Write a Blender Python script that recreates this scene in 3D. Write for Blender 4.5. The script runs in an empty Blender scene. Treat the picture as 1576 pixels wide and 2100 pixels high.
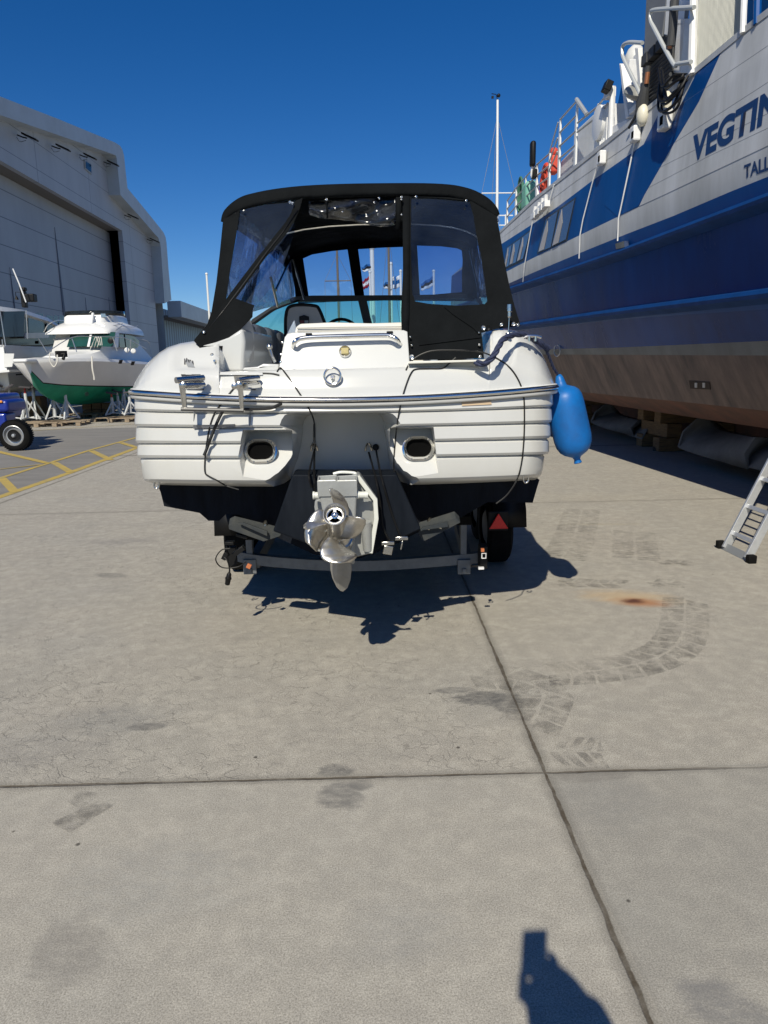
import bpy, bmesh, math, random
from math import pi, sin, cos, tan, sqrt, radians, atan2
from mathutils import Vector, Matrix, geometry
from mathutils.bvhtree import BVHTree
random.seed(7)
V = Vector
scene = bpy.context.scene
col = scene.collection

# ------------------------------------------------------------------ camera
FPX = 1456.0
YAW, PITCH, ROLL = 0.036259, 0.205268, 0.02
CM = Matrix.Rotation(-YAW, 3, 'Z') @ Matrix.Rotation(pi/2-PITCH, 3, 'X') @ Matrix.Rotation(-ROLL, 3, 'Z')
CO = V((0, 0, 1.7))
cam_d = bpy.data.cameras.new('camera'); cam = bpy.data.objects.new('camera', cam_d); col.objects.link(cam)
cam.matrix_world = Matrix.Translation(CO) @ CM.to_4x4()
cam_d.sensor_fit = 'VERTICAL'; cam_d.sensor_height = 24.0; cam_d.lens = FPX/2100*24
cam_d.clip_start = 0.01; cam_d.clip_end = 3000
scene.camera = cam
# ------------------------------------------------------------------ sky, sun, exposure
SUN_DIR = V((0.20195, 0.71815, -0.66594))      # direction light travels
ELEV = math.asin(0.66594)
w = bpy.data.worlds.new('World'); scene.world = w; w.use_nodes = True
nt = w.node_tree; nt.nodes.clear()
sky = nt.nodes.new('ShaderNodeTexSky'); sky.sky_type = 'NISHITA'; sky.sun_disc = False
sky.sun_elevation = ELEV
sky.sun_rotation = atan2(-SUN_DIR.x, -SUN_DIR.y)
sky.altitude = 300; sky.air_density = 0.85; sky.dust_density = 0.05; sky.ozone_density = 5.0
bg = nt.nodes.new('ShaderNodeBackground'); bg.inputs[1].default_value = 0.087
out = nt.nodes.new('ShaderNodeOutputWorld')
hs_ = nt.nodes.new('ShaderNodeHueSaturation'); hs_.inputs['Hue'].default_value = .508; hs_.inputs['Saturation'].default_value = 1.30; hs_.inputs['Value'].default_value = 1.0
nt.links.new(sky.outputs[0], hs_.inputs['Color']); nt.links.new(hs_.outputs[0], bg.inputs[0]); nt.links.new(bg.outputs[0], out.inputs[0])
sd = bpy.data.lights.new('sun', 'SUN'); sd.energy = 5.0; sd.angle = radians(0.53); sd.color = (1.0, 0.935, 0.79)
so = bpy.data.objects.new('sun', sd); col.objects.link(so)
so.rotation_euler = SUN_DIR.to_track_quat('-Z', 'Y').to_euler()
scene.view_settings.view_transform = 'Standard'; scene.view_settings.look = 'None'
scene.view_settings.exposure = 0.0; scene.view_settings.gamma = 1
try:
    scene.cycles.transparent_max_bounces = 24
except Exception: pass

# ------------------------------------------------------------------ pixel -> world
def ray(px, py): return CM @ V(((px-788)/FPX, -(py-1050)/FPX, -1.0))
RIG = False        # True while the cruiser is built: its hull stands a little nearer than the first survey put it
def PYr(px, py, Y): r = ray(px, py); return CO + r*(Y/r.y)
def PY(px, py, Y):
    if RIG: Y = Y if Y < 3.6 else (lerp(3.6, 3.76, (Y-3.6)/.35) if Y < 3.95 else Y-.19)
    return PYr(px, py, Y)
def PX(px, py, X): r = ray(px, py); return CO + r*(X/r.x)
def PZ(px, py, Z): r = ray(px, py); return CO + r*((Z-CO.z)/r.z)
def G(px, py): return PZ(px, py, 0.0)
def PPL(px, py, a, b):                     # plane x = a + b*y
    r = ray(px, py); return CO + r*(a/(r.x - b*r.y))
def lerp(a, b, t): return a+(b-a)*t
def interp(x, pts):
    if x <= pts[0][0]: return pts[0][1]
    for (a, b), (c, d) in zip(pts, pts[1:]):
        if x <= c: return b + (d-b)*(x-a)/(c-a) if c > a else d
    return pts[-1][1]
def xinterp(x, pts):                       # with linear extrapolation
    if x < pts[0][0]: (a, b), (c, d) = pts[0], pts[1]
    elif x > pts[-1][0]: (a, b), (c, d) = pts[-2], pts[-1]
    else: return interp(x, pts)
    return b + (d-b)*(x-a)/(c-a)

# ------------------------------------------------------------------ materials
MATS = {}
def mat(name, colr=(.8,.8,.8), rough=.5, metal=0, var=0.0, vscale=3.0, col2=None, bump=0.0, bscale=40.0, coat=0.0, emit=None,
        streak=0.0, spec=.5, detail=6, stretch=None, coord='Object', bdist=0.01, trans=0):
    if name in MATS: return MATS[name]
    m = bpy.data.materials.new(name); m.use_nodes = True; n = m.node_tree.nodes; l = m.node_tree.links
    b = n['Principled BSDF']
    b.inputs['Base Color'].default_value = (*colr, 1); b.inputs['Roughness'].default_value = rough
    b.inputs['Metallic'].default_value = metal; b.inputs['Specular IOR Level'].default_value = spec
    b.inputs['Coat Weight'].default_value = coat; b.inputs['Coat Roughness'].default_value = .08
    if trans: b.inputs['Transmission Weight'].default_value = trans
    tc = n.new('ShaderNodeTexCoord'); mp = n.new('ShaderNodeMapping'); l.new(tc.outputs[coord], mp.inputs[0])
    if stretch: mp.inputs['Scale'].default_value = stretch
    if var or col2:
        nz = n.new('ShaderNodeTexNoise'); nz.inputs['Scale'].default_value = vscale; nz.inputs['Detail'].default_value = detail
        nz.inputs['Roughness'].default_value = .65
        l.new(mp.outputs[0], nz.inputs['Vector'])
        cr = n.new('ShaderNodeMapRange'); cr.inputs[1].default_value = .35; cr.inputs[2].default_value = .68
        l.new(nz.outputs['Fac'], cr.inputs[0])
        mx = n.new('ShaderNodeMix'); mx.data_type = 'RGBA'
        c2 = col2 if col2 else tuple(c*(1-var) for c in colr)
        mx.inputs[6].default_value = (*colr, 1); mx.inputs[7].default_value = (*c2, 1)
        l.new(cr.outputs[0], mx.inputs[0]); l.new(mx.outputs[2], b.inputs['Base Color'])
        rr = n.new('ShaderNodeMapRange'); rr.inputs[3].default_value = max(0, rough-.06); rr.inputs[4].default_value = min(1, rough+.1)
        l.new(nz.outputs['Fac'], rr.inputs[0]); l.new(rr.outputs[0], b.inputs['Roughness'])
    if bump:
        nb = n.new('ShaderNodeTexNoise'); nb.inputs['Scale'].default_value = bscale; nb.inputs['Detail'].default_value = 4
        l.new(mp.outputs[0], nb.inputs['Vector'])
        bp = n.new('ShaderNodeBump'); bp.inputs['Strength'].default_value = bump; bp.inputs['Distance'].default_value = bdist
        l.new(nb.outputs['Fac'], bp.inputs['Height']); l.new(bp.outputs[0], b.inputs['Normal'])
    if emit: b.inputs['Emission Color'].default_value = (*emit, 1); b.inputs['Emission Strength'].default_value = 1
    MATS[name] = m; return m

def glassy(name, tint, alpha_tint, rough=.03, refl=1.0, op=0.0, bump=0, bscale=6, bdist=.02):
    """thin sheet: transparent tinted + fresnel glossy, op = share of plain diffuse film"""
    m = bpy.data.materials.new(name); m.use_nodes = True; n = m.node_tree.nodes; l = m.node_tree.links; n.clear()
    o = n.new('ShaderNodeOutputMaterial'); t = n.new('ShaderNodeBsdfTransparent'); g = n.new('ShaderNodeBsdfGlossy')
    t.inputs[0].default_value = (*tint, 1); g.inputs['Color'].default_value = (1, 1, 1, 1); g.inputs['Roughness'].default_value = rough
    d = n.new('ShaderNodeBsdfDiffuse'); d.inputs[0].default_value = (*alpha_tint, 1)
    m1 = n.new('ShaderNodeMixShader'); l.new(t.outputs[0], m1.inputs[1]); l.new(d.outputs[0], m1.inputs[2])
    nz = n.new('ShaderNodeTexNoise'); nz.inputs['Scale'].default_value = 4; nz.inputs['Detail'].default_value = 6
    tc = n.new('ShaderNodeTexCoord'); l.new(tc.outputs['Object'], nz.inputs['Vector'])
    mr = n.new('ShaderNodeMapRange'); mr.inputs[1].default_value = .3; mr.inputs[2].default_value = .75
    mr.inputs[3].default_value = op*.4; mr.inputs[4].default_value = op*1.6
    l.new(nz.outputs['Fac'], mr.inputs[0]); l.new(mr.outputs[0], m1.inputs[0])
    f = n.new('ShaderNodeFresnel'); f.inputs[0].default_value = 1.45
    mu = n.new('ShaderNodeMath'); mu.operation = 'MULTIPLY'; mu.inputs[1].default_value = refl; l.new(f.outputs[0], mu.inputs[0])
    m2 = n.new('ShaderNodeMixShader'); l.new(mu.outputs[0], m2.inputs[0]); l.new(m1.outputs[0], m2.inputs[1]); l.new(g.outputs[0], m2.inputs[2])
    if bump:
        nb = n.new('ShaderNodeTexNoise'); nb.inputs['Scale'].default_value = bscale; nb.inputs['Detail'].default_value = 2
        l.new(tc.outputs['Object'], nb.inputs['Vector'])
        bp = n.new('ShaderNodeBump'); bp.inputs['Strength'].default_value = bump; bp.inputs['Distance'].default_value = bdist
        l.new(nb.outputs['Fac'], bp.inputs['Height']); l.new(bp.outputs[0], g.inputs['Normal']); l.new(bp.outputs[0], f.inputs['Normal'])
    l.new(m2.outputs[0], o.inputs[0]); MATS[name] = m; return m

# node-graph mini language
class NG:
    def __init__(s, m): s.m = m; s.n = m.node_tree.nodes; s.l = m.node_tree.links
    def link(s, a, b): s.l.new(a, b)
    def val(s, x, inp):
        if isinstance(x, (int, float)): inp.default_value = x
        elif isinstance(x, tuple): inp.default_value = x if len(x) == len(inp.default_value) else (*x, 1)
        else: s.l.new(x, inp)
    def math(s, op, a, b=0.0, c=None, clamp=False):
        q = s.n.new('ShaderNodeMath'); q.operation = op; q.use_clamp = clamp
        s.val(a, q.inputs[0]); s.val(b, q.inputs[1])
        if c is not None: s.val(c, q.inputs[2])
        return q.outputs[0]
    def mr(s, x, a, b, c=0.0, d=1.0, smooth=False):
        q = s.n.new('ShaderNodeMapRange'); s.val(x, q.inputs[0])
        if smooth: q.interpolation_type = 'SMOOTHSTEP'
        for i, v in zip((1, 2, 3, 4), (a, b, c, d)): s.val(v, q.inputs[i])
        return q.outputs[0]
    def noise(s, vec, scale, detail=4, rough=.5, out='Fac', dist=0.0):
        q = s.n.new('ShaderNodeTexNoise'); s.l.new(vec, q.inputs['Vector']); q.inputs['Scale'].default_value = scale
        q.inputs['Detail'].default_value = detail; q.inputs['Roughness'].default_value = rough; q.inputs['Distortion'].default_value = dist
        return q.outputs[out]
    def mix(s, f, a, b, mode='MIX'):
        q = s.n.new('ShaderNodeMix'); q.data_type = 'RGBA'; q.blend_type = mode
        s.val(f, q.inputs[0]); s.val(a, q.inputs[6]); s.val(b, q.inputs[7]); return q.outputs[2]
    def map(s, vec, loc=(0,0,0), scale=(1,1,1), rot=(0,0,0)):
        q = s.n.new('ShaderNodeMapping'); s.l.new(vec, q.inputs[0]); q.inputs[1].default_value = loc
        q.inputs[2].default_value = rot; q.inputs[3].default_value = scale; return q.outputs[0]

# ------------------------------------------------------------------ object helpers
ORG = {}
def origin(o):
    v = V((0, 0, 0))
    while o: v = v + o.location; o = o.parent
    return v
def tag(o, label=None, cat=None, group=None, kind=None):
    if label: o['label'] = label
    if cat: o['category'] = cat
    if group: o['group'] = group
    if kind: o['kind'] = kind
    return o
def empty(name, loc, label, cat, group=None):
    o = bpy.data.objects.new(name, None); col.objects.link(o); o.location = V(loc); o.empty_display_size = .1
    return tag(o, label, cat, group)
def catmull(pts, k=6, closed=False):
    pts = [V(p) for p in pts]
    if len(pts) < 3: return pts
    q = [pts[0]*2-pts[1]] + pts + [pts[-1]*2-pts[-2]]; out = []
    for i in range(1, len(q)-2):
        p0, p1, p2, p3 = q[i-1], q[i], q[i+1], q[i+2]
        for j in range(k):
            t = j/k
            out.append(.5*((2*p1)+(p2-p0)*t+(2*p0-5*p1+4*p2-p3)*t*t+(3*p1-p0-3*p2+p3)*t**3))
    out.append(pts[-1]); return out

class MB:
    def __init__(s): s.v = []; s.f = []; s.mi = []; s.cur = 0
    def add(s, vs, fs):
        b = len(s.v); s.v += [V(x) for x in vs]; s.f += [[b+i for i in f] for f in fs]; s.mi += [s.cur]*len(fs); return s
    def box(s, c, size, rot=None):
        x, y, z = [q/2 for q in size]; c = V(c)
        vs = [V((i*x, j*y, k*z)) for i in (-1, 1) for j in (-1, 1) for k in (-1, 1)]
        if rot is not None:
            R = rot if isinstance(rot, Matrix) else Matrix.Rotation(rot, 3, 'Z'); vs = [R @ q for q in vs]
        return s.add([c+q for q in vs], [(0,1,3,2),(4,6,7,5),(0,4,5,1),(2,3,7,6),(0,2,6,4),(1,5,7,3)])
    def hexa(s, p):      # 8 points: 0-3 one end loop, 4-7 the other
        return s.add(p, [(3,2,1,0),(4,5,6,7),(0,1,5,4),(1,2,6,5),(2,3,7,6),(3,0,4,7)])
    def frame(s, d):
        d = d.normalized(); a = V((0,0,1)) if abs(d.z) < .9 else V((1,0,0)); x = d.cross(a).normalized(); return x, d.cross(x).normalized()
    def cyl(s, p0, p1, r0, r1=None, n=16, caps=True):
        p0, p1 = V(p0), V(p1); r1 = r0 if r1 is None else r1; x, y = s.frame(p1-p0); vs = []
        for p, r in ((p0, r0), (p1, r1)):
            vs += [p + (x*cos(2*pi*i/n)+y*sin(2*pi*i/n))*r for i in range(n)]
        fs = [(i, (i+1) % n, n+(i+1) % n, n+i) for i in range(n)]
        if caps: fs += [tuple(range(n))[::-1], tuple(range(n, 2*n))]
        return s.add(vs, fs)
    def lathe(s, p0, axis, prof, n=24, caps=True):      # prof: (dist along axis, radius)
        p0, a = V(p0), V(axis).normalized(); x, y = s.frame(a); vs = []; fs = []
        for d, r in prof: vs += [p0+a*d+(x*cos(2*pi*i/n)+y*sin(2*pi*i/n))*r for i in range(n)]
        for k in range(len(prof)-1):
            fs += [(k*n+i, k*n+(i+1) % n, (k+1)*n+(i+1) % n, (k+1)*n+i) for i in range(n)]
        if caps: fs += [tuple(range(n))[::-1], tuple(range((len(prof)-1)*n, len(prof)*n))]
        return s.add(vs, fs)
    def tube(s, pts, r, n=8, smooth=0, caps=True):
        pts = catmull(pts, smooth) if smooth else [V(p) for p in pts]
        vs = []; fs = []; N = len(pts); px = None
        for i, p in enumerate(pts):
            d = (pts[min(i+1, N-1)]-pts[max(i-1, 0)])
            if d.length < 1e-9: d = V((0,0,1))
            d.normalize()
            if px is None: x, y = s.frame(d)
            else:
                x = (px - d*px.dot(d)); x = x.normalized() if x.length > 1e-6 else s.frame(d)[0]; y = d.cross(x)
            px = x; rr = r[i] if isinstance(r, list) else r
            vs += [p+(x*cos(2*pi*j/n)+y*sin(2*pi*j/n))*rr for j in range(n)]
        for k in range(N-1): fs += [(k*n+i, k*n+(i+1) % n, (k+1)*n+(i+1) % n, (k+1)*n+i) for i in range(n)]
        if caps: fs += [tuple(range(n))[::-1], tuple(range((N-1)*n, N*n))]
        return s.add(vs, fs)
    def sweep(s, pts, prof, up=V((0,0,1)), caps=True, closed=False):   # prof: (side, up) list
        pts = [V(p) for p in pts]; N = len(pts); n = len(prof); vs = []; fs = []
        for i, p in enumerate(pts):
            d = (pts[min(i+1, N-1)]-pts[max(i-1, 0)]).normalized(); sd_ = d.cross(up).normalized(); u = sd_.cross(d)
            vs += [p+sd_*a+u*b for a, b in prof]
        for k in range(N-1): fs += [(k*n+i, (k+1)*n+i, (k+1)*n+(i+1) % n, k*n+(i+1) % n) for i in range(n)]
        if caps: fs += [tuple(range(n)), tuple(range((N-1)*n, N*n))[::-1]]
        return s.add(vs, fs)
    def prism(s, poly, vec, holes=None):     # poly: world points (planar-ish)
        poly = [V(p) for p in poly]; vec = V(vec); loops = [poly]+[[V(p) for p in h] for h in (holes or [])]
        flat = [p for lp in loops for p in lp]; tris = geometry.tessellate_polygon(loops); n = len(flat)
        fs = [tuple(t) for t in tris]+[tuple(n+i for i in t[::-1]) for t in tris]; k = 0
        for lp in loops:
            m = len(lp); fs += [(k+i, k+(i+1) % m, n+k+(i+1) % m, n+k+i) for i in range(m)]; k += m
        return s.add(flat+[p+vec for p in flat], fs)
    def grid(s, rows, closed=False):
        n = len(rows[0]); vs = [p for r in rows for p in r]; fs = []
        for k in range(len(rows)-1):
            for i in range(n if closed else n-1):
                j = (i+1) % n; fs.append((k*n+i, k*n+j, (k+1)*n+j, (k+1)*n+i))
        return s.add(vs, fs)
    def sphere(s, c, r, n=14, sc=(1,1,1), R=None):
        vs = []; c = V(c); m = n//2
        rows = []
        for k in range(m+1):
            t = pi*k/m; row = []
            for i in range(n):
                q = V((sin(t)*cos(2*pi*i/n)*sc[0], sin(t)*sin(2*pi*i/n)*sc[1], cos(t)*sc[2]))*r
                if R: q = R @ q
                row.append(c+q)
            rows.append(row)
        return s.grid(rows, True)
    def build(s, name, m, parent=None, smooth=True, ang=35, bevel=0, seg=2, solid=0, sub=0, recalc=True, fix=False):
        o0 = origin(parent) if parent else (sum(s.v, V())/max(1, len(s.v)) if fix else V((0,0,0)))
        me = bpy.data.meshes.new(name)
        me.from_pydata([p-o0 for p in s.v], [], s.f)
        ms = m if isinstance(m, list) else [m]
        for q in ms: me.materials.append(q)
        if len(ms) > 1: me.polygons.foreach_set('material_index', s.mi)
        bm = bmesh.new(); bm.from_mesh(me); bmesh.ops.remove_doubles(bm, verts=bm.verts, dist=1e-5)
        if recalc: bmesh.ops.recalc_face_normals(bm, faces=bm.faces)
        bm.to_mesh(me); bm.free()
        if smooth:
            me.shade_smooth(); me.set_sharp_from_angle(angle=radians(ang))
        o = bpy.data.objects.new(name, me); col.objects.link(o)
        if parent: o.parent = parent
        else: o.location = o0
        if solid: q = o.modifiers.new('s', 'SOLIDIFY'); q.thickness = solid; q.offset = 0
        if bevel:
            q = o.modifiers.new('b', 'BEVEL'); q.width = bevel; q.segments = seg; q.limit_method = 'ANGLE'; q.angle_limit = radians(35)
        if sub: q = o.modifiers.new('u', 'SUBSURF'); q.levels = q.render_levels = sub
        return o
def apply_mods(o):
    dg = bpy.context.evaluated_depsgraph_get(); dg.update()
    me = bpy.data.meshes.new_from_object(o.evaluated_get(dg)); o.modifiers.clear(); old = o.data; o.data = me; bpy.data.meshes.remove(old)
def bvh_of(objs):
    vs = []; fs = []
    for o in objs:
        b = len(vs); w0 = origin(o); vs += [v.co+w0 for v in o.data.vertices]; fs += [[b+i for i in p.vertices] for p in o.data.polygons]
    return BVHTree.FromPolygons(vs, fs)
def copy_tree(o, parent=None):
    c = o.copy(); col.objects.link(c)
    if parent: c.parent = parent
    for ch in [q for q in bpy.data.objects if q.parent == o]: copy_tree(ch, c)
    return c
def panel(name, m, outer, Yf, parent, holes=None, thick=.004, smooth=False, bevel=0):
    """flat-cut cloth/film piece: outline in pixels, its own depth, real thickness"""
    f = Yf if callable(Yf) else (lambda x, y: Yf)
    P = lambda L: [PY(x, y, f(x, y)) for x, y in L]
    mb = MB(); mb.prism(P(outer), V((0, thick, 0)), [P(h) for h in (holes or [])])
    return mb.build(name, m, parent, smooth=smooth, bevel=bevel)
def text_mesh(name, body, m, parent, p0, right, up, height, offset=0, extrude=.002, shear=0, width=None):
    cu = bpy.data.curves.new(name, 'FONT'); cu.body = body; cu.size = 1; cu.offset = offset; cu.extrude = 0
    tmp = bpy.data.objects.new('t', cu); col.objects.link(tmp)
    dg = bpy.context.evaluated_depsgraph_get(); dg.update(); me = bpy.data.meshes.new_from_object(tmp.evaluated_get(dg))
    bpy.data.objects.remove(tmp)
    xs = [v.co.x for v in me.vertices]; ys = [v.co.y for v in me.vertices]; x0, x1, y0, y1 = min(xs), max(xs), min(ys), max(ys)
    sy = height/(y1-y0); sx = sy if width is None else width/(x1-x0)
    o0 = origin(parent) if parent else V()
    right, up = V(right), V(up)
    for v in me.vertices:
        v.co = V(p0)+right*((v.co.x-x0)*sx)+up*((v.co.y-y0)*sy)-o0
    me.materials.append(m); o = bpy.data.objects.new(name, me); col.objects.link(o); o.parent = parent
    return o

# shared materials
gel = mat('gelcoat', (.565,.57,.555), .2, coat=.4, var=.035, vscale=2.5, bump=.0)
gel2 = mat('gelcoat_hull', (.57,.57,.55), .22, coat=.4, col2=(.515,.51,.475), vscale=1.6, stretch=(1, 1, .5), detail=9)
canvas = mat('canvas', (.0052,.0064,.0074), .85, var=.3, vscale=5, bump=.6, bscale=5, bdist=.05, spec=.12)
canvas_in = mat('canvas_inside', (.006,.006,.007), .9, spec=.1)
vinyl = glassy('clear_vinyl', (.74,.80,.90), (.35,.42,.5), .05, .7, .02, bump=.5, bscale=4, bdist=.03)
vinyl_crumple = glassy('crumpled_vinyl', (.42,.45,.50), (.2,.22,.26), .16, 1.0, .05)
vinyl_side = glassy('side_vinyl', (.72,.78,.88), (.35,.42,.5), .08, .6, .025, bump=.25, bscale=3, bdist=.02)
tglass = glassy('tinted_glass', (.50,.76,.78), (.2,.4,.42), .02, 1.0, .03)
chrome = mat('chrome', (.80,.79,.76), .14, 1, var=.05)
steel = mat('stainless', (.66,.65,.61), .2, 1, var=.2, vscale=30, bump=.15, bscale=60, bdist=.003)
propsteel = mat('propeller_steel', (.68,.66,.61), .30, .9, col2=(.50,.47,.42), vscale=14, bump=.12, bscale=25, bdist=.004)
antifoul = mat('black_antifouling', (.003,.004,.007), .75, spec=.15, col2=(.008,.011,.018), vscale=5, bump=.2, bscale=60, stretch=(3,3,.6))
drive = mat('drive_grey_paint', (.36,.37,.36), .38, .25, var=.18, vscale=9, bump=.1, bscale=50)
galv = mat('galvanised', (.17,.18,.19), .55, .3, col2=(.13,.14,.15), vscale=18, bump=.15, bscale=80)
rubber = mat('rubber', (.007,.007,.007), .85, spec=.15, var=.4, vscale=12)
blackp = mat('black_plastic', (.006,.006,.0065), .5, spec=.25)
deep = mat('black_void', (.003,.003,.003), .9, spec=.05)

# ================================================================== GROUND
def ground_mat():
    m = bpy.data.materials.new('concrete'); m.use_nodes = True; g = NG(m); n = g.n; b = n['Principled BSDF']
    geo = n.new('ShaderNodeNewGeometry'); P = geo.outputs['Position']
    sp = n.new('ShaderNodeSeparateXYZ'); g.link(P, sp.inputs[0]); X, Y = sp.outputs[0], sp.outputs[1]
    big = g.noise(P, .35, 8, .6); med = g.noise(P, 2.2, 9, .68); fine = g.noise(P, 190, 4, .8); pores = g.noise(P, 55, 4, .75)
    c = g.mix(g.mr(big, .33, .68), (.475,.435,.350), (.39,.357,.287))
    c = g.mix(g.mr(med, .34, .72), c, (.27,.252,.210))
    hue = g.noise(g.map(P, (4,9,0)), .9, 5, .6)
    c = g.mix(g.mr(hue, .5, .75, 0, .35), c, (.37,.30,.235))
    hue2 = g.noise(g.map(P, (14,-9,0)), .8, 5, .6)
    c = g.mix(g.mr(hue2, .52, .75, 0, .4), c, (.24,.25,.25))
    # drag marks running across the slab
    drag = g.noise(g.map(P, (0,0,0), (.8,5,1)), 1.2, 7, .6)
    c = g.mix(g.mr(drag, .5, .8, 0, .30), c, (.19,.18,.165))
    # grains
    mott = g.noise(g.map(P, (3,1,0)), 11, 8, .75); c = g.mix(g.mr(mott, .44, .62, 0, .55), c, (.19,.175,.145)); c = g.mix(g.mr(mott, .5, .34, 0, .4), c, (.60,.57,.48)); m2 = g.noise(g.map(P, (9,4,0), (1,1.7,1)), 3.4, 9, .8, dist=.6); c = g.mix(g.mr(m2, .54, .60, 0, .28), c, (.20,.19,.165)); c = g.mix(g.mr(m2, .44, .36, 0, .25), c, (.56,.53,.45))
    c = g.mix(g.mr(fine, .36, .64, 0, 1), g.mix(.72, c, (.12,.11,.095)), g.mix(.42, c, (.78,.74,.66)))
    c = g.mix(g.mr(pores, .62, .8, 0, .35), c, (.11,.10,.09))
    # oval and smudged stains (x, y, rx, ry, colour, strength)
    def blob(px, py, rx, ry, colr, st, rot=0, ns=3.0, amp=.55):
        nonlocal c
        q = G(px, py); mp = g.map(P, (0,0,0)); 
        dx = g.math('SUBTRACT', X, q.x); dy = g.math('SUBTRACT', Y, q.y)
        cx = g.math('ADD', g.math('MULTIPLY', dx, cos(rot)/rx), g.math('MULTIPLY', dy, sin(rot)/rx))
        cy = g.math('ADD', g.math('MULTIPLY', dx, -sin(rot)/ry), g.math('MULTIPLY', dy, cos(rot)/ry))
        d = g.math('SQRT', g.math('ADD', g.math('MULTIPLY', cx, cx), g.math('MULTIPLY', cy, cy)))
        nn = g.noise(g.map(P, (px*.01, 0, 0), (1, 2.2, 1), (0, 0, rot)), ns, 6, .65)
        d = g.math('ADD', d, g.math('MULTIPLY', g.math('SUBTRACT', nn, .5), amp*2.4))
        big_ = amp >= .5 and max(rx, ry) > .2
        k_ = g.mr(d, 1.0, .15 if (amp < .5 or big_) else .55, 0, st*(.55 if big_ else 1), True)
        if amp >= .5: k_ = g.math('MULTIPLY', k_, g.mr(g.noise(g.map(P, (px*.03, 2, 0), (1, 2.0, 1), (0, 0, rot+.5)), 16, 8, .75), .36, .58, .35, 1.1))
        c = g.mix(k_, c, colr)
    dark = (.085,.085,.085)
    blob(985, 1432, .16, .10, dark, .75, 0, 9); blob(1040, 1440, .10, .16, dark, .6, 0, 12); blob(930, 1415, .14, .05, dark, .5, 0, 9)
    blob(700, 1630, .11, .12, dark, .7, .3, 10); blob(690, 1580, .10, .06, dark, .6, .0, 10); blob(740, 1610, .06, .05, dark, .6, .0, 10)
    blob(220, 1480, .45, .22, (.13,.14,.15), .55, .1, 5); blob(60, 1540, .5, .2, (.13,.13,.14), .45, 0, 6)
    blob(300, 1490, .12, .05, dark, .5, 0, 8); blob(250, 1110, .5, .22, (.16,.15,.16), .5, 0, 5)
    blob(230, 1180, .2, .09, dark, .45, -.3, 7); blob(500, 1310, .3, .05, (.15,.14,.13), .5, 0, 7)
    blob(1250, 1640, .25, .28, (.15,.16,.17), .45, .4, 5); blob(1480, 2060, .13, .10, (.12,.12,.13), .55, -.5, 8)
    blob(1220, 1590, .2, .06, (.17,.15,.13), .5, 0, 8); blob(1330, 1880, .3, .2, (.34,.33,.29), .4, 0, 3)
    blob(820, 1910, .25, .2, (.2,.21,.22), .4, 0, 7); blob(330, 1800, .45, .3, (.22,.24,.25), .4, 0, 8)
    blob(480, 1290, .6, .5, (.34,.31,.26), .3, 0, 3); blob(140, 1950, .14, .18, (.15,.14,.13), .45, .6, 9)
    blob(1200, 1020, 1.3, .5, (.38,.34,.26), .35, 0, 3)
    # rust
    blob(1290, 1225, .46, .24, (.50,.36,.20), .6, -.25, 5, .4); blob(1315, 1235, .26, .14, (.36,.15,.06), .75, -.3, 7, .4)
    blob(1300, 1233, .12, .085, (.09,.035,.025), .95, 0, 9, .35); blob(1250, 1075, .6, .06, (.42,.35,.18), .35, -.1, 6)
    # slab on the lower left a touch paler, lower right greyer
    right = g.math('GREATER_THAN', X, .76); low = g.math('LESS_THAN', Y, 2.68)
    c = g.mix(g.math('MULTIPLY', g.math('MULTIPLY', right, low), .35), c, (.24,.235,.215))
    c = g.mix(g.math('MULTIPLY', g.math('MULTIPLY', g.math('SUBTRACT', 1, right), low), .18), c, (.42,.40,.35))
    # crazing
    wv = n.new('ShaderNodeVectorMath'); wv.operation = 'MULTIPLY_ADD'
    nc = g.noise(P, 5, 4, .6, 'Color'); g.link(nc, wv.inputs[0]); wv.inputs[1].default_value = (.22,.22,0); g.link(P, wv.inputs[2])
    crk = None
    for sc, wd in ((14, .05), (3.1, .010)):
        vo = n.new('ShaderNodeTexVoronoi'); vo.feature = 'DISTANCE_TO_EDGE'; vo.inputs['Scale'].default_value = sc; g.link(wv.outputs[0], vo.inputs['Vector'])
        k = g.mr(vo.outputs['Distance'], 0, wd, 1, 0)
        crk = k if crk is None else g.math('MAXIMUM', crk, k)
    area = g.math('MULTIPLY', g.math('MULTIPLY', g.math('GREATER_THAN', Y, 2.72), g.math('LESS_THAN', X, .76)), 1.0)
    gate = g.math('ADD', g.math('MULTIPLY', area, g.mr(g.noise(P, 1.0, 3, .6), .35, .6, .15, .85)), g.mr(g.noise(g.map(P,(7,3,0)), .9, 3, .6), .62, .75, 0, .3))
    brk = g.mr(g.noise(P, 13, 3, .6), .38, .6)
    crkm = g.math('MULTIPLY', g.math('MULTIPLY', crk, gate), brk, clamp=True)
    c = g.mix(g.math('MULTIPLY', crkm, .42), c, (.055,.05,.045))
    # small dark flecks
    vo = n.new('ShaderNodeTexVoronoi'); vo.inputs['Scale'].default_value = 3.2; g.link(P, vo.inputs['Vector'])
    c = g.mix(g.mr(vo.outputs['Distance'], .035, .02, 0, .8), c, (.04,.035,.03))
    # expansion joints
    wob = g.math('MULTIPLY', g.math('SUBTRACT', g.noise(P, 7, 6, .7), .5), .022)
    wth = g.math('MULTIPLY', g.mr(g.noise(P, 2.3, 4, .6), .3, .7, .5, 1.5), 1.0)
    jm = None; jb = None
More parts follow.
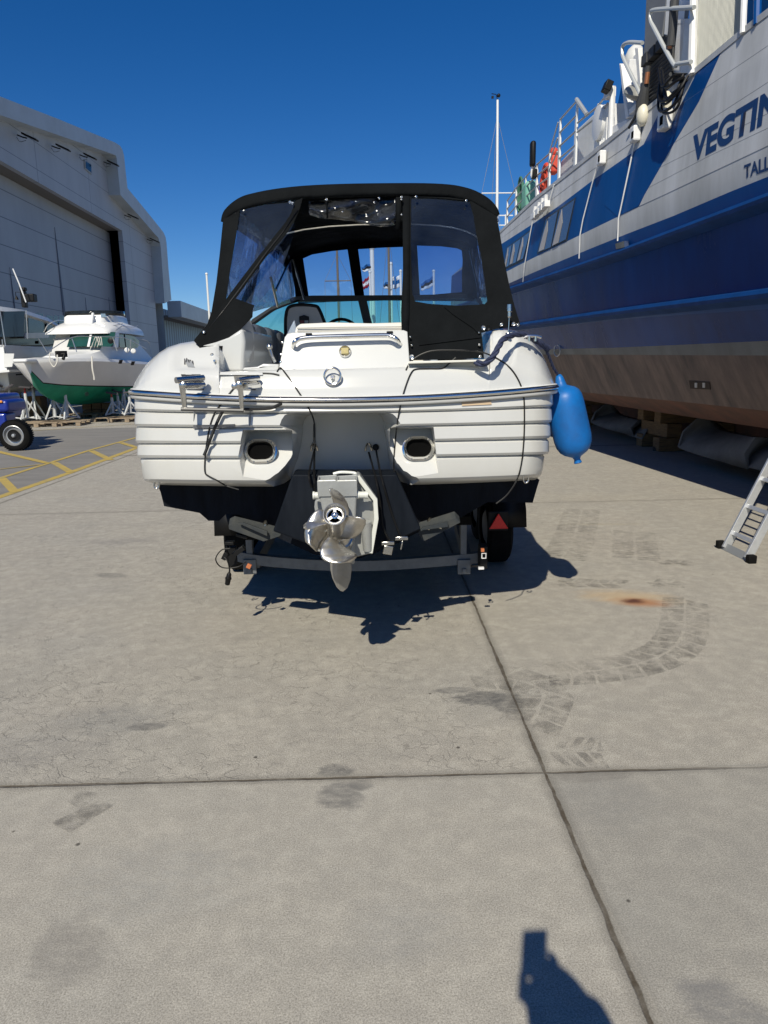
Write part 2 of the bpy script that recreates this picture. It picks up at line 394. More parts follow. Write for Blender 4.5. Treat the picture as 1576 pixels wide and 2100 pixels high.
    def joint(a, ybase, wd, st=1.0, along='x', lim=None):
        nonlocal jm, jb
        d = g.math('ABSOLUTE', g.math('ADD', g.math('SUBTRACT', a, ybase), wob))
        k = g.math('MULTIPLY', g.mr(d, g.math('MULTIPLY', wth, wd), g.math('MULTIPLY', wth, wd*.6), 0, 1), st)
        if lim is not None: k = g.math('MULTIPLY', k, lim)
        jm = k if jm is None else g.math('MAXIMUM', jm, k)
        e = g.math('MULTIPLY', g.mr(d, wd*5, wd, 0, .55), st)
        if lim is not None: e = g.math('MULTIPLY', e, lim)
        jb = e if jb is None else g.math('MAXIMUM', jb, e)
    lx = g.math('SUBTRACT', X, g.math('MULTIPLY', g.math('SUBTRACT', Y, 2.685), .0255))
    joint(lx, .756, .0095); joint(lx, -4.9, .01, .8)
    ly = g.math('ADD', Y, g.math('MULTIPLY', X, .026))
    joint(ly, 2.70, .0085, .9, lim=g.mr(X, 1.2, 1.6, 1, .35)); joint(ly, 8.52, .02, .32); joint(ly, 14.3, .04, .6); joint(ly, 20.0, .05, .6)
    joint(lx, 6.4, .02, .6)
    c = g.mix(jb, c, (.16,.15,.13)); c = g.mix(g.math('MULTIPLY', jm, g.mr(g.noise(P, 9, 5, .7), .35, .6, .55, 1)), c, (.075,.06,.042))
    # darker asphalt yard beyond the painted walkway
    p0, p1 = G(0, 1019), G(280, 919.5); dx, dy = p1.x-p0.x, p1.y-p0.y; L = sqrt(dx*dx+dy*dy)
    side = g.math('ADD', g.math('MULTIPLY', g.math('SUBTRACT', X, p0.x), -dy/L), g.math('MULTIPLY', g.math('SUBTRACT', Y, p0.y), dx/L))
    ym = g.math('MULTIPLY', g.mr(side, -.05, .05), g.math('LESS_THAN', Y, 21.5))
    asph = g.mix(g.mr(g.noise(g.map(P,(0,0,0),(.5,2,1)), 1.5, 8, .65), .35, .7), (.235,.225,.21), (.155,.15,.145))
    asph = g.mix(g.mr(fine, .35, .7, 0, .5), asph, (.12,.12,.115))
    c = g.mix(g.math('MULTIPLY', ym, .85), c, asph)
    g.link(c, b.inputs['Base Color']); b.inputs['Roughness'].default_value = .88; b.inputs['Specular IOR Level'].default_value = .25
    hgt = g.math('SUBTRACT', g.math('ADD', g.math('MULTIPLY', fine, .5), g.math('MULTIPLY', pores, .5)), g.math('MULTIPLY', g.math('ADD', jm, g.math('MULTIPLY', crkm, .5)), 3))
    bp = n.new('ShaderNodeBump'); bp.inputs['Strength'].default_value = .5; bp.inputs['Distance'].default_value = .004
    g.link(hgt, bp.inputs['Height']); g.link(bp.outputs[0], b.inputs['Normal'])
    return m
mb = MB(); mb.grid([[V((x, y, 0)) for x in (-600, -40, -8, 0, 8, 40, 600)] for y in (-400, -10, 0, 10, 40, 120, 900)])
tag(mb.build('ground', ground_mat(), smooth=False), kind='structure')

# painted yellow walkway lines
yel = mat('yellow_paint', (.52,.36,.055), .7, col2=(.33,.27,.12), vscale=7, detail=10)
mb = MB()
def stripe(a, b, wd):
    a, b = G(*a), G(*b); d = (b-a).normalized(); s_ = V((-d.y, d.x, 0))*wd/2; z = V((0, 0, .004))
    mb.add([a-s_+z, b-s_+z, b+s_+z, a+s_+z], [(0,1,2,3)])
stripe((-60, 1040), (146, 969), .14); stripe((146, 969), (288, 916), .14)
stripe((-60, 1000), (96, 951.6), .10); stripe((96, 951.6), (190, 922), .10); stripe((190, 922), (290, 895), .10)
for a, b in (((4, 981), (32, 1010)), ((111, 949), (146, 969)), ((188, 925), (228, 944)), ((248, 908), (280, 918)), ((-40, 918), (96, 950))): stripe(a, b, .13)
stripe((0, 963), (88, 953), .06); stripe((67, 884), (276, 870), .06)
mb.v = [p+V((0, 0, .0005*i/4)) for i, p in enumerate(mb.v)]
tag(mb.build('walkway_marking', yel, smooth=False), kind='structure')

# tyre prints left by a lugged tyre
def print_mat():
    m = bpy.data.materials.new('tyre_print'); m.use_nodes = True; g = NG(m); n = g.n; n.clear()
    o = n.new('ShaderNodeOutputMaterial'); t = n.new('ShaderNodeBsdfTransparent'); d = n.new('ShaderNodeBsdfDiffuse'); d.inputs[0].default_value = (.09,.085,.08,1)
    geo = n.new('ShaderNodeNewGeometry'); nz = g.noise(geo.outputs['Position'], 9, 9, .8); fa = g.noise(geo.outputs['Position'], 1.3, 2, .5)
    f = g.math('MULTIPLY', g.mr(nz, .42, .60, .0, .36), g.mr(fa, .38, .6, .35, 1)); mx = n.new('ShaderNodeMixShader')
    g.link(f, mx.inputs[0]); g.link(t.outputs[0], mx.inputs[1]); g.link(d.outputs[0], mx.inputs[2]); g.link(mx.outputs[0], o.inputs[0]); return m
pm = print_mat(); mb = MB()
def tread(path, wd, step=.135, gap=.018, skew=.05, z=.005):
    pts = catmull([G(*p) for p in path], 24); acc = 0; last = pts[0]; keys = []; i = 1; nxt = 0
    L = [0]
    for a, b in zip(pts, pts[1:]): L.append(L[-1]+(b-a).length)
    def at(s):
        for k in range(len(L)-1):
            if s <= L[k+1]: t = (s-L[k])/max(1e-9, L[k+1]-L[k]); p = pts[k].lerp(pts[k+1], t); d = (pts[k+1]-pts[k]).normalized(); return p, V((-d.y, d.x, 0))
        d = (pts[-1]-pts[-2]).normalized(); return pts[-1], V((-d.y, d.x, 0))
    s = 0; k = 0
    while s+step < L[-1]:
        for sd_ in (-1, 1):
            off = 0 if sd_ < 0 else step*.5; q = []
            for (u, a) in ((.04, gap/2), (.30, gap/2+skew*.2), (1, gap/2+skew), (1, step-gap/2+skew), (.30, step-gap/2+skew*.2), (.04+.1*random.random(), step-gap/2)):
                ss = max(0, min(L[-1], s+off+a+random.uniform(-.003, .003))); p, nrm = at(ss); q.append(p+nrm*sd_*wd/2*u+V((0,0,z)))
            mb.add(q, [tuple(range(6))])
        s += step; k += 1
tread([(1405, 1225), (1405, 1268), (1400, 1300), (1375, 1335), (1310, 1362), (1210, 1378), (1110, 1385)], .30)
tread([(960, 1385), (1060, 1395), (1115, 1420), (1105, 1455), (1080, 1500)], .30, z=.0062)
tread([(1120, 1195), (1210, 1197), (1300, 1200)], .22, z=.0055); tread([(1320, 1195), (1400, 1198)], .22, z=.0055); tread([(1340, 1153), (1422, 1156)], .16, z=.0058)
tread([(1195, 1045), (1175, 1110), (1150, 1150)], .4, .06, .02, .0); tread([(1300, 1090), (1305, 1150)], .4, .06, .02, 0, z=.0065)
tread([(100, 1690), (170, 1665), (210, 1630)], .22, .2, z=.0055)
tread([(1120, 1540), (1240, 1545)], .25, .06, .02, z=.0052)
tag(mb.build('tyre_prints', pm, smooth=False), kind='structure')

# ================================================================== HANGAR
def wall_mat(name, base, dz, dy, z0, y0, line=(.08,.095,.125), wd=.02):
    m = bpy.data.materials.new(name); m.use_nodes = True; g = NG(m); n = g.n; b = n['Principled BSDF']
    geo = n.new('ShaderNodeNewGeometry'); P = geo.outputs['Position']; sp = n.new('ShaderNodeSeparateXYZ'); g.link(P, sp.inputs[0])
    def ln(v, o, d, w_): 
        q = g.math('ABSOLUTE', g.math('SUBTRACT', g.math('FRACT', g.math('DIVIDE', g.math('SUBTRACT', v, o), d)), .5)); return g.mr(q, .5-w_/d, .5-.4*w_/d)
    k = ln(sp.outputs[2], z0, dz, wd)
    if dy: k = g.math('MAXIMUM', k, ln(sp.outputs[1], y0, dy, wd*1.4))
    nz = g.noise(g.map(P, (0,0,0), (1, 1, .35)), .5, 7, .6)
    c = g.mix(g.mr(nz, .35, .7), (*base, 1), tuple(q*.84 for q in base)+(1,)); c = g.mix(k, c, (*line, 1))
    g.link(c, b.inputs['Base Color']); b.inputs['Roughness'].default_value = .5; return m
HX = -16.0
wm = wall_mat('hangar_panels', (.37,.395,.44), 1.34, 7.6, 1.1, 47.5)
dm = wall_mat('hangar_door_panels', (.31,.335,.38), 1.34, 0, 1.1, 0, wd=.03)
fm = mat('hangar_fascia', (.42,.47,.51), .45, var=.12, vscale=.8)
fdark = mat('hangar_soffit', (.16,.15,.14), .7)
hl = G(200, 860)
hang = empty('boat_hangar', (HX, 40, 0), 'large shaded grey panelled hangar with stepped roof and giant sliding door on the left', 'building')
hx = lambda px, py, x=HX: PX(px, py, x)
topo = [(-260, 105), (-120, 150), (0, 197.5), (120, 244), (236, 292), (247, 299), (252, 308), (255, 320), (258, 350), (262, 386), (296, 427), (330, 469), (336, 477), (340, 486), (342, 498), (346, 550), (352, 615)]
inn = [(-260, 140), (-120, 187), (0, 235.5), (120, 277), (230, 315.5), (238, 319), (240, 325), (241, 335), (244, 365), (247.5, 400), (288, 445), (318, 480), (325, 487), (328, 496), (330, 505), (334, 560), (338, 622)]
F0 = .75; O = [hx(*p, HX+F0)-V((F0, 0, 0)) for p in topo]; I = [hx(*p, HX+F0)-V((F0, 0, 0)) for p in inn]; end = I[-1]
mb = MB(); mb.add(sum([[a+V((.0,0,0)), b+V((.0,0,0)), b+V((.75,0,0)), a+V((.75,0,0))] for a, b in zip(O, I)], []),
    sum([[(4*i+k, 4*i+(k+1) % 4, 4*i+4+(k+1) % 4, 4*i+4+k) for k in range(4)] for i in range(len(O)-1)], [])+[(0,1,2,3), tuple(4*(len(O)-1)+k for k in (3,2,1,0))])
mb.build('roof_fascia', fm, hang, ang=25)
# roof volume behind
mb = MB(); poly = [p+V((-.02, 0, 0)) for p in O]+[V((HX-.02, O[-1].y, 0)), V((HX-.02, O[0].y, 0))]; poly = [V((HX-30, p.y, p.z-.05)) if False else p for p in poly]
A = [p.copy() for p in O]; B = [V((HX-34, p.y, p.z)) for p in O]; mb.grid([[p+V((-.01, 0, -.1)) for p in A], [p+V((0, 0, -.1)) for p in B]])
q = V((HX-34, O[-1].y, 0)); mb.add([O[-1]+V((-.01,0,-.1)), V((HX-.01, O[-1].y, 0)), q, V((HX-34, O[-1].y, O[-1].z-.1))], [(0,1,2,3)])
mb.build('roof', fm, hang, smooth=False, recalc=False)
mb = MB(); mb.box((HX-17.3, O[0].y-.12, (O[0].z-.2)/2), (33.4, .2, O[0].z-.2)); mb.build('end_wall', wm, hang, smooth=False)
# wall with the door opening
dr = hx(251, 473); dtop = dr.z; y_in = dr.y; yl = O[0].y
mb = MB()
wall = [p.copy() for p in I]; wall[-1].z = max(wall[-1].z, 0)
outer = wall+[V((HX, wall[-1].y, 0)), V((HX, y_in, 0)), V((HX, y_in, dtop)), V((HX, yl, dtop))]
mb.prism([p+V((-.3, 0, 0)) for p in outer], V((.3, 0, 0))); mb.build('wall', wm, hang, smooth=False)
# door leaf, recessed; black gap beside it
dx_ = HX-1.1; dq = hx(224, 470, dx_)
mb = MB(); mb.box(((dx_-.1), (yl+dq.y)/2, (dtop-.02)/2), (.2, dq.y-yl, dtop-.02)); dl = mb.build('sliding_door', dm, hang, smooth=False)
mb = MB(); wedge_m = mat('dark_wedge', (.07,.09,.14), .6)  # dark tapering wedges laid on the door leaf, wider towards the bottom
for (px, pt, pw) in ((115, 466, 7), (23, 548, 4), (178, 610, 3), (-60, 500, 6), (226, 610, 3)):
    t = hx(px-3, pt, dx_+.01); bpt = hx(px+6, 700, dx_+.01); wq = pw/1456*t.y*1.6
    mb = MB(); mb.prism([V((dx_+.012, t.y, t.z)), V((dx_+.012, t.y+wq*1.3, .5)), V((dx_+.012, t.y-wq*.5, .5))], V((.02, 0, 0))); mb.build('dark_wedge', wedge_m, hang, smooth=False)
yq = y_in+6
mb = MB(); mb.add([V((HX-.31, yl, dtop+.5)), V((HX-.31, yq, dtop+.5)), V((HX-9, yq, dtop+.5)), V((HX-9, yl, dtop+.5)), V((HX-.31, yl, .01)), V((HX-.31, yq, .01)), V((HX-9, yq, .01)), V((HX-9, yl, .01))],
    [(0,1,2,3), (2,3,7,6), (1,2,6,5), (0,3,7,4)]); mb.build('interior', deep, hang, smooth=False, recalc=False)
mb = MB(); mb.add([V((HX-.3, yl, dtop)), V((HX-.3, y_in, dtop)), V((HX-1.2, y_in, dtop)), V((HX-1.2, yl, dtop))], [(0,1,2,3)])
mb.build('opening_reveal', fdark, hang, smooth=False, recalc=False)
mb = MB(); a = hx(172, 327, HX+.01); b_ = hx(187, 337, HX+.01)
mb.prism([hx(172, 327), hx(187, 337), hx(187, 358), hx(173, 346)], V((.06, 0, 0))); wdw = mb.build('window', mat('window_frame', (.3,.33,.36), .5), hang, smooth=False)
mb = MB(); mb.prism([hx(174, 330.5)+V((.02,0,0)), hx(185, 338)+V((.02,0,0)), hx(185.5, 354)+V((.02,0,0)), hx(174.5, 345)+V((.02,0,0))], V((.06, 0, 0))); mb.build('pane', mat('dark_pane', (.008,.01,.014), .15), wdw, smooth=False)
for (px, py) in ((64, 281), (132, 303), (187, 321), (234, 335), (275, 444), (319, 493)):
    c0 = hx(px, py, HX+.7); s_ = 1.0
    mb = MB(); R = Matrix.Rotation(radians(25), 3, 'Y')
    mb.box(c0+V((-.05,0,0)), (.75, .32, .08), R); fl = mb.build('floodlight', blackp, hang, smooth=False, bevel=.02)
    mb = MB(); mb.box(c0+V((.1, 0, -.09)), (.3, .24, .03), R); mb.build('lens', mat('flood_lens', (.55,.6,.65), .2), fl, smooth=False)
    mb = MB(); mb.tube([c0+V((-.65, 0, .1)), c0+V((-.4, 0, .0)), c0+V((-.2, 0, -.05))], .035, 6); mb.tube([c0+V((-.68, 0, .0)), c0+V((-.55, 0, -.2)), c0+V((-.25, 0, -.15))], .01, 6, 5); mb.build('bracket', blackp, fl)
# low wing with overhanging fascia and corrugated blue cladding
wing = empty('hangar_wing', (HX, 70, 0), 'low flat-roofed wing with blue corrugated cladding beside the hangar', 'building')
fp = [hx(352, 617), hx(440, 650)]; y0, y1 = fp[0].y, 130; zt = fp[0].z; zb = hx(345, 648).z
mb = MB(); mb.box((HX+.2, (y0+y1)/2, (zt+zb)/2), (1.2, y1-y0, zt-zb)); mb.build('fascia', fm, wing, smooth=False, bevel=.04)
mb = MB(); mb.box((HX-10.1, (y0+y1)/2, zb+.1), (19.2, y1-y0-.2, .16)); mb.build('roof', fdark, wing, smooth=False)
mb = MB(); mb.box((HX-1.8, (y0+y1)/2, (zb-.35)/2+2.5), (.2, y1-y0-.4, zb-2.6)); cw = wall_mat('blue_corrugated', (.20,.33,.46), 50, .9, 0, 0, (.06,.11,.18), .22); mb.build('wall', cw, wing, smooth=False)
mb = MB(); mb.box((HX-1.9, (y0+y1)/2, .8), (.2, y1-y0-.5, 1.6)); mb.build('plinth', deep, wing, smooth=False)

# ================================================================== FERRY
FA, FB = 4.2, -.043
ferry = empty('passenger_ferry', (7.2, 12, 0), 'big blue and white ferry hauled out on blocks with its name on the side', 'ship')
def blue_mat(name, c1, c2, gl):
    return mat(name, c1, gl, col2=c2, vscale=.9, stretch=(1, 1.0, .35), detail=9, bump=.25, bscale=1.1, coat=0, spec=.12, coord='Generated' if False else 'Object', bdist=.06)
fwhite = mat('ferry_white', (.56,.57,.58), .45, col2=(.40,.405,.40), vscale=2.2, stretch=(1, 1.3, .22), detail=10, bump=.1, bscale=2, bdist=.03)
fblue = blue_mat('ferry_blue', (.003,.066,.25), (.002,.048,.19), .34)
fblue_shade = blue_mat('ferry_blue_shaded', (.001,.046,.21), (.0008,.022,.11), .24)  # darker copy of the hull blue; shade of the down-facing flare put into colour
fgrey = mat('ferry_boot', (.17,.18,.18), .6, col2=(.12,.12,.12), vscale=2, stretch=(1,1,.3), detail=9)
fbrown = mat('ferry_brown', (.20,.140,.112), .7, col2=(.085,.065,.057), vscale=2.6, stretch=(1, 1.6, .3), detail=12)
fred = mat('ferry_red', (.17,.075,.052), .75, col2=(.09,.055,.045), vscale=3, detail=10)
LN = {  # name: (a, pixel points far->near)
 'E0': (4.20, [(1027,475),(1102,404),(1139,376),(1184,339),(1251,287),(1283.5,257),(1350,211),(1417,152),(1522,65),(1576,24)]),
 'E1': (4.16, [(1031,499),(1089,462),(1176,402),(1219,367),(1300,311),(1330,289),(1576,110)]),
 'E2': (4.13, [(1041,556),(1076,538),(1161,496),(1267,445),(1309,424),(1362,400),(1576,298)]),
 'E3': (4.15, [(1045,581),(1080,565),(1189,519),(1267,487),(1420,428),(1481,400),(1576,362)]),
 'E4': (4.20, [(1050,593),(1267,522),(1576,409)]),
 'E4b': (4.27, [(1051,604),(1267,537),(1576,432)]),
 'E5': (4.38, [(1069,667),(1267,640),(1576,603)]),
 'E5b': (4.47, [(1071,677),(1267,655),(1576,634)]),
 'E6': (4.62, [(1129,716),(1267,713),(1576,699)]),
 'E7': (4.68, [(1131,727),(1350,728),(1576,729)]),
 'E8': (5.0, [(1214,806),(1400,824),(1576,843)]),
 'E9': (5.45, [(1193,819),(1246,829),(1408,854),(1576,879)]),
}
YS = [1.0, 2.5, 4, 5.2, 6.4, 7.5, 8.7, 10, 11.5, 13, 14.5, 16, 17.5, 19, 20.5, 22, 23.5]
KT = {'E6': .03, 'E7': .035, 'E8': .06, 'E9': .09, 'E5b': .015, 'E5': .01}
def fline(k, Y):
    a, pts = LN[k]; w_ = sorted([(p.y, p.z) for p in (PPL(x, y, a, FB) for x, y in pts)])
    z = xinterp(min(Y, 23), w_) if Y > 6 else xinterp(max(Y, 4.0), w_)
    t = max(0, Y-16); x = a+FB*Y + KT.get(k, 0)*t*t*.28
    return V((x, Y, z))
def fpt(px, py, off=0.0, a=4.15): p = PPL(px, py, a-off, FB); return p
order = ['E0', 'E1', 'E2', 'E3', 'E4', 'E4b', 'E5', 'E5b', 'E6', 'E7', 'E8', 'E9']
bands = [0, 1, 0, 1, 1, 2, 1, 2, 3, 4, 5]      # material per band
mats_f = [fwhite, fblue, fblue_shade, fgrey, fbrown, fred]
mb = MB()
L = {k: [fline(k, y) for y in YS] for k in order}
for (k1, k2), bi in zip(zip(order, order[1:]), bands):
    mb.cur = bi; mb.grid([L[k1], L[k2]])
cen = lambda Y: 7.9+FB*Y
mb.cur = 5; keel = [V((cen(y), y, L['E9'][i].z-.25)) for i, y in enumerate(YS)]; mb.grid([L['E9'], keel])
mir = lambda p: V((2*cen(p.y)-p.x, p.y, p.z))
for (k1, k2), bi in zip(zip(order, order[1:]), bands):
    mb.cur = bi; mb.grid([[mir(p) for p in L[k1]], [mir(p) for p in L[k2]]])
mb.cur = 5; mb.grid([[mir(p) for p in L['E9']], keel])
mb.cur = 0; mb.grid([L['E0'], [mir(p) for p in L['E0']]])
for i in (0, -1):
    ring_ = [L[k][i] for k in order]+[keel[i]]+[mir(L[k][i]) for k in order[::-1]]; mb.cur = 1; mb.add(ring_, [tuple(range(len(ring_)))])
hullF = mb.build('hull', mats_f, ferry, ang=12)
mb = MB(); mb.hexa([V((cen(5)-.25, 5, .06)), V((cen(5)+.25, 5, .06)), V((cen(5)+.5, 5, 1.1)), V((cen(5)-.5, 5, 1.1)), V((cen(23)-.25, 23, .06)), V((cen(23)+.25, 23, .06)), V((cen(23)+.5, 23, 1.1)), V((cen(23)-.5, 23, 1.1))]); mb.build('keel', fred, ferry, smooth=False)  # added box, closes off the bright gap under the hull
bF = bvh_of([hullF])
def onF(px, py, off=.02):
    r = ray(px, py).normalized(); h = bF.ray_cast(CO, r)
    if h[0] is None: return fpt(px, py, off)
    return h[0] - r*off/max(.15, abs(r.x))
def fpaint(name, m, pts, off=.006):
    bm = bmesh.new(); bm.faces.new([bm.verts.new((x, y, 0)) for x, y in pts])
    for ax_ in (0, 1):
        lo = min(p[ax_] for p in pts); hi = max(p[ax_] for p in pts); k = lo+7
        while k < hi:
            co = [0, 0, 0]; no = [0, 0, 0]; co[ax_] = k; no[ax_] = 1
            bmesh.ops.bisect_plane(bm, geom=bm.verts[:]+bm.edges[:]+bm.faces[:], plane_co=co, plane_no=no); k += 7
    bm.verts.ensure_lookup_table(); mb = MB(); mb.add([onF(v.co.x, v.co.y, off) for v in bm.verts], [[v.index for v in f.verts] for f in bm.faces]); bm.free()
    return mb.build(name, m, ferry, ang=60)
def fquad(name, m, pts, off=.01, th=.012, parent=ferry):
    P = [onF(x, y, off) for x, y in pts]; n_ = V((1, 0, 0)); mb = MB(); mb.prism(P, n_*th); return mb.build(name, m, parent, smooth=False)
# blue livery flash over the white topsides
fpaint('livery_stripe', fblue, [(1319, 299), (1357, 271.5), (1384, 216), (1412, 163), (1407, 161), (1385, 180), (1355, 225)], .004)
fpaint('livery_stripe', fblue, [(1300, 311), (1319, 297), (1356, 271), (1372, 265), (1391, 226), (1433, 141), (1440, 134), (1479, 105), (1478, 110), (1434, 207.6), (1378, 302), (1321.7, 400), (1310, 422.5), (1267, 444), (1240, 420)], .0045)
fpaint('livery_panel', fwhite, [(1311, 423), (1322, 400), (1378, 302), (1434, 207.6), (1479, 108), (1576, 26), (2000, -310), (2000, 90), (1576, 298), (1362, 399.5)], .003)
# windows
wfr = mat('ferry_window_frame', (.03,.04,.05), .5); wgl = mat('ferry_window_glass', (.06,.07,.10), .12, var=.2, vscale=1, coat=.5); cur = mat('ferry_curtain', (.40,.39,.40), .6, var=.15)
for frame_, panes in (([(1101.5, 521), (1119, 448), (1181, 404.5), (1163, 494)], [[(1104, 517.5), (1120, 450), (1144, 433), (1129.5, 507)], [(1132, 505.5), (1148.5, 431), (1178.5, 409.5), (1160.5, 491)]]),
                      ([(1030, 555), (1040, 507), (1090, 470), (1074, 535)], [[(1033, 551), (1041, 508), (1050, 502), (1043, 545)], [(1044.5, 544), (1052, 500.5), (1068.5, 489), (1058, 538)], [(1060, 537), (1070.5, 487.5), (1087.5, 474.5), (1073, 530)]])):
    fr = fquad('window', wfr, frame_, .006, .01)
    for p in panes:
        fquad('pane', wgl, p, .016, .006, fr)
        a, b, c_, d = [V((*q, 0)) for q in p]; m1 = b.lerp(c_, .12); m2 = a.lerp(d, .45); m3 = b.lerp(a, .45).lerp(c_.lerp(d, .45), .42)
        fquad('curtain', cur, [(a.x+1, a.y-1.5), (m1.x, m1.y+1), (m3.x, m3.y), (m2.x, m2.y-1.5)], .022, .004, fr)
# strakes (rubbing strips) standing proud
for k, zz in (('E4', .07), ('E5', .08)):
    pts = L[k][1:]; mb = MB(); mb.sweep([p+V((0, 0, 0)) for p in pts], [(.02, -zz/2-.04), (-.10, -zz/2), (-.12, .0), (-.10, zz/2), (.02, zz/2+.02)], caps=True)
    mb2 = MB(); mb2.v = []; 
    q = MB(); q.grid([[p+V((.05, 0, zz/2+.03)) for p in pts], [p+V((-.085, 0, zz/2)) for p in pts], [p+V((-.10, 0, 0)) for p in pts], [p+V((-.085, 0, -zz/2)) for p in pts], [p+V((.06, 0, -zz/2-.05)) for p in pts]])
    q.build('rubbing_strake', mat('strake_blue', (.003,.05,.20), .6, var=.3, vscale=3, spec=.2), ferry, ang=20)
# deck edge cap
q = MB(); q.grid([[p+V((.10, 0, .0)) for p in L['E0']], [p+V((.02, 0, .035)) for p in L['E0']], [p+V((-.02, 0, .02)) for p in L['E0']], [p+V((-.015, 0, -.04)) for p in L['E0']]]); q.build('deck_edge', fwhite, ferry, ang=50)
# plating seams, thin grey lines
catmull_px = lambda L_: [(lerp(a[0], b[0], k/8), lerp(a[1], b[1], k/8)) for a, b in zip(L_, L_[1:]) for k in range(9 if b == L_[-1] else 8)]
seam = mat('seam_grey', (.30,.31,.32), .7); mb = MB()
for pts in ([(1030, 488), (1176, 375), (1310, 283)], [(1390, 219), (1576, 93)], [(1372, 300), (1576, 168)], [(1350, 345), (1576, 232)], [(1330, 385), (1450, 322), (1576, 262)]):
    P = [onF(x, y, .003) for x, y in catmull_px(pts)]; mb.tube(P, .002, 5)
mb.build('plating_seam', seam, ferry)
# name and port of registry
ink = mat('ferry_lettering', (.003,.035,.13), .5)
def ftext(body, pbl, ptop, pbr, wd_off, off=.02):
    a = onF(*pbl, off); t_ = onF(*ptop, off); r_ = onF(*pbr, off)
    return a, t_, r_
a, t_, r_ = ftext('V', (1414, 336), (1414, 282), (1562, 257), 0)
right = (r_-a).normalized(); n6 = (r_-a).length
o = text_mesh('ship_name', 'VEGTIND', ink, ferry, a+V((-.02, 0, 0)), right, V((0, 0, 1)), (t_.z-a.z)*1.0, .045, width=n6*1.42)
a2, t2, r2 = ftext('T', (1522, 367), (1522, 339), (1575, 348), 0); right2 = (r2-a2).normalized()
tn_ = text_mesh('port_name', 'TALLINN', ink, ferry, a2+V((-.02, 0, 0)), right2, V((0, 0, 1)), (t2.z-a2.z)*1.0, .03, width=(r2-a2).length*1.77)
bP = bvh_of([hullF]+[q for q in bpy.data.objects if q.name.startswith(('livery_panel', 'livery_stripe'))])
for t__ in (o, tn_):
    for v in t__.data.vertices:
        w0_ = origin(ferry); h_ = bP.ray_cast(v.co+w0_+V((-1, 0, 0)), V((1, 0, 0)))
        if h_[0] is not None: v.co.x = h_[0].x-.003-w0_.x
# draught emblem: small white circle mark low on the hull, and sea-chest grille
sc = onF(1143, 719, .03); mb = MB(); mk = mat('white_mark', (.45,.45,.45), .6)
mb.tube([sc+V((0, cos(t)*.22, sin(t)*.11)) for t in [2*pi*i/24 for i in range(25)]], .012, 5); mb.build('hull_mark', mk, ferry)
f1 = fquad('sea_chest_grille', mat('rust_hole', (.035,.022,.016), .8), [(1413, 781), (1455, 784), (1457, 799), (1416, 797)], .012)
for x in (1425, 1441): fquad('grille_bar', mk, [(x, 785), (x+4, 785), (x+4, 795), (x, 795)], .022, .01, f1)
# stern light box / mooring fitting
fquad('fairlead', steel, [(1262, 500), (1280, 494), (1281, 507), (1264, 511)], .07, .06)
# white drain pipes and their scupper boxes
pipe = mat('white_pipe', (.78,.78,.77), .4, var=.15, vscale=5)
for pts in ([(1231, 322), (1222, 352), (1214, 380), (1196, 450), (1190, 482), (1188, 530)], [(1306, 270), (1292, 340), (1274, 425), (1269, 447), (1267, 494)],
            [(1137, 378), (1130, 402), (1124, 425)], [(1101, 448), (1093, 452), (1088, 478), (1076, 545), (1073, 578)]):
    mb = MB(); mb.tube([onF(x, y, .03) for x, y in pts], .010, 8); mb.build('drain_pipe', pipe, ferry)
for (x, y, s_) in ((1234, 324, 1), (1303, 275, 1), (1364, 246, 1.2)):
    s_ *= .62; c0 = onF(x, y, .06); mb = MB(); mb.box(c0, (.16*s_, .24*s_, .30*s_)); bx_ = mb.build('scupper_box', pipe, ferry, smooth=False, bevel=.02)
    mb = MB(); mb.box(c0+V((-.01*s_, -.055*s_, -.02)), (.15*s_, .10*s_, .13*s_)); mb.build('opening', deep, bx_, smooth=False)
mb = MB()
for i, (x, y) in enumerate(((1097, 443), (1105, 435), (1112, 427), (1119, 420))): c0 = onF(x, y, .10); mb.box(c0, (.1, .26, .1)); mb.cyl(c0+V((0,0,-.02)), c0+V((0, -.05, .16)), .05, .03, 8)
mb.build('fender_hooks', pipe, ferry)
# railing
rl = mat('railing_white', (.74,.75,.74), .4, var=.08); rg = mat('railing_grey', (.42,.44,.45), .4, .3)
RA = 4.28
post = [(1040, 410, 1042, 462), (1058, 384, 1057, 446), (1078, 361, 1081, 425), (1101, 335, 1100, 408), (1127, 312, 1127, 390), (1148.5, 243, 1146, 370), (1183, 204, 1179, 348), (1226, 213, 1223, 312)]
T = [PPL(a_, b_, RA, FB) for a_, b_, _, _ in post]; Bp = [PPL(c_, d_, RA, FB) for _, _, c_, d_ in post]
for t_, b_ in zip(T, Bp):
    mb = MB(); b_ = V((t_.x, t_.y, b_.z-.1)); h_ = t_.z-b_.z
    mb.prism([b_+V((0, -.035, 0)), b_+V((0, .06, 0)), b_+V((0, .07, h_*.55)), t_+V((0, .015, 0)), t_+V((0, -.02, 0))], V((.03, 0, 0)))
    mb.build('railing_post', rl, ferry, smooth=False)
def rails(i, j, fr, r=.016):
    mb = MB()
    for f in fr: mb.tube([Bp[k].lerp(T[k], f)*1.0 if False else V((T[k].x+.01, T[k].y, lerp(Bp[k].z, T[k].z, f))) for k in range(i, j+1)], r, 6)
    mb.build('rail', rg, ferry)
rails(0, 4, (.97, .66, .36)); rails(5, 6, (.985, .78, .56, .36))
mb = MB()
for f in (.97, .72, .5): mb.tube([V((T[4].x, T[4].y, lerp(Bp[4].z, T[4].z, f))), V((T[5].x, T[5].y+.1, lerp(Bp[5].z, T[5].z, f)))], .014, 6)
e7 = PPL(1204, 235, RA, FB); mb.tube([T[6]+V((0,0,0)), e7], .035, 8)
mb.build('rail', rg, ferry)
mb = MB(); e8 = PPL(1248, 187, RA, FB)
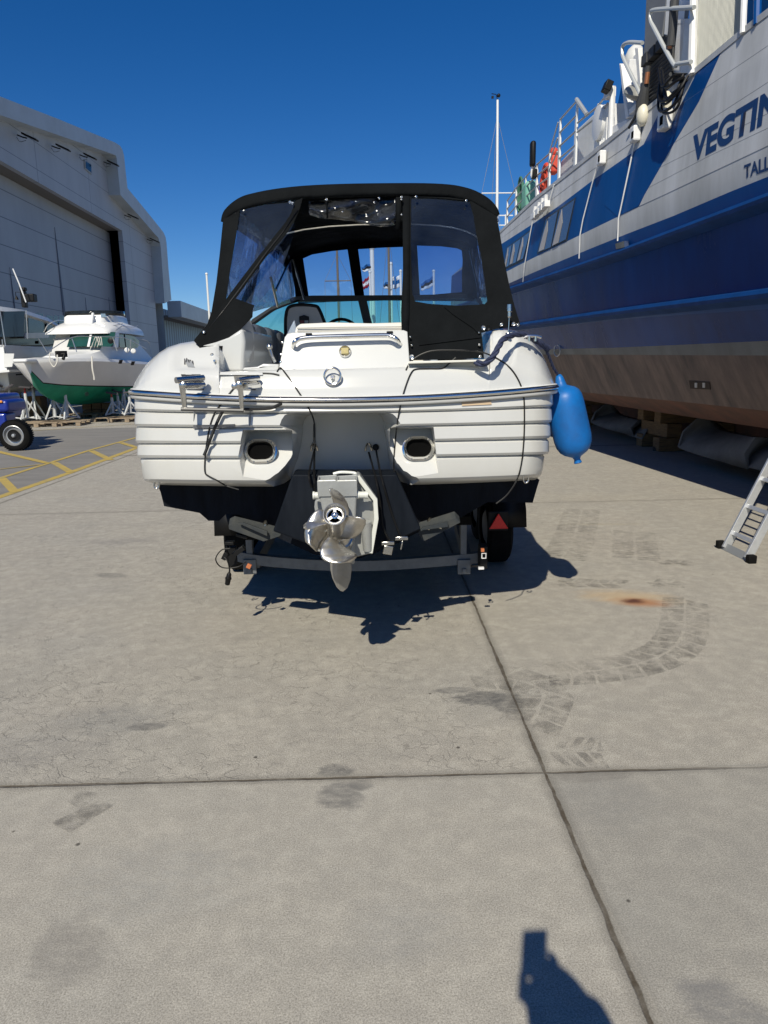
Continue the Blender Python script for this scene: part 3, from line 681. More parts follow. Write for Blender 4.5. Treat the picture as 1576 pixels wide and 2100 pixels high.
for dzz in (0, -.14): mb.tube([PPL(1185, 252, RA, FB)+V((0,0,dzz)), T[7]+V((0, 0, dzz-.04)), e8+V((0,0,dzz-.02))], .016, 6)
mb.build('rail', rg, ferry)
# bulwark plates behind the railing
mb = MB(); a_ = 4.5
mb.prism([PPL(1148, 378, a_, FB), PPL(1150, 332, a_, FB), PPL(1180, 300, a_, FB), PPL(1182, 352, a_, FB)], V((.05, 0, 0)))
mb.prism([PPL(1182, 350, a_, FB), PPL(1184, 265, a_, FB), PPL(1215, 236, a_, FB), PPL(1224, 232, a_, FB), PPL(1226, 312, a_, FB)], V((.9, 0, 0)))
mb.build('deck_locker', mat('locker_white', (.62,.64,.66), .5, var=.12), ferry, smooth=False, bevel=.03)
# deck equipment
org = mat('lifebuoy_orange', (.62,.07,.035), .6, var=.15); grn = mat('mint_green', (.22,.52,.40), .6, var=.3)
def fring(px, py, r, a_, name, m, sc=1):
    c0 = PPL(px, py, a_, FB); mb = MB(); mb.tube([c0+V((.1*cos(t)*0, r*cos(t), r*sin(t)*sc)) for t in [2*pi*i/28 for i in range(29)]], r*.24, 8, caps=False); return mb.build(name, m, ferry), c0
for (x, y) in ((1120, 362), (1117, 378)): fring(x, y, .20, 4.4, 'lifebuoy', org)
c0 = PPL(1136, 338, 4.4, FB); mb = MB(); mb.box(c0, (.15, .25, .32)); mb.sphere(c0+V((0,0,.22)), .08); mb.build('life_jacket_bag', org, ferry, bevel=.04)
c0 = PPL(1067, 400, 4.4, FB); mb = MB()
for k in range(5): mb.tube([c0+V((.03*k, (.24-.02*k)*cos(t)+.03*k, (.36-.03*k)*sin(t)-.02*k)) for t in [2*pi*i/20 for i in range(21)]], .022, 6)
mb.build('coiled_green_rope', mat('green_rope', (.05,.16,.10), .8), ferry)
c0 = PPL(1086, 403, 4.4, FB); mb = MB(); mb.box(c0, (.25, .5, .55)); mb.build('mint_box', grn, ferry, bevel=.08)
c0 = PPL(1093, 316, 4.2, FB); mb = MB(); mb.box(c0, (.10, .17, .46)); mr_ = mb.build('dock_mirror', blackp, ferry, bevel=.04)
mb = MB(); q1 = PPL(1100, 352, 4.3, FB); mb.tube([c0+V((0, 0, -.2)), c0+V((0, .04, -.4)), q1+V((0, 0, .08)), q1, PPL(1104, 400, 4.3, FB)], .025, 8, 5); mb.build('mirror_arm', pipe, mr_)
c0 = PPL(1096, 357, 4.25, FB); mb = MB(); mb.box(c0, (.1, .16, .16)); mb.build('work_light', blackp, ferry, bevel=.02)
# life-raft canister, fan unit, lamp mast
mb = MB(); c0 = PPL(1238, 252, 4.35, FB); mb.lathe(c0+V((-.1, 0, 0)), V((1, 0, 0)), [(-.02, .1), (0, .24), (.3, .25), (.34, .25), (.66, .24), (.70, .1)], 20); mb.build('liferaft_canister', mat('raft_white', (.78,.78,.76), .35), ferry)
mb = MB(); c0 = PPL(1272, 262, 4.6, FB); mb.box(c0, (.6, .55, .5))
for k in range(6): mb.box(c0+V((-.31, -.2+.08*k, -.45)), (.02, .03, .5))
mb.build('vent_box', pipe, ferry, smooth=False, bevel=.02)
c1 = PPL(1256, 222, 4.3, FB); c2 = PPL(1257, 178, 4.3, FB); mb = MB(); mb.tube([c1+V((0,0,-.4)), c2], .045, 8); mb.box(PPL(1251, 192, 4.28, FB), (.12, .17, .12)); mm = mb.build('lamp_mast', pipe, ferry)
mb = MB(); mb.box(PPL(1246, 178, 4.2, FB), (.1, .16, .14), Matrix.Rotation(.4, 3, 'Y')); mb.build('flood_lamp', blackp, mm, bevel=.01)
# blue funnel casing behind the crane
mb = MB(); mb.prism([PPL(1262, 240, 5.6, FB), PPL(1278, 160, 5.6, FB), PPL(1345, 40, 5.6, FB), PPL(1440, 40, 5.6, FB), PPL(1440, 200, 5.6, FB)], V((1.5, 0, 0))); mb.build('funnel_casing', fblue, ferry, smooth=False)
# boarding-ramp / crane structure
gry = mat('ramp_grey', (.17,.18,.195), .6, var=.15, vscale=4, bump=.1); dgy = mat('ramp_underside', (.05,.052,.055), .7, var=.3, vscale=6)
cr_ = 4.3
def fp(px, py, a_=cr_): return PPL(px, py, a_, FB)
mb = MB(); mb.prism([fp(1326, -20), fp(1368, -20), fp(1364, 30), fp(1357, 78), fp(1320, 126)], V((.3, 0, 0))); mb.build('boarding_ramp_panel', gry, ferry, smooth=False, bevel=.01)
mb = MB(); mb.prism([fp(1320, 127), fp(1358, 78), fp(1378, 85), fp(1380, 150), fp(1352, 200), fp(1325, 215), fp(1320, 160)], V((.5, 0, 0)))
for k in range(9): a1 = fp(1337+k*1.0, 137+k*9); mb.tube([fp(1334, 140+k*8, 4.25), fp(1376, 98+k*9, 4.25)], .025, 6)
for (x, y) in ((1330, 122), (1345, 108), (1360, 92)): mb.box(fp(x, y, 4.22), (.12, .16, .12))
mb.build('ramp_mechanism', dgy, ferry, smooth=False)
for quad in ([(1369, -20), (1385, -20), (1377, 75), (1362, 72)], [(1388, 45), (1404, 45), (1397, 150), (1381, 150)], [(1371, 45), (1404, 38), (1404, 50), (1370, 56)], [(1396, 0), (1420, 0), (1416, 12), (1396, 14)], [(1270, 130), (1274, 132), (1289, 240), (1283, 245)],
             [(1302, 97), (1309, 98), (1315, 185), (1310, 185)], [(1290, 225), (1305, 212), (1308, 220), (1290, 236)], [(1250, 262), (1285, 245), (1285, 258), (1252, 277)]):
    mb = MB(); mb.prism([fp(*p) for p in quad], V((.14, 0, 0))); mb.build('white_bracket', pipe, ferry, smooth=False, bevel=.01)
for pts in ([(1424, 15), (1345, 20), (1335, 27), (1335, 42), (1342, 58), (1381, 130), (1390, 131), (1418, 127)], [(1318, 88), (1290, 87), (1278, 94), (1277, 108), (1281, 124), (1310, 185), (1312, 195)]):
    mb = MB(); mb.tube([fp(x, y, 4.12) for x, y in pts], .024, 8, 4); mb.build('guard_hoop', mat('hoop_grey', (.5,.52,.52), .4, .2), ferry)
mb = MB()
for pts in ([(1330, 135), (1325, 170), (1318, 210), (1314, 235)], [(1384, 0), (1380, 60), (1376, 95)]): mb.tube([fp(x, y, 4.15) for x, y in pts], [.03, .045, .075, .07][:len(pts)] if len(pts) == 4 else .05, 10); mb.build('hydraulic_ram', dgy, ferry); mb = MB()
mb = MB(); mb.tube([fp(1379, 66, 4.14), fp(1373, 100, 4.14)], .028, 8); mb.build('ram_rod', mat('copper_rust', (.42,.17,.08), .4, .5), ferry); mb = MB(); mb.tube([fp(1329, 148, 4.14), fp(1326, 172, 4.14)], .028, 8); mb.build('ram_rod', mat('copper_rust', (.42,.17,.08), .4, .5), ferry)
random.seed(3); mb = MB()
for k in range(9):
    x0 = 1350+random.uniform(0, 12); y0_ = 150+random.uniform(-10, 50); mb.tube([fp(x0, y0_, 4.1), fp(x0+random.uniform(-4, 10), y0_+35, 4.02), fp(x0+30, y0_+20+random.uniform(-10, 10), 4.02), fp(x0+48+random.uniform(-5, 5), 152+k*1.5, 4.1)], .015, 6, 6)
mb.build('hydraulic_hoses', blackp, ferry)
for (x, y, r) in ((1402, 122, .17), (1303, 125, .15), (1291, 148, .12)):
    mb = MB(); mb.sphere(fp(x, y, 4.6), r, 16, (1, 1, 1.4)); mb.build('fender_ball', mat('ball_white', (.6,.6,.58), .5), ferry)
mb = MB(); c0 = fp(1306, 190, 4.3); mb.sphere(c0, .2, 16, (.8, 1.2, .45), Matrix.Rotation(.5, 3, 'X')); mb.build('searchlight', mat('lamp_shell', (.26,.26,.24), .4), ferry)
for (x, y) in ((1318, 236), (1367, 212)):
    mb = MB(); mb.sphere(fp(x, y, 4.15), .09, 14, (.8, 1.0, 1.5)); mb.build('cowl_lamp', mat('cowl_cream', (.72,.68,.55), .4), ferry)
random.seed(5)
for k in range(16):
    x, y = random.uniform(1290, 1400), 0; y = random.uniform(60, 205) if x > 1330 else random.uniform(130, 215)
    mb = MB(); c0 = fp(x, y, random.uniform(4.3, 4.6)); mb.box(c0, (random.uniform(.05, .2), random.uniform(.05, .25), random.uniform(.1, .45)), Matrix.Rotation(random.uniform(-.5, .5), 3, 'X')); mb.build('deck_fitting', [pipe, dgy, gry, rg][k % 4], ferry, smooth=False, bevel=.008)
mb = MB(); mb.tube([fp(1312, 212, 4.15), fp(1303, 240, 4.15), fp(1290, 262, 4.15)], .02, 6); mb.build('rod', dgy, ferry)
# ribbed cream wall of the deckhouse
mb = MB(); zt_ = 7.5; a1, a2_ = fp(1424, 150, 4.22), fp(1524, 66, 4.22); N = 40; rows = []
for r_ in range(2):
    row = []
    for i in range(N*2+1):
        p = a1.lerp(a2_, i/(N*2)); row.append(V((p.x+(.03 if i % 2 else 0), p.y, p.z-.05 if r_ == 0 else zt_)))
    rows.append(row)
mb.grid(rows); mb.grid([rows[1], [p+V((2, 0, 0)) for p in rows[1]]]); mb.build('ribbed_wall', mat('ribbed_cream', (.56,.56,.50), .6, var=.2, vscale=3, stretch=(1,4,.4)), ferry, smooth=False, recalc=False)
mb = MB(); mb.tube([fp(1420, 152, 4.18), V((fp(1420, 152, 4.18).x, fp(1420, 152).y, 7.5))], .045, 8); mb.tube([fp(1524, 68, 4.18), V((fp(1524, 68, 4.18).x, fp(1524, 68).y, 7.5))], .03, 8); mb.build('corner_post', pipe, ferry)
mb = MB(); mb.prism([fp(1526, 70, 4.7), fp(1526, -60, 4.7), fp(1640, -60, 4.7), fp(1640, 0, 4.7)], V((1, 0, 0))); mb.build('wheelhouse_side', fblue, ferry, smooth=False)
mb = MB(); mb.tube([fp(1553, 50, 4.2), fp(1555, -30, 4.2)], .035, 8); mb.build('blue_davit', fblue, ferry)

# blocks and slings under the ferry
wood = mat('timber', (.21,.13,.058), .85, col2=(.11,.07,.04), vscale=6, stretch=(1, 1, 6), detail=8, bump=.3, bscale=20)
def crib(px, py, n_, wd_, lab, dz=0):
    c0 = G(px, py); r0 = empty('timber_crib', c0, lab, 'timber blocks', 'timber blocks under the ferry'); z = 0; h = .26; k = 0
    while z < n_*h:
        for j in range(2):
            mb = MB()
            if k % 2 == 0: mb.box(c0+V((0, (j-.5)*.8, z+h/2)), (1.5, .28, h-.01))
            else: mb.box(c0+V(((j-.5)*1.0, 0, z+h/2)), (.28, 1.2, h-.01))
            mb.build('timber', wood, r0, smooth=False, bevel=.012)
        z += h; k += 1
    return r0
cb = crib(1405, 918, 4, 1, 'timber crib with a steel prop leaning on it under the ferry hull, nearest the camera')
crib(1225, 868, 4, 1, 'timber crib half hidden behind the blue fender under the ferry')
mb = MB(); p0 = G(1345, 925); p1 = G(1405, 905)+V((-.1, 0, .95)); mb.sweep([p0, p1], [(-.05,-.05), (.05,-.05), (.05,.05), (-.05,.05)]); tag(mb.build('prop_strut', dgy, smooth=False, fix=True), 'dark steel prop leaning against the timber crib under the ferry', 'prop')
grayf = mat('grey_tarpaulin', (.15,.155,.16), .8, col2=(.10,.105,.11), vscale=2, bump=.4, bscale=2.5, bdist=.08)
def sling(x0, x1, ytop, ybot, lab, Xp):
    N = 16; rows = [[], [], [], []]
    for i in range(N+1):
        t = i/N; px = lerp(x0, x1, t)
        yt = interp(t, ytop); yb = interp(t, ybot); a_ = PX(px, yt, Xp+.25*sin(t*9)); b_ = PX(px, yb, Xp-.3); b_.y = a_.y; b_.z = max(.02, b_.z)
        rows[0].append(a_+V((.15, 0, -.01))); rows[1].append(a_); rows[2].append(a_.lerp(b_, .5)+V((-.1, 0, 0))); rows[3].append(V((b_.x, b_.y, b_.z)))
    mb = MB(); mb.grid(rows); o = mb.build('hull_sling', grayf, None, ang=60, solid=.03, fix=True, recalc=False); return tag(o, lab, 'tarpaulin', 'grey covers under the ferry hull')
sling(1243, 1360, [(0, 828), (.15, 850), (.5, 862), (1, 862)], [(0, 868), (.3, 888), (.7, 900), (1, 912)], 'sagging grey cover hung under the ferry, left of the near timber crib', 5.9)
sling(1434, 1640, [(0, 855), (.2, 885), (.5, 898), (1, 900)], [(0, 925), (.3, 950), (.6, 968), (1, 985)], 'sagging grey cover hung under the ferry, right of the near timber crib', 5.6)

# ================================================================== MAIN MOTOR CRUISER
RIG = True
XC = lambda Y: -.070+.062*(Y-3.8)
boat = empty('motor_cruiser', (-.05, 4.3, 0), 'white motor cruiser with black canvas canopy on a trailer, stern drive towards us', 'boat')
YT = 4.0
def tY(u):
    a = abs(u); c = max(0, min(1, (a-.90)/.10)); return YT+.17*u*u+.14*(1-sqrt(max(0, 1-c*c)))
US = [-1, -.996, -.985, -.965, -.94, -.91, -.87, -.8, -.7, -.6, -.5, -.4, -.3, -.2, -.1, 0, .1, .2, .3, .4, .5, .6, .7, .8, .87, .91, .94, .965, .985, .996, 1]
YF = [4.6, 5.3, 6.2, 7.2, 8.2, 9.0, 9.6]; WF = [1, 1.0, .985, .92, .76, .5, .06]
def q3(l, c, r, t): # quadratic through t=0,.5,1
    return l*(1-t)*(1-2*t)+c*4*t*(1-t)+r*t*(2*t-1)
def ring(pl, pr, yl, yc, yr, dy=0, shr=1.0, rise=.055):
    out = []
    for u in US:
        t = (u+1)/2; out.append(PY(lerp(pl, pr, t), q3(yl, yc, yr, t), tY(u)+dy))
    R_, L_ = out[-1], out[0]; hw = (R_.x-L_.x)/2*shr
    def side(sg, P0): return [V((XC(Y)+sg*hw*w_, Y, P0.z+rise*max(0, Y-5)**1.2*.35)) for Y, w_ in zip(YF, WF)]
    return out+side(1, R_)+side(-1, L_)[::-1]
rows = []
spec = [  # pl, pr, yl, yc, yr, dy
 (273, 1137, 812, 829, 802, .004), (277, 1134, 817, 834, 807, .006), (276, 1135, 822, 838, 811, .0),
 (276, 1135, 838, 843, 829, -.004), (279, 1132, 842.5, 845.5, 833, .004), (281, 1129, 844, 847, 835, .022), (277, 1132, 848, 850, 839, .006),
 (276, 1133, 869, 871, 861, -.002), (279, 1130, 874, 874.5, 865.5, .006), (282, 1126.5, 875.5, 876, 867.5, .024), (279, 1129, 880, 880, 872, .008),
 (278, 1130, 903, 903, 893, 0), (281, 1127, 908.5, 906.5, 898, .008), (285, 1122, 910, 908, 900, .026), (282, 1126, 915, 913, 905, .010),
 (281, 1126.5, 933, 934, 926, .002), (284, 1124, 938.5, 937.5, 931, .010), (289, 1114, 940, 939.5, 933, .030), (288.5, 1117, 945, 945, 937, .014),
 (291, 1114, 968, 972, 960, .012), (294, 1111, 982, 984, 972, .018), (297, 1107, 986, 988, 977, .03), (322, 1098, 994, 997, 984, .11)]
for s_ in spec: rows.append(ring(*s_, rise=.05))
mb = MB(); mb.grid(rows, closed=True); n = len(rows[0])
mb.f.append(list(range(n))); mb.mi.append(0); b0 = (len(rows)-1)*n; mb.f.append([b0+i for i in range(n)][::-1]); mb.mi.append(0)
hull = mb.build('hull', gel2, boat, smooth=False)
def loft_cut(front, back, mid=None):
    rs = [front]+([mid] if mid else [])+[back]; n = len(front); mb = MB(); mb.grid(rs, closed=True); k = (len(rs)-1)*n
    mb.f.append(list(range(n))); mb.f.append([k+i for i in range(n)][::-1]); mb.mi += [0, 0]; return mb
def cut(target, cmb):
    c_ = cmb.build('cutter', gel2, None, smooth=False); m_ = target.modifiers.new('b', 'BOOLEAN'); m_.operation = 'DIFFERENCE'; m_.solver = 'EXACT'; m_.object = c_
    apply_mods(target); me_ = c_.data; bpy.data.objects.remove(c_); bpy.data.meshes.remove(me_)
# exhaust scoops
def hexcut(F, B):
    mb = MB(); mb.hexa(F+B); return mb
cut(hull, hexcut([PY(480, 876, 3.7), PY(600, 876, 3.7), PY(600, 1003, 3.7), PY(459, 1003, 3.7)], [PY(514, 886, 4.25), PY(600, 886, 4.25), PY(600, 992, 4.03), PY(497, 990, 4.03)]))
cut(hull, hexcut([PY(800, 870, 3.7), PY(897, 870, 3.7), PY(913, 1003, 3.7), PY(800, 1003, 3.7)], [PY(800, 880, 4.22), PY(884, 880, 4.22), PY(902, 988, 4.02), PY(800, 988, 4.02)]))
# engine-drive recess
fr = [(574, 846.5), (566, 851), (560, 860), (556, 873), (572, 880), (588, 889), (584, 910), (573, 938), (557, 961), (538, 976), (512, 990), (500, 1012),
      (902, 1012), (893, 988), (866, 979), (846, 970), (830, 955), (815, 928), (808, 905), (803, 884), (818, 880), (834, 872), (826, 858), (815, 848), (806, 845)]
bk = [(640, 850), (630, 854), (625, 862), (622, 872), (622, 880), (622, 889), (618, 915), (612, 940), (606, 955), (602, 968), (598, 980), (594, 1020),
      (812, 1020), (808, 980), (804, 968), (800, 955), (797, 940), (793, 915), (790, 889), (788, 880), (788, 873), (787, 866), (784, 858), (780, 852), (770, 849)]
md = [(lerp(a[0], b[0], .62), lerp(a[1], b[1], .5)) for a, b in zip(fr, bk)]
cut(hull, loft_cut([PY(x+(x-700)*.02, y, 3.86) for x, y in fr], [PY(x, y, 4.50) for x, y in bk], [PY(x, y, 4.14) for x, y in md]))
hull.data.shade_smooth(); hull.data.set_sharp_from_angle(angle=radians(28))
q_ = hull.modifiers.new('b', 'BEVEL'); q_.width = .006; q_.segments = 2; q_.limit_method = 'ANGLE'; q_.angle_limit = radians(32); q_.harden_normals = False
bH = bvh_of([hull])
def onH(px, py, off=.01, bv=None):
    r = ray(px, py).normalized(); h = (bv or bH).ray_cast(CO, r)
    if h[0] is None: return PY(px, py, 4.0), V((0, -1, 0))
    nn = h[1] if h[1].dot(r) < 0 else -h[1]; return h[0]+nn*off, nn
# rub rail: white flange, chrome insert with rivets
rail_pts = ring(272, 1139.5, 806, 822, 796, -.012)
na = len(US); path = rail_pts[na+len(YF):][1:]+rail_pts[:na]+rail_pts[na:na+len(YF)-1]
mb = MB(); mb.sweep(path, [(-.012, -.030), (.006, -.030), (.014, -.022), (.014, .018), (.006, .026), (-.012, .026)][::1]); 
rr_ = mb.build('rub_rail', mat('rail_white', (.62,.62,.60), .3), boat, ang=50)
mb = MB(); mb.sweep(path, [(-.002, -.006), (.016, -.008), (.024, .0), (.026, .006), (.022, .014), (.015, .018), (-.002, .016)]); rc = mb.build('rail_insert', chrome, rr_, ang=60)
mb = MB(); mb.sweep(path, [(-.002, .0165), (.017, .0165), (.017, .0205), (-.002, .0205)]); mb.build('rail_gasket', blackp, rr_, ang=60)
mb = MB(); mb.sweep(path, [(-.002, -.0105), (.017, -.0105), (.017, -.0075), (-.002, -.0075)]); mb.build('rail_gasket', blackp, rr_, ang=60)
mb = MB()
for i in range(14):
    p = PY(285+i*64, q3(806, 822, 796, (13+i*64)/867)-1, tY(-1+2*(13+i*64)/867)-.035); mb.sphere(p, .0045, 8)
o = mb.build('rail_rivets', chrome, rr_)
# ---- deck moulding above the rail
TOP = [(272, 797.5), (276, 786), (285, 770), (297, 752), (310, 738), (327, 723), (345, 712), (370, 704), (395, 700), (425, 699), (446, 700), (449, 703), (451, 760), (455, 763), (570, 758.5), (700, 757), (835, 753), (1000, 748), (1003, 745), (1006, 684), (1012, 677), (1030, 673), (1060, 678), (1078, 690), (1092, 700), (1110, 722), (1120, 741), (1130, 766), (1137, 785), (1139.5, 789)]
cols = sorted(set([a for a, _ in TOP]+[lerp(272, 1139.5, (u+1)/2) for u in US]+list(range(300, 1130, 6))))
TS = [(0, 0, 0), (.02, .012, .02), (.10, .02, .0), (.22, .035, 0), (.30, .044, 0), (.34, .05, 0), (.38, .055, 0), (.42, .062, 0), (.5, .08, 0), (.57, .095, 0), (.65, .11, 0), (.75, .138, 0), (.85, .165, 0), (.95, .21, 0), (1.0, .27, 0)]
grid_ = [[] for _ in range(len(TS)+3)]
for px in cols:
    u = -1+2*(px-272)/867.5; t = (px-272)/867.5; base = q3(805, 820, 795, t); top = interp(px, TOP); hump = px < 450 or px > 1004
    for k, (tt, dY, _) in enumerate(TS):
        sc = 1.0 if hump else .30
        yy = lerp(base, top, tt); Yq = tY(u)-.01+dY*sc
        if hump: Yq -= .03*sin(pi*tt)
        sm = lambda a, b, v: (lambda t_: t_*t_*(3-2*t_))(max(0, min(1, (v-a)/(b-a))))
        Yq += .06*sm(338, 376, px-(760-yy)*.25)*(1-sm(440, 452, px))*(1-sm(748, 766, yy))*sm(.0, .1, tt)
        Yq += .05*(1-sm(1052, 1066, px+(yy-700)*.3))*sm(1001, 1004, px)*(1-sm(738, 746, yy))*sm(690, 700, yy)
        grid_[k].append(PY(px, yy, Yq))
    P = grid_[len(TS)-1][-1]
    zt_ = P.z; grid_[len(TS)].append(V((P.x, P.y+.10, zt_+.002))); grid_[len(TS)+1].append(V((lerp(P.x, XC(5), .0), P.y+.5, zt_))); grid_[len(TS)+2].append(V((P.x+.05, 5.3, zt_)))
mb = MB(); mb.grid(grid_); deckm = mb.build('transom_deck', gel, boat, ang=42, bevel=.0)
bD = bvh_of([hull, deckm])
# side decks running forward to the bow
for sg in (-1, 1):
    rows_ = []
    for Y, w_ in zip([4.9, 5.6, 6.4, 7.2, 8.2, 9.0, 9.55], [1, .99, .97, .91, .76, .5, .1]):
        hw = 1.20*w_; z0 = 1.55+.05*max(0, Y-5)**1.2*.35; xo = XC(Y)
        rows_.append([V((xo+sg*hw, Y, z0)), V((xo+sg*hw*.98, Y, z0+.12)), V((xo+sg*hw*.88, Y, z0+.26)), V((xo+sg*hw*.70, Y, z0+.30)), V((xo+sg*hw*.62, Y, z0+.28))])
    mb = MB(); mb.grid(rows_); mb.build('side_deck', gel, boat, ang=50)
mb = MB(); rows_ = []
for Y, w_, z_ in ((7.0, .9, 1.95), (7.8, .83, 1.98), (8.6, .62, 1.97), (9.3, .3, 1.93), (9.6, .06, 1.9)): rows_.append([V((XC(Y)+1.14*w_*k, Y, z_+.08*(1-k*k)-.1*abs(k))) for k in (-1, -.6, -.2, .2, .6, 1)])
mb.grid(rows_); mb.build('foredeck', gel, boat)
# ---- engine hatch block with handrail, light
def block(name, front, Y0, depth, m, par, lean=.0, bev=.02, seg=3):
    """front outline (pixels) at depth Y0 (+lean towards its top), run forward by depth"""
    ys = [y for _, y in front]; yb, yt = max(ys), min(ys); P = [PY(x, y, Y0+lean*(yb-y)/(yb-yt)) for x, y in front]
    mb = MB(); mb.prism(P, V((.062*depth, depth, 0))); return mb.build(name, m, par, bevel=bev, seg=seg)
hb = block('engine_hatch', [(571, 766), (573, 752), (584, 692), (590, 684), (600, 682), (828, 677), (836, 680), (842, 762)], 4.14, .62, gel, boat, .10)
bHa = bvh_of([hb])
def onB(px, py, off=.0, bv=None): return onH(px, py, off, bv or bHa)
cushm = mat('cushion_cream', (.66,.65,.60), .55, var=.06, vscale=6, bump=.15, bscale=18)
pad = block('sun_pad', [(604, 684), (607, 671), (616, 664), (680, 661), (760, 663), (822, 661), (832, 664), (832, 680)], 4.42, 1.0, cushm, boat, .04, .02)
mb = MB(); mb.tube([PY(x, y, 4.425) for x, y in ((610, 673), (700, 671), (829, 670))], .004, 6); mb.tube([PY(x, y, 4.415) for x, y in ((610, 679), (700, 677), (829, 675))], .004, 6); mb.build('pad_piping', mat('piping_grey', (.4,.39,.36), .5), pad)
hp = [(602, 712), (606, 703), (616, 696), (640, 692.5), (700, 690.5), (780, 688.5), (800, 690), (813, 697), (821, 706)]
mb = MB(); pts = []
for i, (x, y) in enumerate(hp):
    p, nn = onB(x, y, 0); pts.append(p+V((0, -.055 if 0 < i < len(hp)-1 else -.0, 0)))
mb.tube(pts, .0125, 12, 5); mb.build('handrail', chrome, hb)
for (x, y, r_, nm) in ((708, 722, .034, 'stern_light'),):
    p, nn = onB(x, y, 0); mb = MB(); mb.lathe(p, nn, [(0, r_), (.010, r_), (.016, r_*.86), (.012, r_*.78), (.005, r_*.75)], 28); sl = mb.build('stern_light', chrome, hb, ang=40)
    mb = MB(); mb.box(p+nn*.012, (r_*1.25, .016, r_*1.1), nn.to_track_quat('Y', 'Z').to_matrix()); mb.build('lens', mat('amber_lens', (.5,.42,.18), .15, coat=.6, var=.3, vscale=60), sl, bevel=.004)
for (x, y) in ((580, 703), (577, 727), (576, 742)):
    p, nn = onB(x, y, 0); mb = MB(); mb.lathe(p, nn, [(0, .006), (.004, .006), (.006, .002)], 10); mb.build('screw', chrome, hb)
for (x, y) in ((634, 689), (800, 685)):
    p, nn = onB(x, y+1, 0); mb = MB(); mb.box(p+V((0, .01, .012)), (.035, .03, .012)); mb.build('hatch_hinge', blackp, hb, bevel=.003)
# ---- ski-tow ring on transom
p, nn = onH(683, 779, 0, bD); mb = MB(); U = V((0, 0, 1)); 
mb.lathe(p, nn, [(0, .040), (.004, .040), (.010, .030), (.012, .012)], 32); tw = mb.build('tow_ring_plate', gel, boat)
rc_ = p+nn*.03+V((0, 0, .006)); mb = MB(); mb.tube([rc_+V((cos(t)*.043, .0, sin(t)*.043)) for t in [2*pi*i/32 for i in range(33)]], .0062, 8, caps=False); mb.build('ring', chrome, tw)
mb = MB(); mb.cyl(p+nn*.01+V((0, 0, -.02)), p+nn*.01+V((0, 0, .02)), .012); mb.cyl(p, p+nn*.034+V((0, 0, .0)), .010, .008); mb.build('stud', chrome, tw)
# ---- exhaust outlets
for (cx, cy) in ((537, 928), (857, 922)):
    p, nn = onH(cx, cy, 0); nn = (nn+V((0, -1.3, 0))).normalized(); p = p+nn*.03; Rt = V((1, 0, 0)); Rt = (Rt-nn*Rt.dot(nn)).normalized(); Up = Rt.cross(-nn).normalized(); Up = Up if Up.z > 0 else -Up
    def oval(w_, h_, d_, n=40):
        w_ *= .75; h_ *= .74
        pts = []; r = h_; s_ = w_-h_
        for i in range(n):
            t = 2*pi*i/n; x = cos(t)*r+(s_ if cos(t) > 0 else -s_); pts.append(p+nn*d_+Rt*x+Up*(sin(t)*r))
        return pts
    mb = MB(); mb.grid([oval(.112, .090, -.12), oval(.119, .093, .0), oval(.120, .094, .007), oval(.108, .082, .010), oval(.104, .078, .012), oval(.101, .075, .030), oval(.094, .068, .035), oval(.087, .061, .026), oval(.086, .060, -.004)], closed=True)
    ex = mb.build('exhaust_outlet', chrome, boat, ang=50)
    mb = MB(); mb.add(oval(.088, .062, .004), [tuple(range(40))]); mb.build('pipe_bore', deep, ex, recalc=False)
    mb = MB()
    for t in (.9, 1.25, 1.9, 2.25, 4.0, 4.4, 5.0, 5.4):
        x = cos(t)*.065+(.019 if cos(t) > 0 else -.019); mb.sphere(p+nn*.011+Rt*x+Up*sin(t)*.065, .0035, 8)
    mb.build('bolts', steel, ex)
# ---- stern eyes, drains under the chine
for (x, y, h_) in ((322, 992, 20), (1079, 981, 18)):
    p0, p1 = PY(x, y-4, 4.14), PY(x, y+h_*.5, 4.14); mb = MB(); r_ = .013
    mb.tube([p0+V((-r_, 0, 0)), p1+V((-r_, 0, .012)), p1+V((0, 0, 0)), p1+V((r_, 0, .012)), p0+V((r_, 0, 0))], .0055, 8, 4); mb.build('stern_eye', steel, boat)
# ---- hatch panel outline on the left quarter and small access lid
lipm = mat('lid_gap', (.16,.17,.18), .6)
for pts in ([(399, 843), (398, 875)], [(513.5, 844), (513, 873)], [(398, 876), (480, 875)]):
    mb = MB(); mb.tube([onH(x, y, .0015)[0] for x, y in pts], .003 if len(pts) and pts[0][1] < 860 else .008, 6, 0); mb.build('locker_seam', lipm, boat)
mb = MB(); P = [onH(x, y, .004)[0] for x, y in ((398, 871), (483, 869.5), (483, 878), (399, 880))]; mb.prism(P, V((0, -.012, 0))); mb.build('ladder_step_edge', mat('step_grey', (.24,.25,.27), .6), boat, smooth=False)
# ---- registration sticker blank and builder's plate
mb = MB(); P = [onH(x, y, .005)[0] for x, y in ((947, 826), (1007, 823), (1008, 829.5), (947.5, 832.5))]; mb.prism(P, V((0, -.001, 0))); mb.build('sticker', mat('beige_tape', (.50,.37,.24), .6), boat, smooth=False)
pl_ = mat('plate_grey', (.25,.26,.27), .5); dk = mat('plate_dark', (.02,.02,.025), .5)
mb = MB(); mb.cur = 0
mb.prism([onH(x, y, .002, bD)[0] for x, y in ((378, 738), (392, 738), (400, 754), (386, 753))], V((0, -.002, 0))); bp_ = mb.build('maker_badge', pl_, boat, smooth=False)
mb = MB()
for a_, b_ in (((380, 737), (380, 748)), ((384, 736), (385, 748)), ((380, 742), (385, 742)), ((388, 739), (389, 748)), ((388, 743), (393, 740)), ((389, 744), (394, 748)), ((396, 741), (397, 748))): mb.tube([onH(*a_, .005, bD)[0], onH(*b_, .005, bD)[0]], .0028, 5)
mb.build('badge_lettering', dk, bp_)
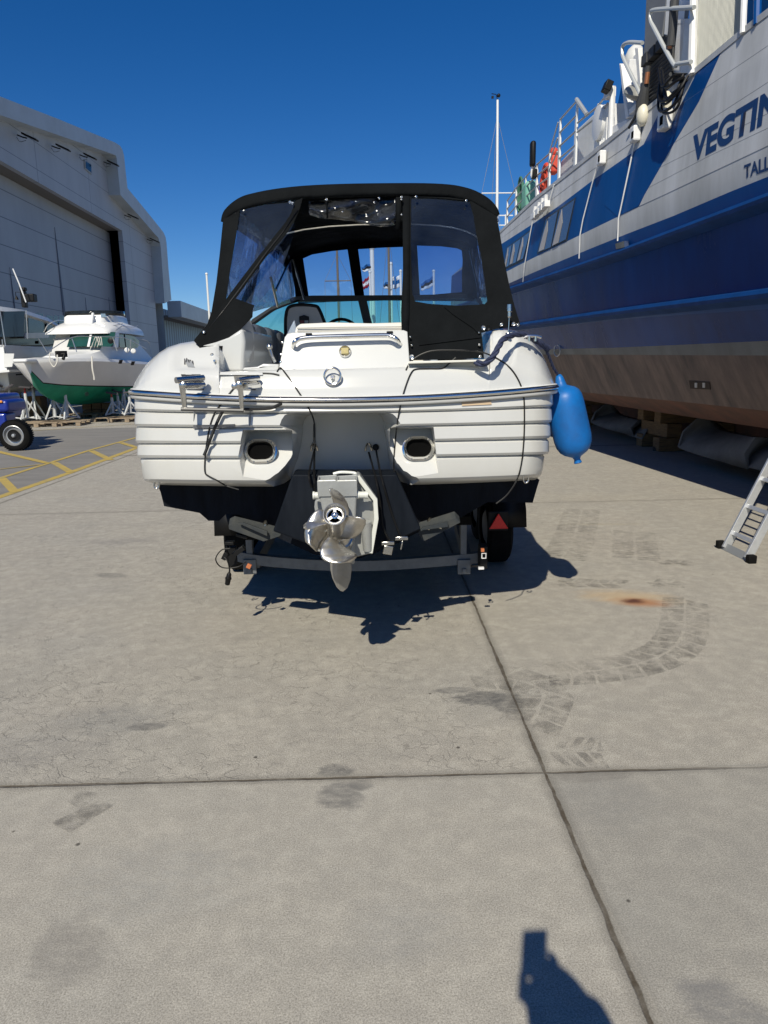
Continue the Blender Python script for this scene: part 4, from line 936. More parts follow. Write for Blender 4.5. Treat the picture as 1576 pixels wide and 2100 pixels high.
# ---- folded swim ladder
lad = None
mb = MB(); Ym = 3.93
def Lp(x, y, Y=Ym): return PY(x, y, Y)
for (x0, x1) in ((361, 418), (488, 530)):
    mb.tube([Lp(x0, 780, 3.86), Lp(x1, 775, 4.02)], .016, 12); mb.tube([Lp(x0+15, 792, 3.87), Lp(x1, 790, 4.02)], .018, 12)
mb.build('ladder_arms', chrome, boat)
for (x0, x1, w0) in ((366, 372, 13), (486, 490, 12)):
    mb = MB()
    mb.prism([Lp(x0, 783, 3.875), Lp(x0+w0, 783, 3.875), Lp(x1+w0-2, 841, 3.91), Lp(x1+3, 842, 3.91)], V((0, .02, 0)))
    mb.prism([Lp(x0, 783, 3.868), Lp(x0+3, 783, 3.868), Lp(x1+6, 842, 3.903), Lp(x1+3, 842, 3.903)], V((0, .02, 0)))
    la = mb.build('ladder_leg', steel, boat, smooth=False, bevel=.002)
mb = MB(); mb.tube([Lp(372, 839, 3.91), Lp(440, 840.5, 3.91), Lp(500, 842, 3.91)], .010, 8); mb.build('ladder_rung', mat('dark_steel', (.05,.05,.05), .45), la)
mb = MB()
for (x, y) in ((376, 790), (491, 789), (482, 792)): p = Lp(x, y, 3.86); mb.lathe(p, V((0, -1, 0)), [(0, .016), (.012, .016), (.016, .008)], 16)
mb.build('pivot_bolt', steel, la)
# ladder pockets moulded into the transom top: dark stainless-lined wells
for P4 in ([(372, 768), (412, 768), (419, 776), (419, 800), (384, 799)], [(480, 770), (534, 770), (525, 800), (486, 799)]):
    mb = MB(); mb.prism([onH(x, y, .003, bD)[0] for x, y in P4], V((0, -.003, 0))); mb.build('ladder_pocket', mat('pocket_steel', (.045,.043,.04), .25, .0, var=.5, vscale=8), boat, smooth=False)
mb = MB(); mb.prism([onH(x, y, .004, bD)[0] for x, y in ((378, 764), (540, 764), (540, 770), (382, 769))], V((0, -.005, 0))); mb.build('platform_lip', gel, boat, bevel=.004)
# ---- black bottom
def bot(pts, Y): return [PY(x, y, Y) for x, y in pts]
B0 = [(322, 990), (1107, 984), (1102, 1000), (1093, 1031), (1000, 1030), (945, 1062), (865, 1088), (800, 1122), (742, 1144), (700, 1150), (640, 1135), (560, 1098), (490, 1055), (462, 1055), (450, 1068), (428, 1068), (410, 1052), (337, 1038), (330, 1010)]
P0 = bot(B0, 4.46)
mb = MB(); n = len(P0); rows_ = [P0]
for Y in (5.2, 6.4, 7.6, 8.6, 9.3): rows_.append([V((XC(Y)+(p.x-XC(4.7))*{5.2:1,6.4:.97,7.6:.85,8.6:.6,9.3:.25}[Y], Y, p.z+(0 if p.z > .9 else (.9-p.z)*((Y-5.2)/5)**1.3)+.03*max(0, Y-6)**1.5)) for p in P0])
mb.grid(rows_, closed=True); mb.f.append(list(range(n))); mb.f.append([5*n+i for i in range(n)]); mb.mi += [0, 0]
mb.build('hull_bottom', antifoul, boat, ang=30)
# lower transom panel the drive is bolted to
mb = MB(); mb.prism(bot([(600, 974), (815, 974), (864, 1085), (772, 1128), (700, 1140), (560, 1090)], 4.06), V((0, .22, 0))); mb.build('transom_panel', mat('transom_paint', (.003,.005,.009), .6, spec=.12, col2=(.009,.012,.018), vscale=4, stretch=(3,3,.6)), boat, smooth=False, bevel=.01)
# ---- trim tabs
tabm = mat('trim_tab', (.028,.034,.04), .65, 0, spec=.2, col2=(.06,.062,.058), vscale=9, detail=8)
for P4, rams in (([(469, 1078), (480, 1072), (577, 1096), (575, 1100), (541, 1111), (470, 1086)], [(546, 1068)]), ([(858, 1093), (862, 1085), (935, 1062), (945, 1072), (872, 1110), (866, 1108)], [(882, 1062), (907, 1060)])):
    mb = MB(); mb.prism([PY(x, y, 4.26) for x, y in P4], V((0, .05, .03))); tb = mb.build('trim_tab', tabm, boat, smooth=False, bevel=.004)
    for (x, y) in rams:
        mb = MB(); mb.lathe(PY(x-4, y+24, 4.26), PY(x, y, 4.34)-PY(x-4, y+24, 4.26), [(0, .010), (.05, .010), (.05, .018), (.07, .019), (.09, .014)], 12); mb.build('ram', steel, tb)
    mb = MB(); cx = sum(p[0] for p in P4)/6; cy = sum(p[1] for p in P4)/6
    sl_ = (P4[2][1]-P4[1][1])/(P4[2][0]-P4[1][0]) if cx < 700 else -.33
    mb.prism([PY(cx-30, cy-10-30*sl_, 4.22), PY(cx-20, cy-14-20*sl_, 4.22), PY(cx+30, cy-8+30*sl_, 4.22), PY(cx+30, cy+2+30*sl_, 4.22)], V((0, .02, 0))); mb.build('stiffener', tabm, tb, smooth=False, bevel=.003)
# ---- hoses and pitot fittings
for pts in ([(645, 870), (645.5, 920), (645, 975), (646, 1010)], [(645, 925), (640, 945), (634, 975), (640, 1000)], [(757, 928), (772, 985), (781, 1040), (786, 1080), (800, 1110)], [(772, 925), (783, 980), (800, 1040), (812, 1075), (824, 1105)]):
    mb = MB(); mb.tube([PY(x, y, 4.02 if y > 960 else (4.46 if y < 935 else 4.2)) for x, y in pts], .006, 8, 5); mb.build('hose', blackp, boat)
for (x, y) in ((645, 917), (756, 917)):
    p = PY(x, y, 4.485); mb = MB(); mb.tube([p+V((-.02, 0, -.02)), p+V((-.012, -.02, .012)), p+V((0, -.03, .03)), p+V((.012, -.02, .012)), p+V((.02, 0, -.02))], .006, 8, 4); mb.build('hose_guard', steel, boat)
p = PY(771, 917, 4.485); mb = MB(); mb.lathe(p, V((0, -1, 0)), [(0, .02), (.012, .02), (.018, .012)], 16); mb.build('gland', blackp, boat)
for (x, y) in ((796, 1128), (824, 1118)):
    mb = MB(); c0 = PY(x, y, 3.98); mb.box(c0, (.05 if x < 800 else .008, .012, .05), Matrix.Rotation(.2, 3, 'Y')); mb.box(c0+V((0, 0, .04)), (.07, .02, .02)); mb.build('sender_bracket', steel, boat, bevel=.003)

# ---- stern drive

def Dp(x, y, Y): return PY(x, y, Y)
mb = MB()  # gimbal housing, bevelled shield plate
mb.prism([Dp(733, 975, 3.90), Dp(738, 975, 3.90), Dp(772, 1024, 3.90), Dp(774, 1060, 3.90), Dp(762, 1135, 3.90), Dp(735, 1142, 3.90), Dp(690, 1140, 3.90), Dp(655, 1100, 3.90), Dp(645, 1040, 3.90), Dp(646, 1028, 3.90), Dp(660, 1020, 3.90)], V((0, .14, 0)))
dr_ = mb.build('stern_drive', drive, boat, bevel=.008)
gh = mat('drive_white_edge', (.62,.63,.58), .35)
mb = MB(); mb.sweep([Dp(734, 976, 3.89), Dp(770, 1024, 3.88), Dp(772, 1062, 3.87), Dp(760, 1132, 3.87)], [(-.012, -.02), (.012, -.02), (.012, .03), (-.012, .03)], up=V((0, -1, 0))); mb.build('shield_edge', gh, dr_, smooth=False, bevel=.003)
mb = MB(); ur = [(651, 986), (733, 984), (731, 1040), (729, 1090), (672, 1090), (660, 1040)]
mb.prism([Dp(x, y, 3.66) for x, y in ur], V((0, .16, 0))); mb.build('upper_gearcase', drive, dr_, bevel=.008)
# twin-chamber top duct: open box
for (xa, xb) in ((651, 690), (690, 732)):
    o_ = [Dp(xa, 987, 3.64), Dp(xb, 986, 3.64), Dp(xb+1, 974, 3.80), Dp(xa+2, 976, 3.80)]
    i_ = [Dp(xa+4, 984.5, 3.645), Dp(xb-3, 984, 3.645), Dp(xb-2, 975.5, 3.795), Dp(xa+5, 977, 3.795)]
    mb = MB(); mb.add(o_+i_, [(0,1,5,4), (1,2,6,5), (2,3,7,6), (3,0,4,7)]); low = [p+V((0, 0, -.06)) for p in i_]; mb.add(i_+low, [(0,1,5,4), (1,2,6,5), (2,3,7,6), (3,0,4,7), (4,5,6,7)])
    mb.add(o_+[p+V((0,0,-.08)) for p in o_], [(0,1,5,4), (1,2,6,5), (2,3,7,6), (3,0,4,7)])
    mb.build('top_duct', drive, dr_, smooth=False, recalc=False)
mb = MB(); mb.tube([Dp(684, 972, 3.82), Dp(700, 968.5, 3.82), Dp(727, 970, 3.82), Dp(729, 974, 3.8)], .008, 8, 4); mb.build('lifting_lip', gh, dr_)
for (xa, xb, y) in ((642, 657, 1016), (731, 755, 1015)):
    a_, b_ = Dp(xa, y, 3.72), Dp(xb, y, 3.72); mb = MB(); mb.cyl(a_, b_, .018, n=20); mb.cyl(a_, a_+(b_-a_)*.25, .021, n=20); mb.cyl(b_-(b_-a_)*.25, b_, .020, n=20); mb.build('tilt_pin', gh, dr_)
mb = MB(); mb.cyl(Dp(751, 1070, 3.80), Dp(755, 1128, 3.84), .030, .026, 20); mb.build('trim_ram', drive, dr_); mb = MB(); mb.cyl(Dp(662, 1075, 3.80), Dp(660, 1128, 3.84), .030, .026, 20); mb.build('trim_ram', drive, dr_)
mb = MB()  # lower unit and skeg
hubA = Dp(686.5, 1054, 3.30); hubB = Dp(697, 1102, 3.60); ax = (hubA-hubB).normalized()
mb.lathe(hubB+ax*-.20, ax, [(0, .02), (.05, .055), (.12, .068), (.2, .068)], 24)
mb.build('torpedo', steel, dr_)
mb = MB(); mb.prism([Dp(693, 1090, 3.72), Dp(728, 1088, 3.76), Dp(728, 1160, 3.74), Dp(693, 1150, 3.70)], V((.0, .12, 0))); mb.build('lower_gearcase', drive, dr_, bevel=.015)
mb = MB(); sk = [(677, 1148), (720, 1146), (721.5, 1168), (719, 1190), (713, 1206), (704, 1214), (698, 1212), (690, 1203), (682, 1186), (678, 1168)]
F_ = [Dp(x, y, 3.56) for x, y in sk]; c_ = [Dp(693, y*.9+118, 3.50) for y in (1140, 1160, 1180, 1200)]
mid = Dp(692, 1175, 3.50); low_ = Dp(696, 1209, 3.55); up_ = Dp(692, 1148, 3.50)
mb.add(F_+[up_, mid, low_]+[p+V((0, .12, 0)) for p in F_], [(0, 10, 11, 9), (9, 11, 8), (8, 11, 12, 7), (7, 12, 6), (10, 1, 2, 11), (11, 2, 3), (11, 3, 4, 12), (12, 4, 5, 6)]+[(i, (i+1) % 10, 13+(i+1) % 10, 13+i) for i in range(10)]+[tuple(range(13, 23))])
mb.build('skeg', mat('skeg_grey', (.34,.33,.30), .35, .5, var=.25, vscale=10), dr_, ang=10, bevel=.003)
# twin propellers
xb, yb = mb.frame(ax); xr = V((1, 0, 0)); xr = (xr-ax*xr.dot(ax)).normalized(); yr = ax.cross(xr)*-1
if yr.z < 0: yr = -yr
def prop(c, angs, rad, hand, hub_r, hub_l0, hub_l1, name, pitch=.55, wide=1.0, hollow=False, tipw=None):
    mb = MB()
    if hollow:
        mb.lathe(c, ax, [(hub_l0, hub_r*.97), (-.02, hub_r*.95), (.05, hub_r*.98), (hub_l1-.03, hub_r*1.0), (hub_l1, hub_r*1.09), (hub_l1+.001, hub_r*1.04), (hub_l1-.012, hub_r*.90), (hub_l1-.03, hub_r*.72)], 36, caps=False)
    else: mb.lathe(c, ax, [(hub_l0, hub_r), (0, hub_r*1.02), (hub_l1, hub_r*.98)], 36, caps=False)
    po = mb.build(name, propsteel, dr_, ang=40)
    for a0 in angs:
        rows_ = []; NR = 16; NC = 12
        for i in range(NR+1):
            t = i/NR; r = hub_r*.85+(rad-hub_r*.85)*t
            hw = rad*wide*(.34+.5*sin(pi*min(1, t*.72+.12))**1.1)*sqrt(max(0, 1-max(0, (t-.45)/.55)**2.3))*.46
            th = pitch*(1.1-.55*t)*hand; row = []
            for j in range(NC+1):
                s_ = -1+2*j/NC; w_ = hw*s_; sk_ = .30*rad*t*t*hand
                tang = w_*cos(th)+sk_*.5; axl = w_*sin(th)+.03*(1-s_*s_)*t*rad/.18 - .06*t*t
                ang = a0+tang/max(r, .04); row.append(c+ax*axl+(xr*cos(ang)+yr*sin(ang))*r)
            rows_.append(row)
        m2 = MB(); m2.grid(rows_); b_ = m2.build('blade', propsteel, po, ang=80, solid=.005)
    return po
mb = MB()
hubc = hubA-ax*.15
hubc2 = hubA-ax*.30
def barrel(name, c, prof, r_):
    mb = MB(); mb.lathe(c, ax, prof, 40, caps=False); return mb.build(name, propsteel, dr_, ang=40)
pr1 = barrel('aft_propeller', hubc, [(-.10, .049), (-.02, .0475), (.06, .048), (.11, .050), (.145, .0535), (.150, .055), (.151, .052), (.138, .045), (.118, .038)], .05)
pr2 = barrel('forward_propeller', hubc2, [(-.06, .06), (0, .059), (.045, .056), (.05, .05)], .06)
def blade(po, A_, B_, Yc, bulge=.02, roll=.0, m=None):
    """blade surface between two edge curves (root -> tip), each point at its own depth"""
    NA = 18; NB = 12
    f_ = lambda x, y: (454+x/3.2, 652+y/3.2)
    ca = catmull([V((*f_(*p), 0)) for p in A_], 8); cb = catmull([V((*f_(*p), 0)) for p in B_], 8); rows_ = []
    for i in range(NA+1):
        t = i/NA; a_ = ca[min(len(ca)-1, int(round(t*(len(ca)-1))))]; b_ = cb[min(len(cb)-1, int(round(t*(len(cb)-1))))]; row = []
        for j in range(NB+1):
            u = j/NB; p = a_.lerp(b_, u); Y = lerp(lerp(Yc[0], Yc[2], t), lerp(Yc[1], Yc[3], t), u)-bulge*sin(pi*u)*(.5+.5*t)+roll*sin(pi*t)*(u-.5)
            row.append(PYr(p.x, p.y, Y))
        rows_.append(row)
    mb = MB(); mb.grid(rows_); return mb.build('blade', m or propsteel, po, ang=80, solid=.006)
blade(pr2, [(745, 1262), (736, 1205), (722, 1160), (712, 1130), (716, 1119)], [(832, 1318), (836, 1250), (815, 1190), (775, 1145), (722, 1117)], (3.50, 3.56, 3.46, 3.50), -.012, .05)
blade(pr2, [(700, 1300), (668, 1262), (636, 1256), (600, 1285), (566, 1340), (549, 1410), (556, 1470)], [(700, 1390), (690, 1420), (668, 1455), (650, 1480), (640, 1505), (632, 1522), (628, 1534)], (3.50, 3.54, 3.44, 3.48), .045, .0)
blade(pr2, [(700, 1375), (650, 1395), (622, 1430), (614, 1470), (632, 1515)], [(712, 1440), (698, 1470), (685, 1500), (668, 1515), (655, 1522)], (3.53, 3.57, 3.50, 3.54), .02)
blade(pr1, [(800, 1290), (850, 1302), (900, 1308), (938, 1318), (949, 1338)], [(715, 1432), (790, 1446), (868, 1442), (920, 1400), (947, 1352)], (3.36, 3.46, 3.33, 3.40), .012, .05)
blade(pr1, [(706, 1436), (670, 1482), (650, 1538), (672, 1588), (745, 1612)], [(728, 1440), (800, 1492), (858, 1532), (889, 1562), (852, 1604)], (3.44, 3.46, 3.34, 3.42), .035, .05)
blade(pr1, [(700, 1338), (640, 1341), (600, 1338), (562, 1344), (541, 1364)], [(700, 1350), (640, 1368), (600, 1383), (566, 1390), (543, 1376)], (3.42, 3.40, 3.38, 3.34), .006)
mb = MB(); e_ = hubc+ax*.122
for k in range(3):
    t = pi/2+2*pi*k/3; d_ = xr*cos(t)+yr*sin(t); mb.sweep([e_+d_*.01, e_+d_*.040], [(-.007,-.008), (.007,-.008), (.007,.008), (-.007,.008)], up=ax)
mb.tube([e_+(xr*cos(t)+yr*sin(t))*.037 for t in [2*pi*i/28 for i in range(29)]], .0045, 8, caps=False)
mb.lathe(e_-ax*.01, ax, [(0, .017), (.02, .017), (.022, .012), (.035, .009), (.037, .004)], 20)
mb.build('hub_spider', chrome, pr1)
mb = MB(); mb.lathe(e_-ax*.03, ax, [(0, .040), (.001, .001)], 24); mb.build('hub_bore', deep, pr1)
mb = MB(); mb.lathe(hubB, ax, [(-.02, .058), (0, .060), (.006, .058)], 30); mb.build('hub_ring', chrome, dr_)

# ---- cockpit
lin = mat('cockpit_liner', (.50,.50,.48), .5, var=.1, vscale=4); uph = mat('upholstery_grey', (.48,.46,.42), .6, var=.12, vscale=5, bump=.2, bscale=14)
mb = MB(); mb.box(V((XC(5.4)-.0, 5.75, 1.30)), (2.2, 2.2, .05)); mb.build('cockpit_sole', lin, boat, smooth=False)
def longblock(name, front, Y0, Y1, m, par=boat, bev=.02, shift=None, smooth=True):
    P = [PY(x, y, Y0) for x, y in front]; s_ = (XC(Y1)-XC(Y0)) if shift is None else shift; mb = MB(); mb.prism(P, V((s_, Y1-Y0, 0))); return mb.build(name, m, par, bevel=bev, seg=3, smooth=smooth)
longblock('coaming', [(395, 760), (400, 712), (440, 702), (468, 692), (498, 672), (503, 700), (500, 763)], 4.30, 5.2, gel, bev=.02)
longblock('boarding_step', [(497, 760), (500, 754), (528, 752), (540, 746), (572, 747), (572, 762)], 4.20, 4.6, gel, bev=.008)
# lounge backrest along the left side: soft rolls
c0 = PY(520, 712, 4.6)
mb = MB()
for k in range(4): 
    Y = 5.0+k*.42; x_ = XC(Y)-.80; mb.box(V((x_+.03, Y-.15, 1.78)), (.20, .40, .42)); 
o = mb.build('side_lounge', uph, boat, bevel=.05, seg=4)
mb = MB(); mb.prism([PY(497, 672, 4.42), PY(508, 652, 4.55), PY(516, 678, 4.55), PY(517, 740, 4.5), PY(510, 746, 4.42)], V((.012, .0, 0))+V((0, .03, 0))); dgate = mb.build('transom_gate', lin, boat, smooth=False, bevel=.006)
mb = MB(); mb.tube([PY(499, 685, 4.40), PY(505, 715, 4.41), PY(511, 742, 4.43)], .004, 6); mb.tube([PY(552, 712, 4.3), PY(558, 730, 4.3), PY(565, 743, 4.3)], .009, 8); mb.sphere(PY(553, 711, 4.3), .018); mb.build('gate_strut', steel, dgate)
mb = MB(); mb.sphere(PY(497, 671, 4.75), .05, 14, (1.2, 1, .6)); mb.build('speaker_pod', lin, boat)
# rear bench and seat base behind the hatch
mb = MB(); mb.box(V((XC(5.3)+.05, 5.2, 1.55)), (1.0, .5, .5)); mb.build('bench', cushm, boat, bevel=.04)
# helm seat with shield emblem
hsP = [(586, 690), (586, 655), (590, 634), (600, 627), (620, 625), (645, 627), (655, 634), (668, 668), (670, 690)]
mb = MB(); mb.prism([PY(x, y, 5.7) for x, y in hsP], V((.0, .14, 0))); hs = mb.build('helm_seat', uph, boat, bevel=.03, seg=4)
mb = MB(); mb.tube([PY(x, y, 5.70) for x, y in hsP], .012, 8, 3); mb.build('seat_piping', blackp, hs)
mb = MB(); mb.prism([PY(x, y, 5.69) for x, y in ((614, 649), (624, 646), (634, 649), (635, 660), (631, 667), (625, 671), (618, 667), (614, 660))], V((0, .006, 0))); em = mb.build('shield_emblem', blackp, hs, smooth=False)
mb = MB(); mb.prism([PY(x, y, 5.68) for x, y in ((616, 657), (624, 657), (624, 668), (619, 665), (616, 661))], V((0, .004, 0))); mb.build('emblem_field', mat('emblem_red', (.12,.01,.012), .5), em, smooth=False)
mb = MB(); mb.prism([PY(x, y, 5.68) for x, y in ((625, 657), (633, 657), (633, 661), (630, 665), (625, 668))], V((0, .004, 0))); mb.build('emblem_field', mat('emblem_white', (.3,.3,.3), .5), em, smooth=False)
mb = MB(); mb.prism([PY(586, 690, 4.9), PY(604, 655, 4.9), PY(612, 690, 4.9)], V((0, .03, 0))); mb.build('wet_bar_corner', gel, boat, bevel=.01)
mb = MB(); c0 = PY(702, 672, 6.3); mb.sphere(c0+V((0, 0, -.03)), .12, 16, (1.5, .8, .6)); mb.build('dash_hood', blackp, boat)
mb = MB(); c0 = PY(700, 668, 6.0); mb.tube([c0+V((.15*cos(t), 0, .15*sin(t)-.1)) for t in [2*pi*i/28 for i in range(29)]], .012, 8, caps=False); mb.build('steering_wheel', blackp, boat)
mb = MB(); mb.box(V((XC(6.9), 6.9, 1.86)), (1.9, .5, .22)); mb.build('dashboard', mat('dash', (.10,.11,.11), .6), boat, bevel=.05, seg=4)

# ---- canopy
REAR = [(457, 455), (459, 444), (464, 433), (478, 419), (497, 407), (520, 400), (560, 392), (620, 385), (700, 381), (790, 379.5), (870, 379.5), (920, 382), (950, 387), (975, 395), (998, 408), (1012, 421), (1019, 432), (1022, 441)]
VAL = [(459, 458), (462, 452), (468, 446), (482, 437), (500, 429), (522, 422), (562, 414), (620, 405.5), (700, 402), (790, 400), (870, 400), (920, 403), (947, 408), (968, 415), (985, 424), (998, 433), (1010, 440), (1020, 445)]
FRONT = [(597, 560), (597, 545), (600, 535), (606, 526), (618, 519), (636, 513), (665, 506), (710, 500), (755, 497), (800, 496), (850, 497), (890, 500), (920, 504), (945, 510), (962, 518), (972, 528), (978, 542), (980, 560)]
YR, YFR = 4.75, 7.15
A = [PY(x, y, YR) for x, y in REAR]; C_ = [PY(x, y, YFR) for x, y in FRONT]; Vv = [PY(x, y, YR-.03) for x, y in VAL]
rows_ = []
for k in range(11):
    t = k/10; rows_.append([a.lerp(c, t)+V((0, 0, (.07*sin(pi*t)+.012*abs(sin(pi*t*3)))*(.4+.6*min(1, 1-abs(j-8.5)/9)))) for j, (a, c) in enumerate(zip(A, C_))])
mb = MB(); mb.grid(rows_); can = mb.build('canopy_top', canvas, boat, ang=60, solid=.006)
# valance with a soft welt
mb = MB(); rows_ = [[a+V((0, .03, .004)) for a in A], [a+V((0, -.012, .002)) for a in A], [a.lerp(v, .3)+V((0, -.02, 0)) for a, v in zip(A, Vv)], [a.lerp(v, .75)+V((0, -.012+.004*sin(j*2.1), 0)) for j, (a, v) in enumerate(zip(A, Vv))], [v+V((0, -.004, .001*sin(j*3))) for j, v in enumerate(Vv)]]
mb.grid(rows_); mb.build('canopy_valance', canvas, can, ang=60, solid=.004)
mb = MB(); mb.tube([a+V((0, 0, 0)) for a in A], .011, 8, 3); mb.build('canopy_piping', canvas, can)
# side skirts of the top (canvas strip under the roof edge on both sides)
# bows (stainless frame)
for t in (.02, .5):
    mb = MB(); mb.tube([a.lerp(c, t)+V((0, 0, -.03)) for a, c in zip(A, C_)], .011, 8); mb.build('canopy_bow', steel, can)
lp = lambda x, y, Y: PY(x, y, Y)
for a_, b_ in (((597, 530, 7.0), (566, 595, 5.9)), ((556, 570, 5.6), (570, 628, 6.2)), ((465, 555, 4.85), (472, 610, 4.85)), ((601, 532, 7.05), (624, 615, 7.05)), ((964, 512, 6.6), (986, 610, 6.4))):
    mb = MB(); mb.tube([lp(*a_), lp(*b_)], .011, 8); mb.build('canopy_strut', steel, can)
# front curtain with its window openings
fo = [(594, 540), (600, 520), (640, 500), (760, 488), (900, 492), (965, 510), (984, 560), (985, 618), (760, 616), (612, 622)]
W1 = [(622, 530), (640, 522), (680, 515), (713, 511.5), (728, 608), (680, 611), (634, 611)]
W2 = [(735, 511), (790, 507.5), (838, 506), (842, 606), (800, 608), (748, 609)]
W3 = [(856, 503.5), (905, 505), (938, 509), (950.5, 515), (948, 560), (948, 599), (900, 603), (862, 607)]
panel('front_curtain', canvas_in, fo, YFR+.0, can, [W1, W2, W3], .006)
for i, Wn in enumerate((W1, W2, W3)): panel('curtain_window', vinyl, [(760+(x-760)*1.005, 560+(y-560)*1.01) for x, y in Wn], YFR+.012, can, None, .001)
# windscreen: tinted panes and dark frame
Yw = 7.05
wpan = [[(612, 618), (738, 617), (752, 668), (745, 700), (600, 700)], [(748, 617), (842, 614), (842, 700), (762, 700)], [(848, 614), (976, 612), (996, 640), (996, 700), (848, 700)]]
wsf = mat('windscreen_frame', (.02,.022,.024), .4)
ws = panel('windscreen', wsf, [(606, 608), (640, 606), (845, 605), (980, 602), (998, 625), (1004, 720), (510, 720), (500, 690), (517, 655), (560, 627)], Yw, boat, [[(612, 618.5), (735, 617), (755, 702), (520, 702), (514, 672), (521, 661), (575, 630)], [(753, 617), (842, 614), (842, 702), (772, 702)], [(850, 614), (974, 611), (990, 632), (994, 702), (850, 702)]], .03, bevel=.004)
panel('glass_pane', tglass, [(512, 700), (510, 668), (521, 657), (575, 628), (612, 615), (745, 614), (760, 700)], Yw+.012, ws, None, .004)
panel('glass_pane', tglass, [(750, 614), (846, 612), (846, 700), (770, 700)], Yw+.013, ws, None, .004)
panel('glass_pane', tglass, [(847, 612), (978, 609), (992, 630), (996, 700), (847, 700)], Yw+.011, ws, None, .004)
# left side curtain (clear) with dark border strips
def sheet(name, m, P, par=can, solid=.0012, n=8):
    P = [V(p) for p in P]; rows_ = []
    for i in range(n+1):
        t = i/n; a_ = P[0].lerp(P[1], t); b_ = P[3].lerp(P[2], t); rows_.append([a_.lerp(b_, j/n)+V((.010*sin(i*1.3+j*.7), .01*sin(j*1.1+i*.4), 0)) for j in range(n+1)])
    mb = MB(); mb.grid(rows_); return mb.build(name, m, par, ang=80, solid=solid)
sheet('side_curtain_window', vinyl, [lp(490, 436, 4.80), lp(600, 528, 7.1), lp(606, 618, 7.1), lp(455, 655, 4.80)])
def strip(name, m, pts, wd, par=can, th=.004):   # cloth strip: (px,py,Y) list, widths in px
    L_ = [lp(x-w_/2, y, Y) for (x, y, Y), w_ in zip(pts, wd)]; R_ = [lp(x+w_/2, y, Y) for (x, y, Y), w_ in zip(pts, wd)]
    mb = MB(); mb.grid([L_, R_]); return mb.build(name, m, par, ang=80, solid=th)
strip('curtain_border', canvas, [(541, 470, 5.7), (532, 520, 5.72), (520, 570, 5.74), (505, 622, 5.76)], [12, 14, 17, 22])
strip('curtain_border', canvas, [(603, 530, 7.08), (612, 570, 7.08), (618, 615, 7.08)], [20, 18, 22])
strip('curtain_border', canvas, [(515, 668, 6.5), (560, 636, 6.8), (612, 616, 7.02)], [8, 8, 8])
# right side curtain
strip('curtain_border', canvas, [(958, 510, 7.0), (962, 560, 7.0), (968, 612, 7.0)], [22, 20, 22])
sheet('side_curtain_window', vinyl, [lp(992, 470, 5.0), lp(968, 510, 7.0), lp(980, 610, 7.0), lp(1010, 640, 5.0)])
# left rear post, clear panel, diagonal zip flap and hanging corner
yl_ = lambda x, y: lerp(4.72, 4.30, (y-410)/330)
yl2 = lambda x, y: lerp(4.69, 4.26, (y-410)/330)
panel('rear_post_cloth', canvas, [(458, 450), (470, 444), (492, 431), (489, 455), (482, 500), (472, 555), (466, 600), (459, 650), (440, 668), (424, 690), (420, 680), (434, 640), (444, 580), (451, 520), (455, 480)], yl_, can, None, .006)
panel('rear_clear_panel', vinyl, [(490, 432), (560, 416), (614, 409), (606, 440), (585, 470), (548, 512), (500, 575), (459, 635), (466, 600), (474, 550), (484, 490)], lambda x, y: yl_(x, y)+.012, can, None, .001)
panel('rear_clear_panel', vinyl_side, [(600, 440), (606, 470), (590, 520), (570, 570), (548, 600), (524, 628), (482, 612), (520, 566), (560, 515)], lambda x, y: yl_(x, y)+.05, can, None, .001)
panel('zip_flap', canvas, [(606, 412), (621, 406), (616, 425), (610, 440), (603, 456), (585, 483), (566, 505), (545, 528), (520, 562), (500, 590), (484, 612), (522, 626), (519, 634), (518, 650), (505, 664), (492, 677), (478, 687), (466, 697), (458, 708), (454, 720), (444, 732), (433, 738), (426, 740), (421, 738), (418, 723), (408, 711), (398, 699), (400, 695), (424, 667), (440, 646), (456, 626), (470, 605), (498, 568), (525, 533), (548, 503), (568, 478), (585, 457), (598, 436)], yl2, can, None, .007)
strip('zip', mat('zip_black', (.004,.004,.004), .35), [(611, 430, 4.655), (580, 476, 4.60), (545, 520, 4.54), (505, 575, 4.475), (460, 635, 4.395), (430, 672, 4.35)], [2, 2, 2, 2, 2, 2])
# right rear panel with window
yr_ = lambda x, y: lerp(4.72, 4.22, (y-405)/335)
Wr = [(844, 404), (900, 406), (964, 412), (972, 440), (978, 480), (986, 520), (994, 570), (1000, 618), (994, 624), (940, 627), (880, 623), (852, 618), (846, 600), (843, 500)]
panel('rear_canvas_panel', canvas, [(826, 401), (860, 399), (920, 402), (968, 413), (1000, 432), (1019, 443), (1026, 480), (1034, 530), (1044, 580), (1055, 625), (1068, 668), (1040, 672), (1010, 676), (988, 683), (990, 700), (993, 734), (930, 737), (839, 739), (838, 715), (837, 698), (827, 690), (824, 676), (823, 640), (827, 560)], yr_, can, [Wr], .006)
panel('curtain_window', vinyl, [(x+(1 if x > 900 else -1), y+(1 if y > 500 else -1)) for x, y in Wr], lambda x, y: yr_(x, y)+.008, can, None, .001)
strip('panel_hem', canvas, [(833, 402, 4.71), (834, 520, 4.54), (833, 640, 4.36), (831, 690, 4.28)], [14, 14, 14, 12])
panel('canvas_fold', canvas, [(912, 630), (920, 629), (975, 668), (982, 684), (970, 672), (930, 645)], lambda x, y: yr_(x, y)-.008, can, None, .006)
panel('canvas_fold', canvas, [(985, 684), (940, 694), (870, 704), (860, 708), (900, 703), (988, 692)], lambda x, y: yr_(x, y)-.008, can, None, .006)
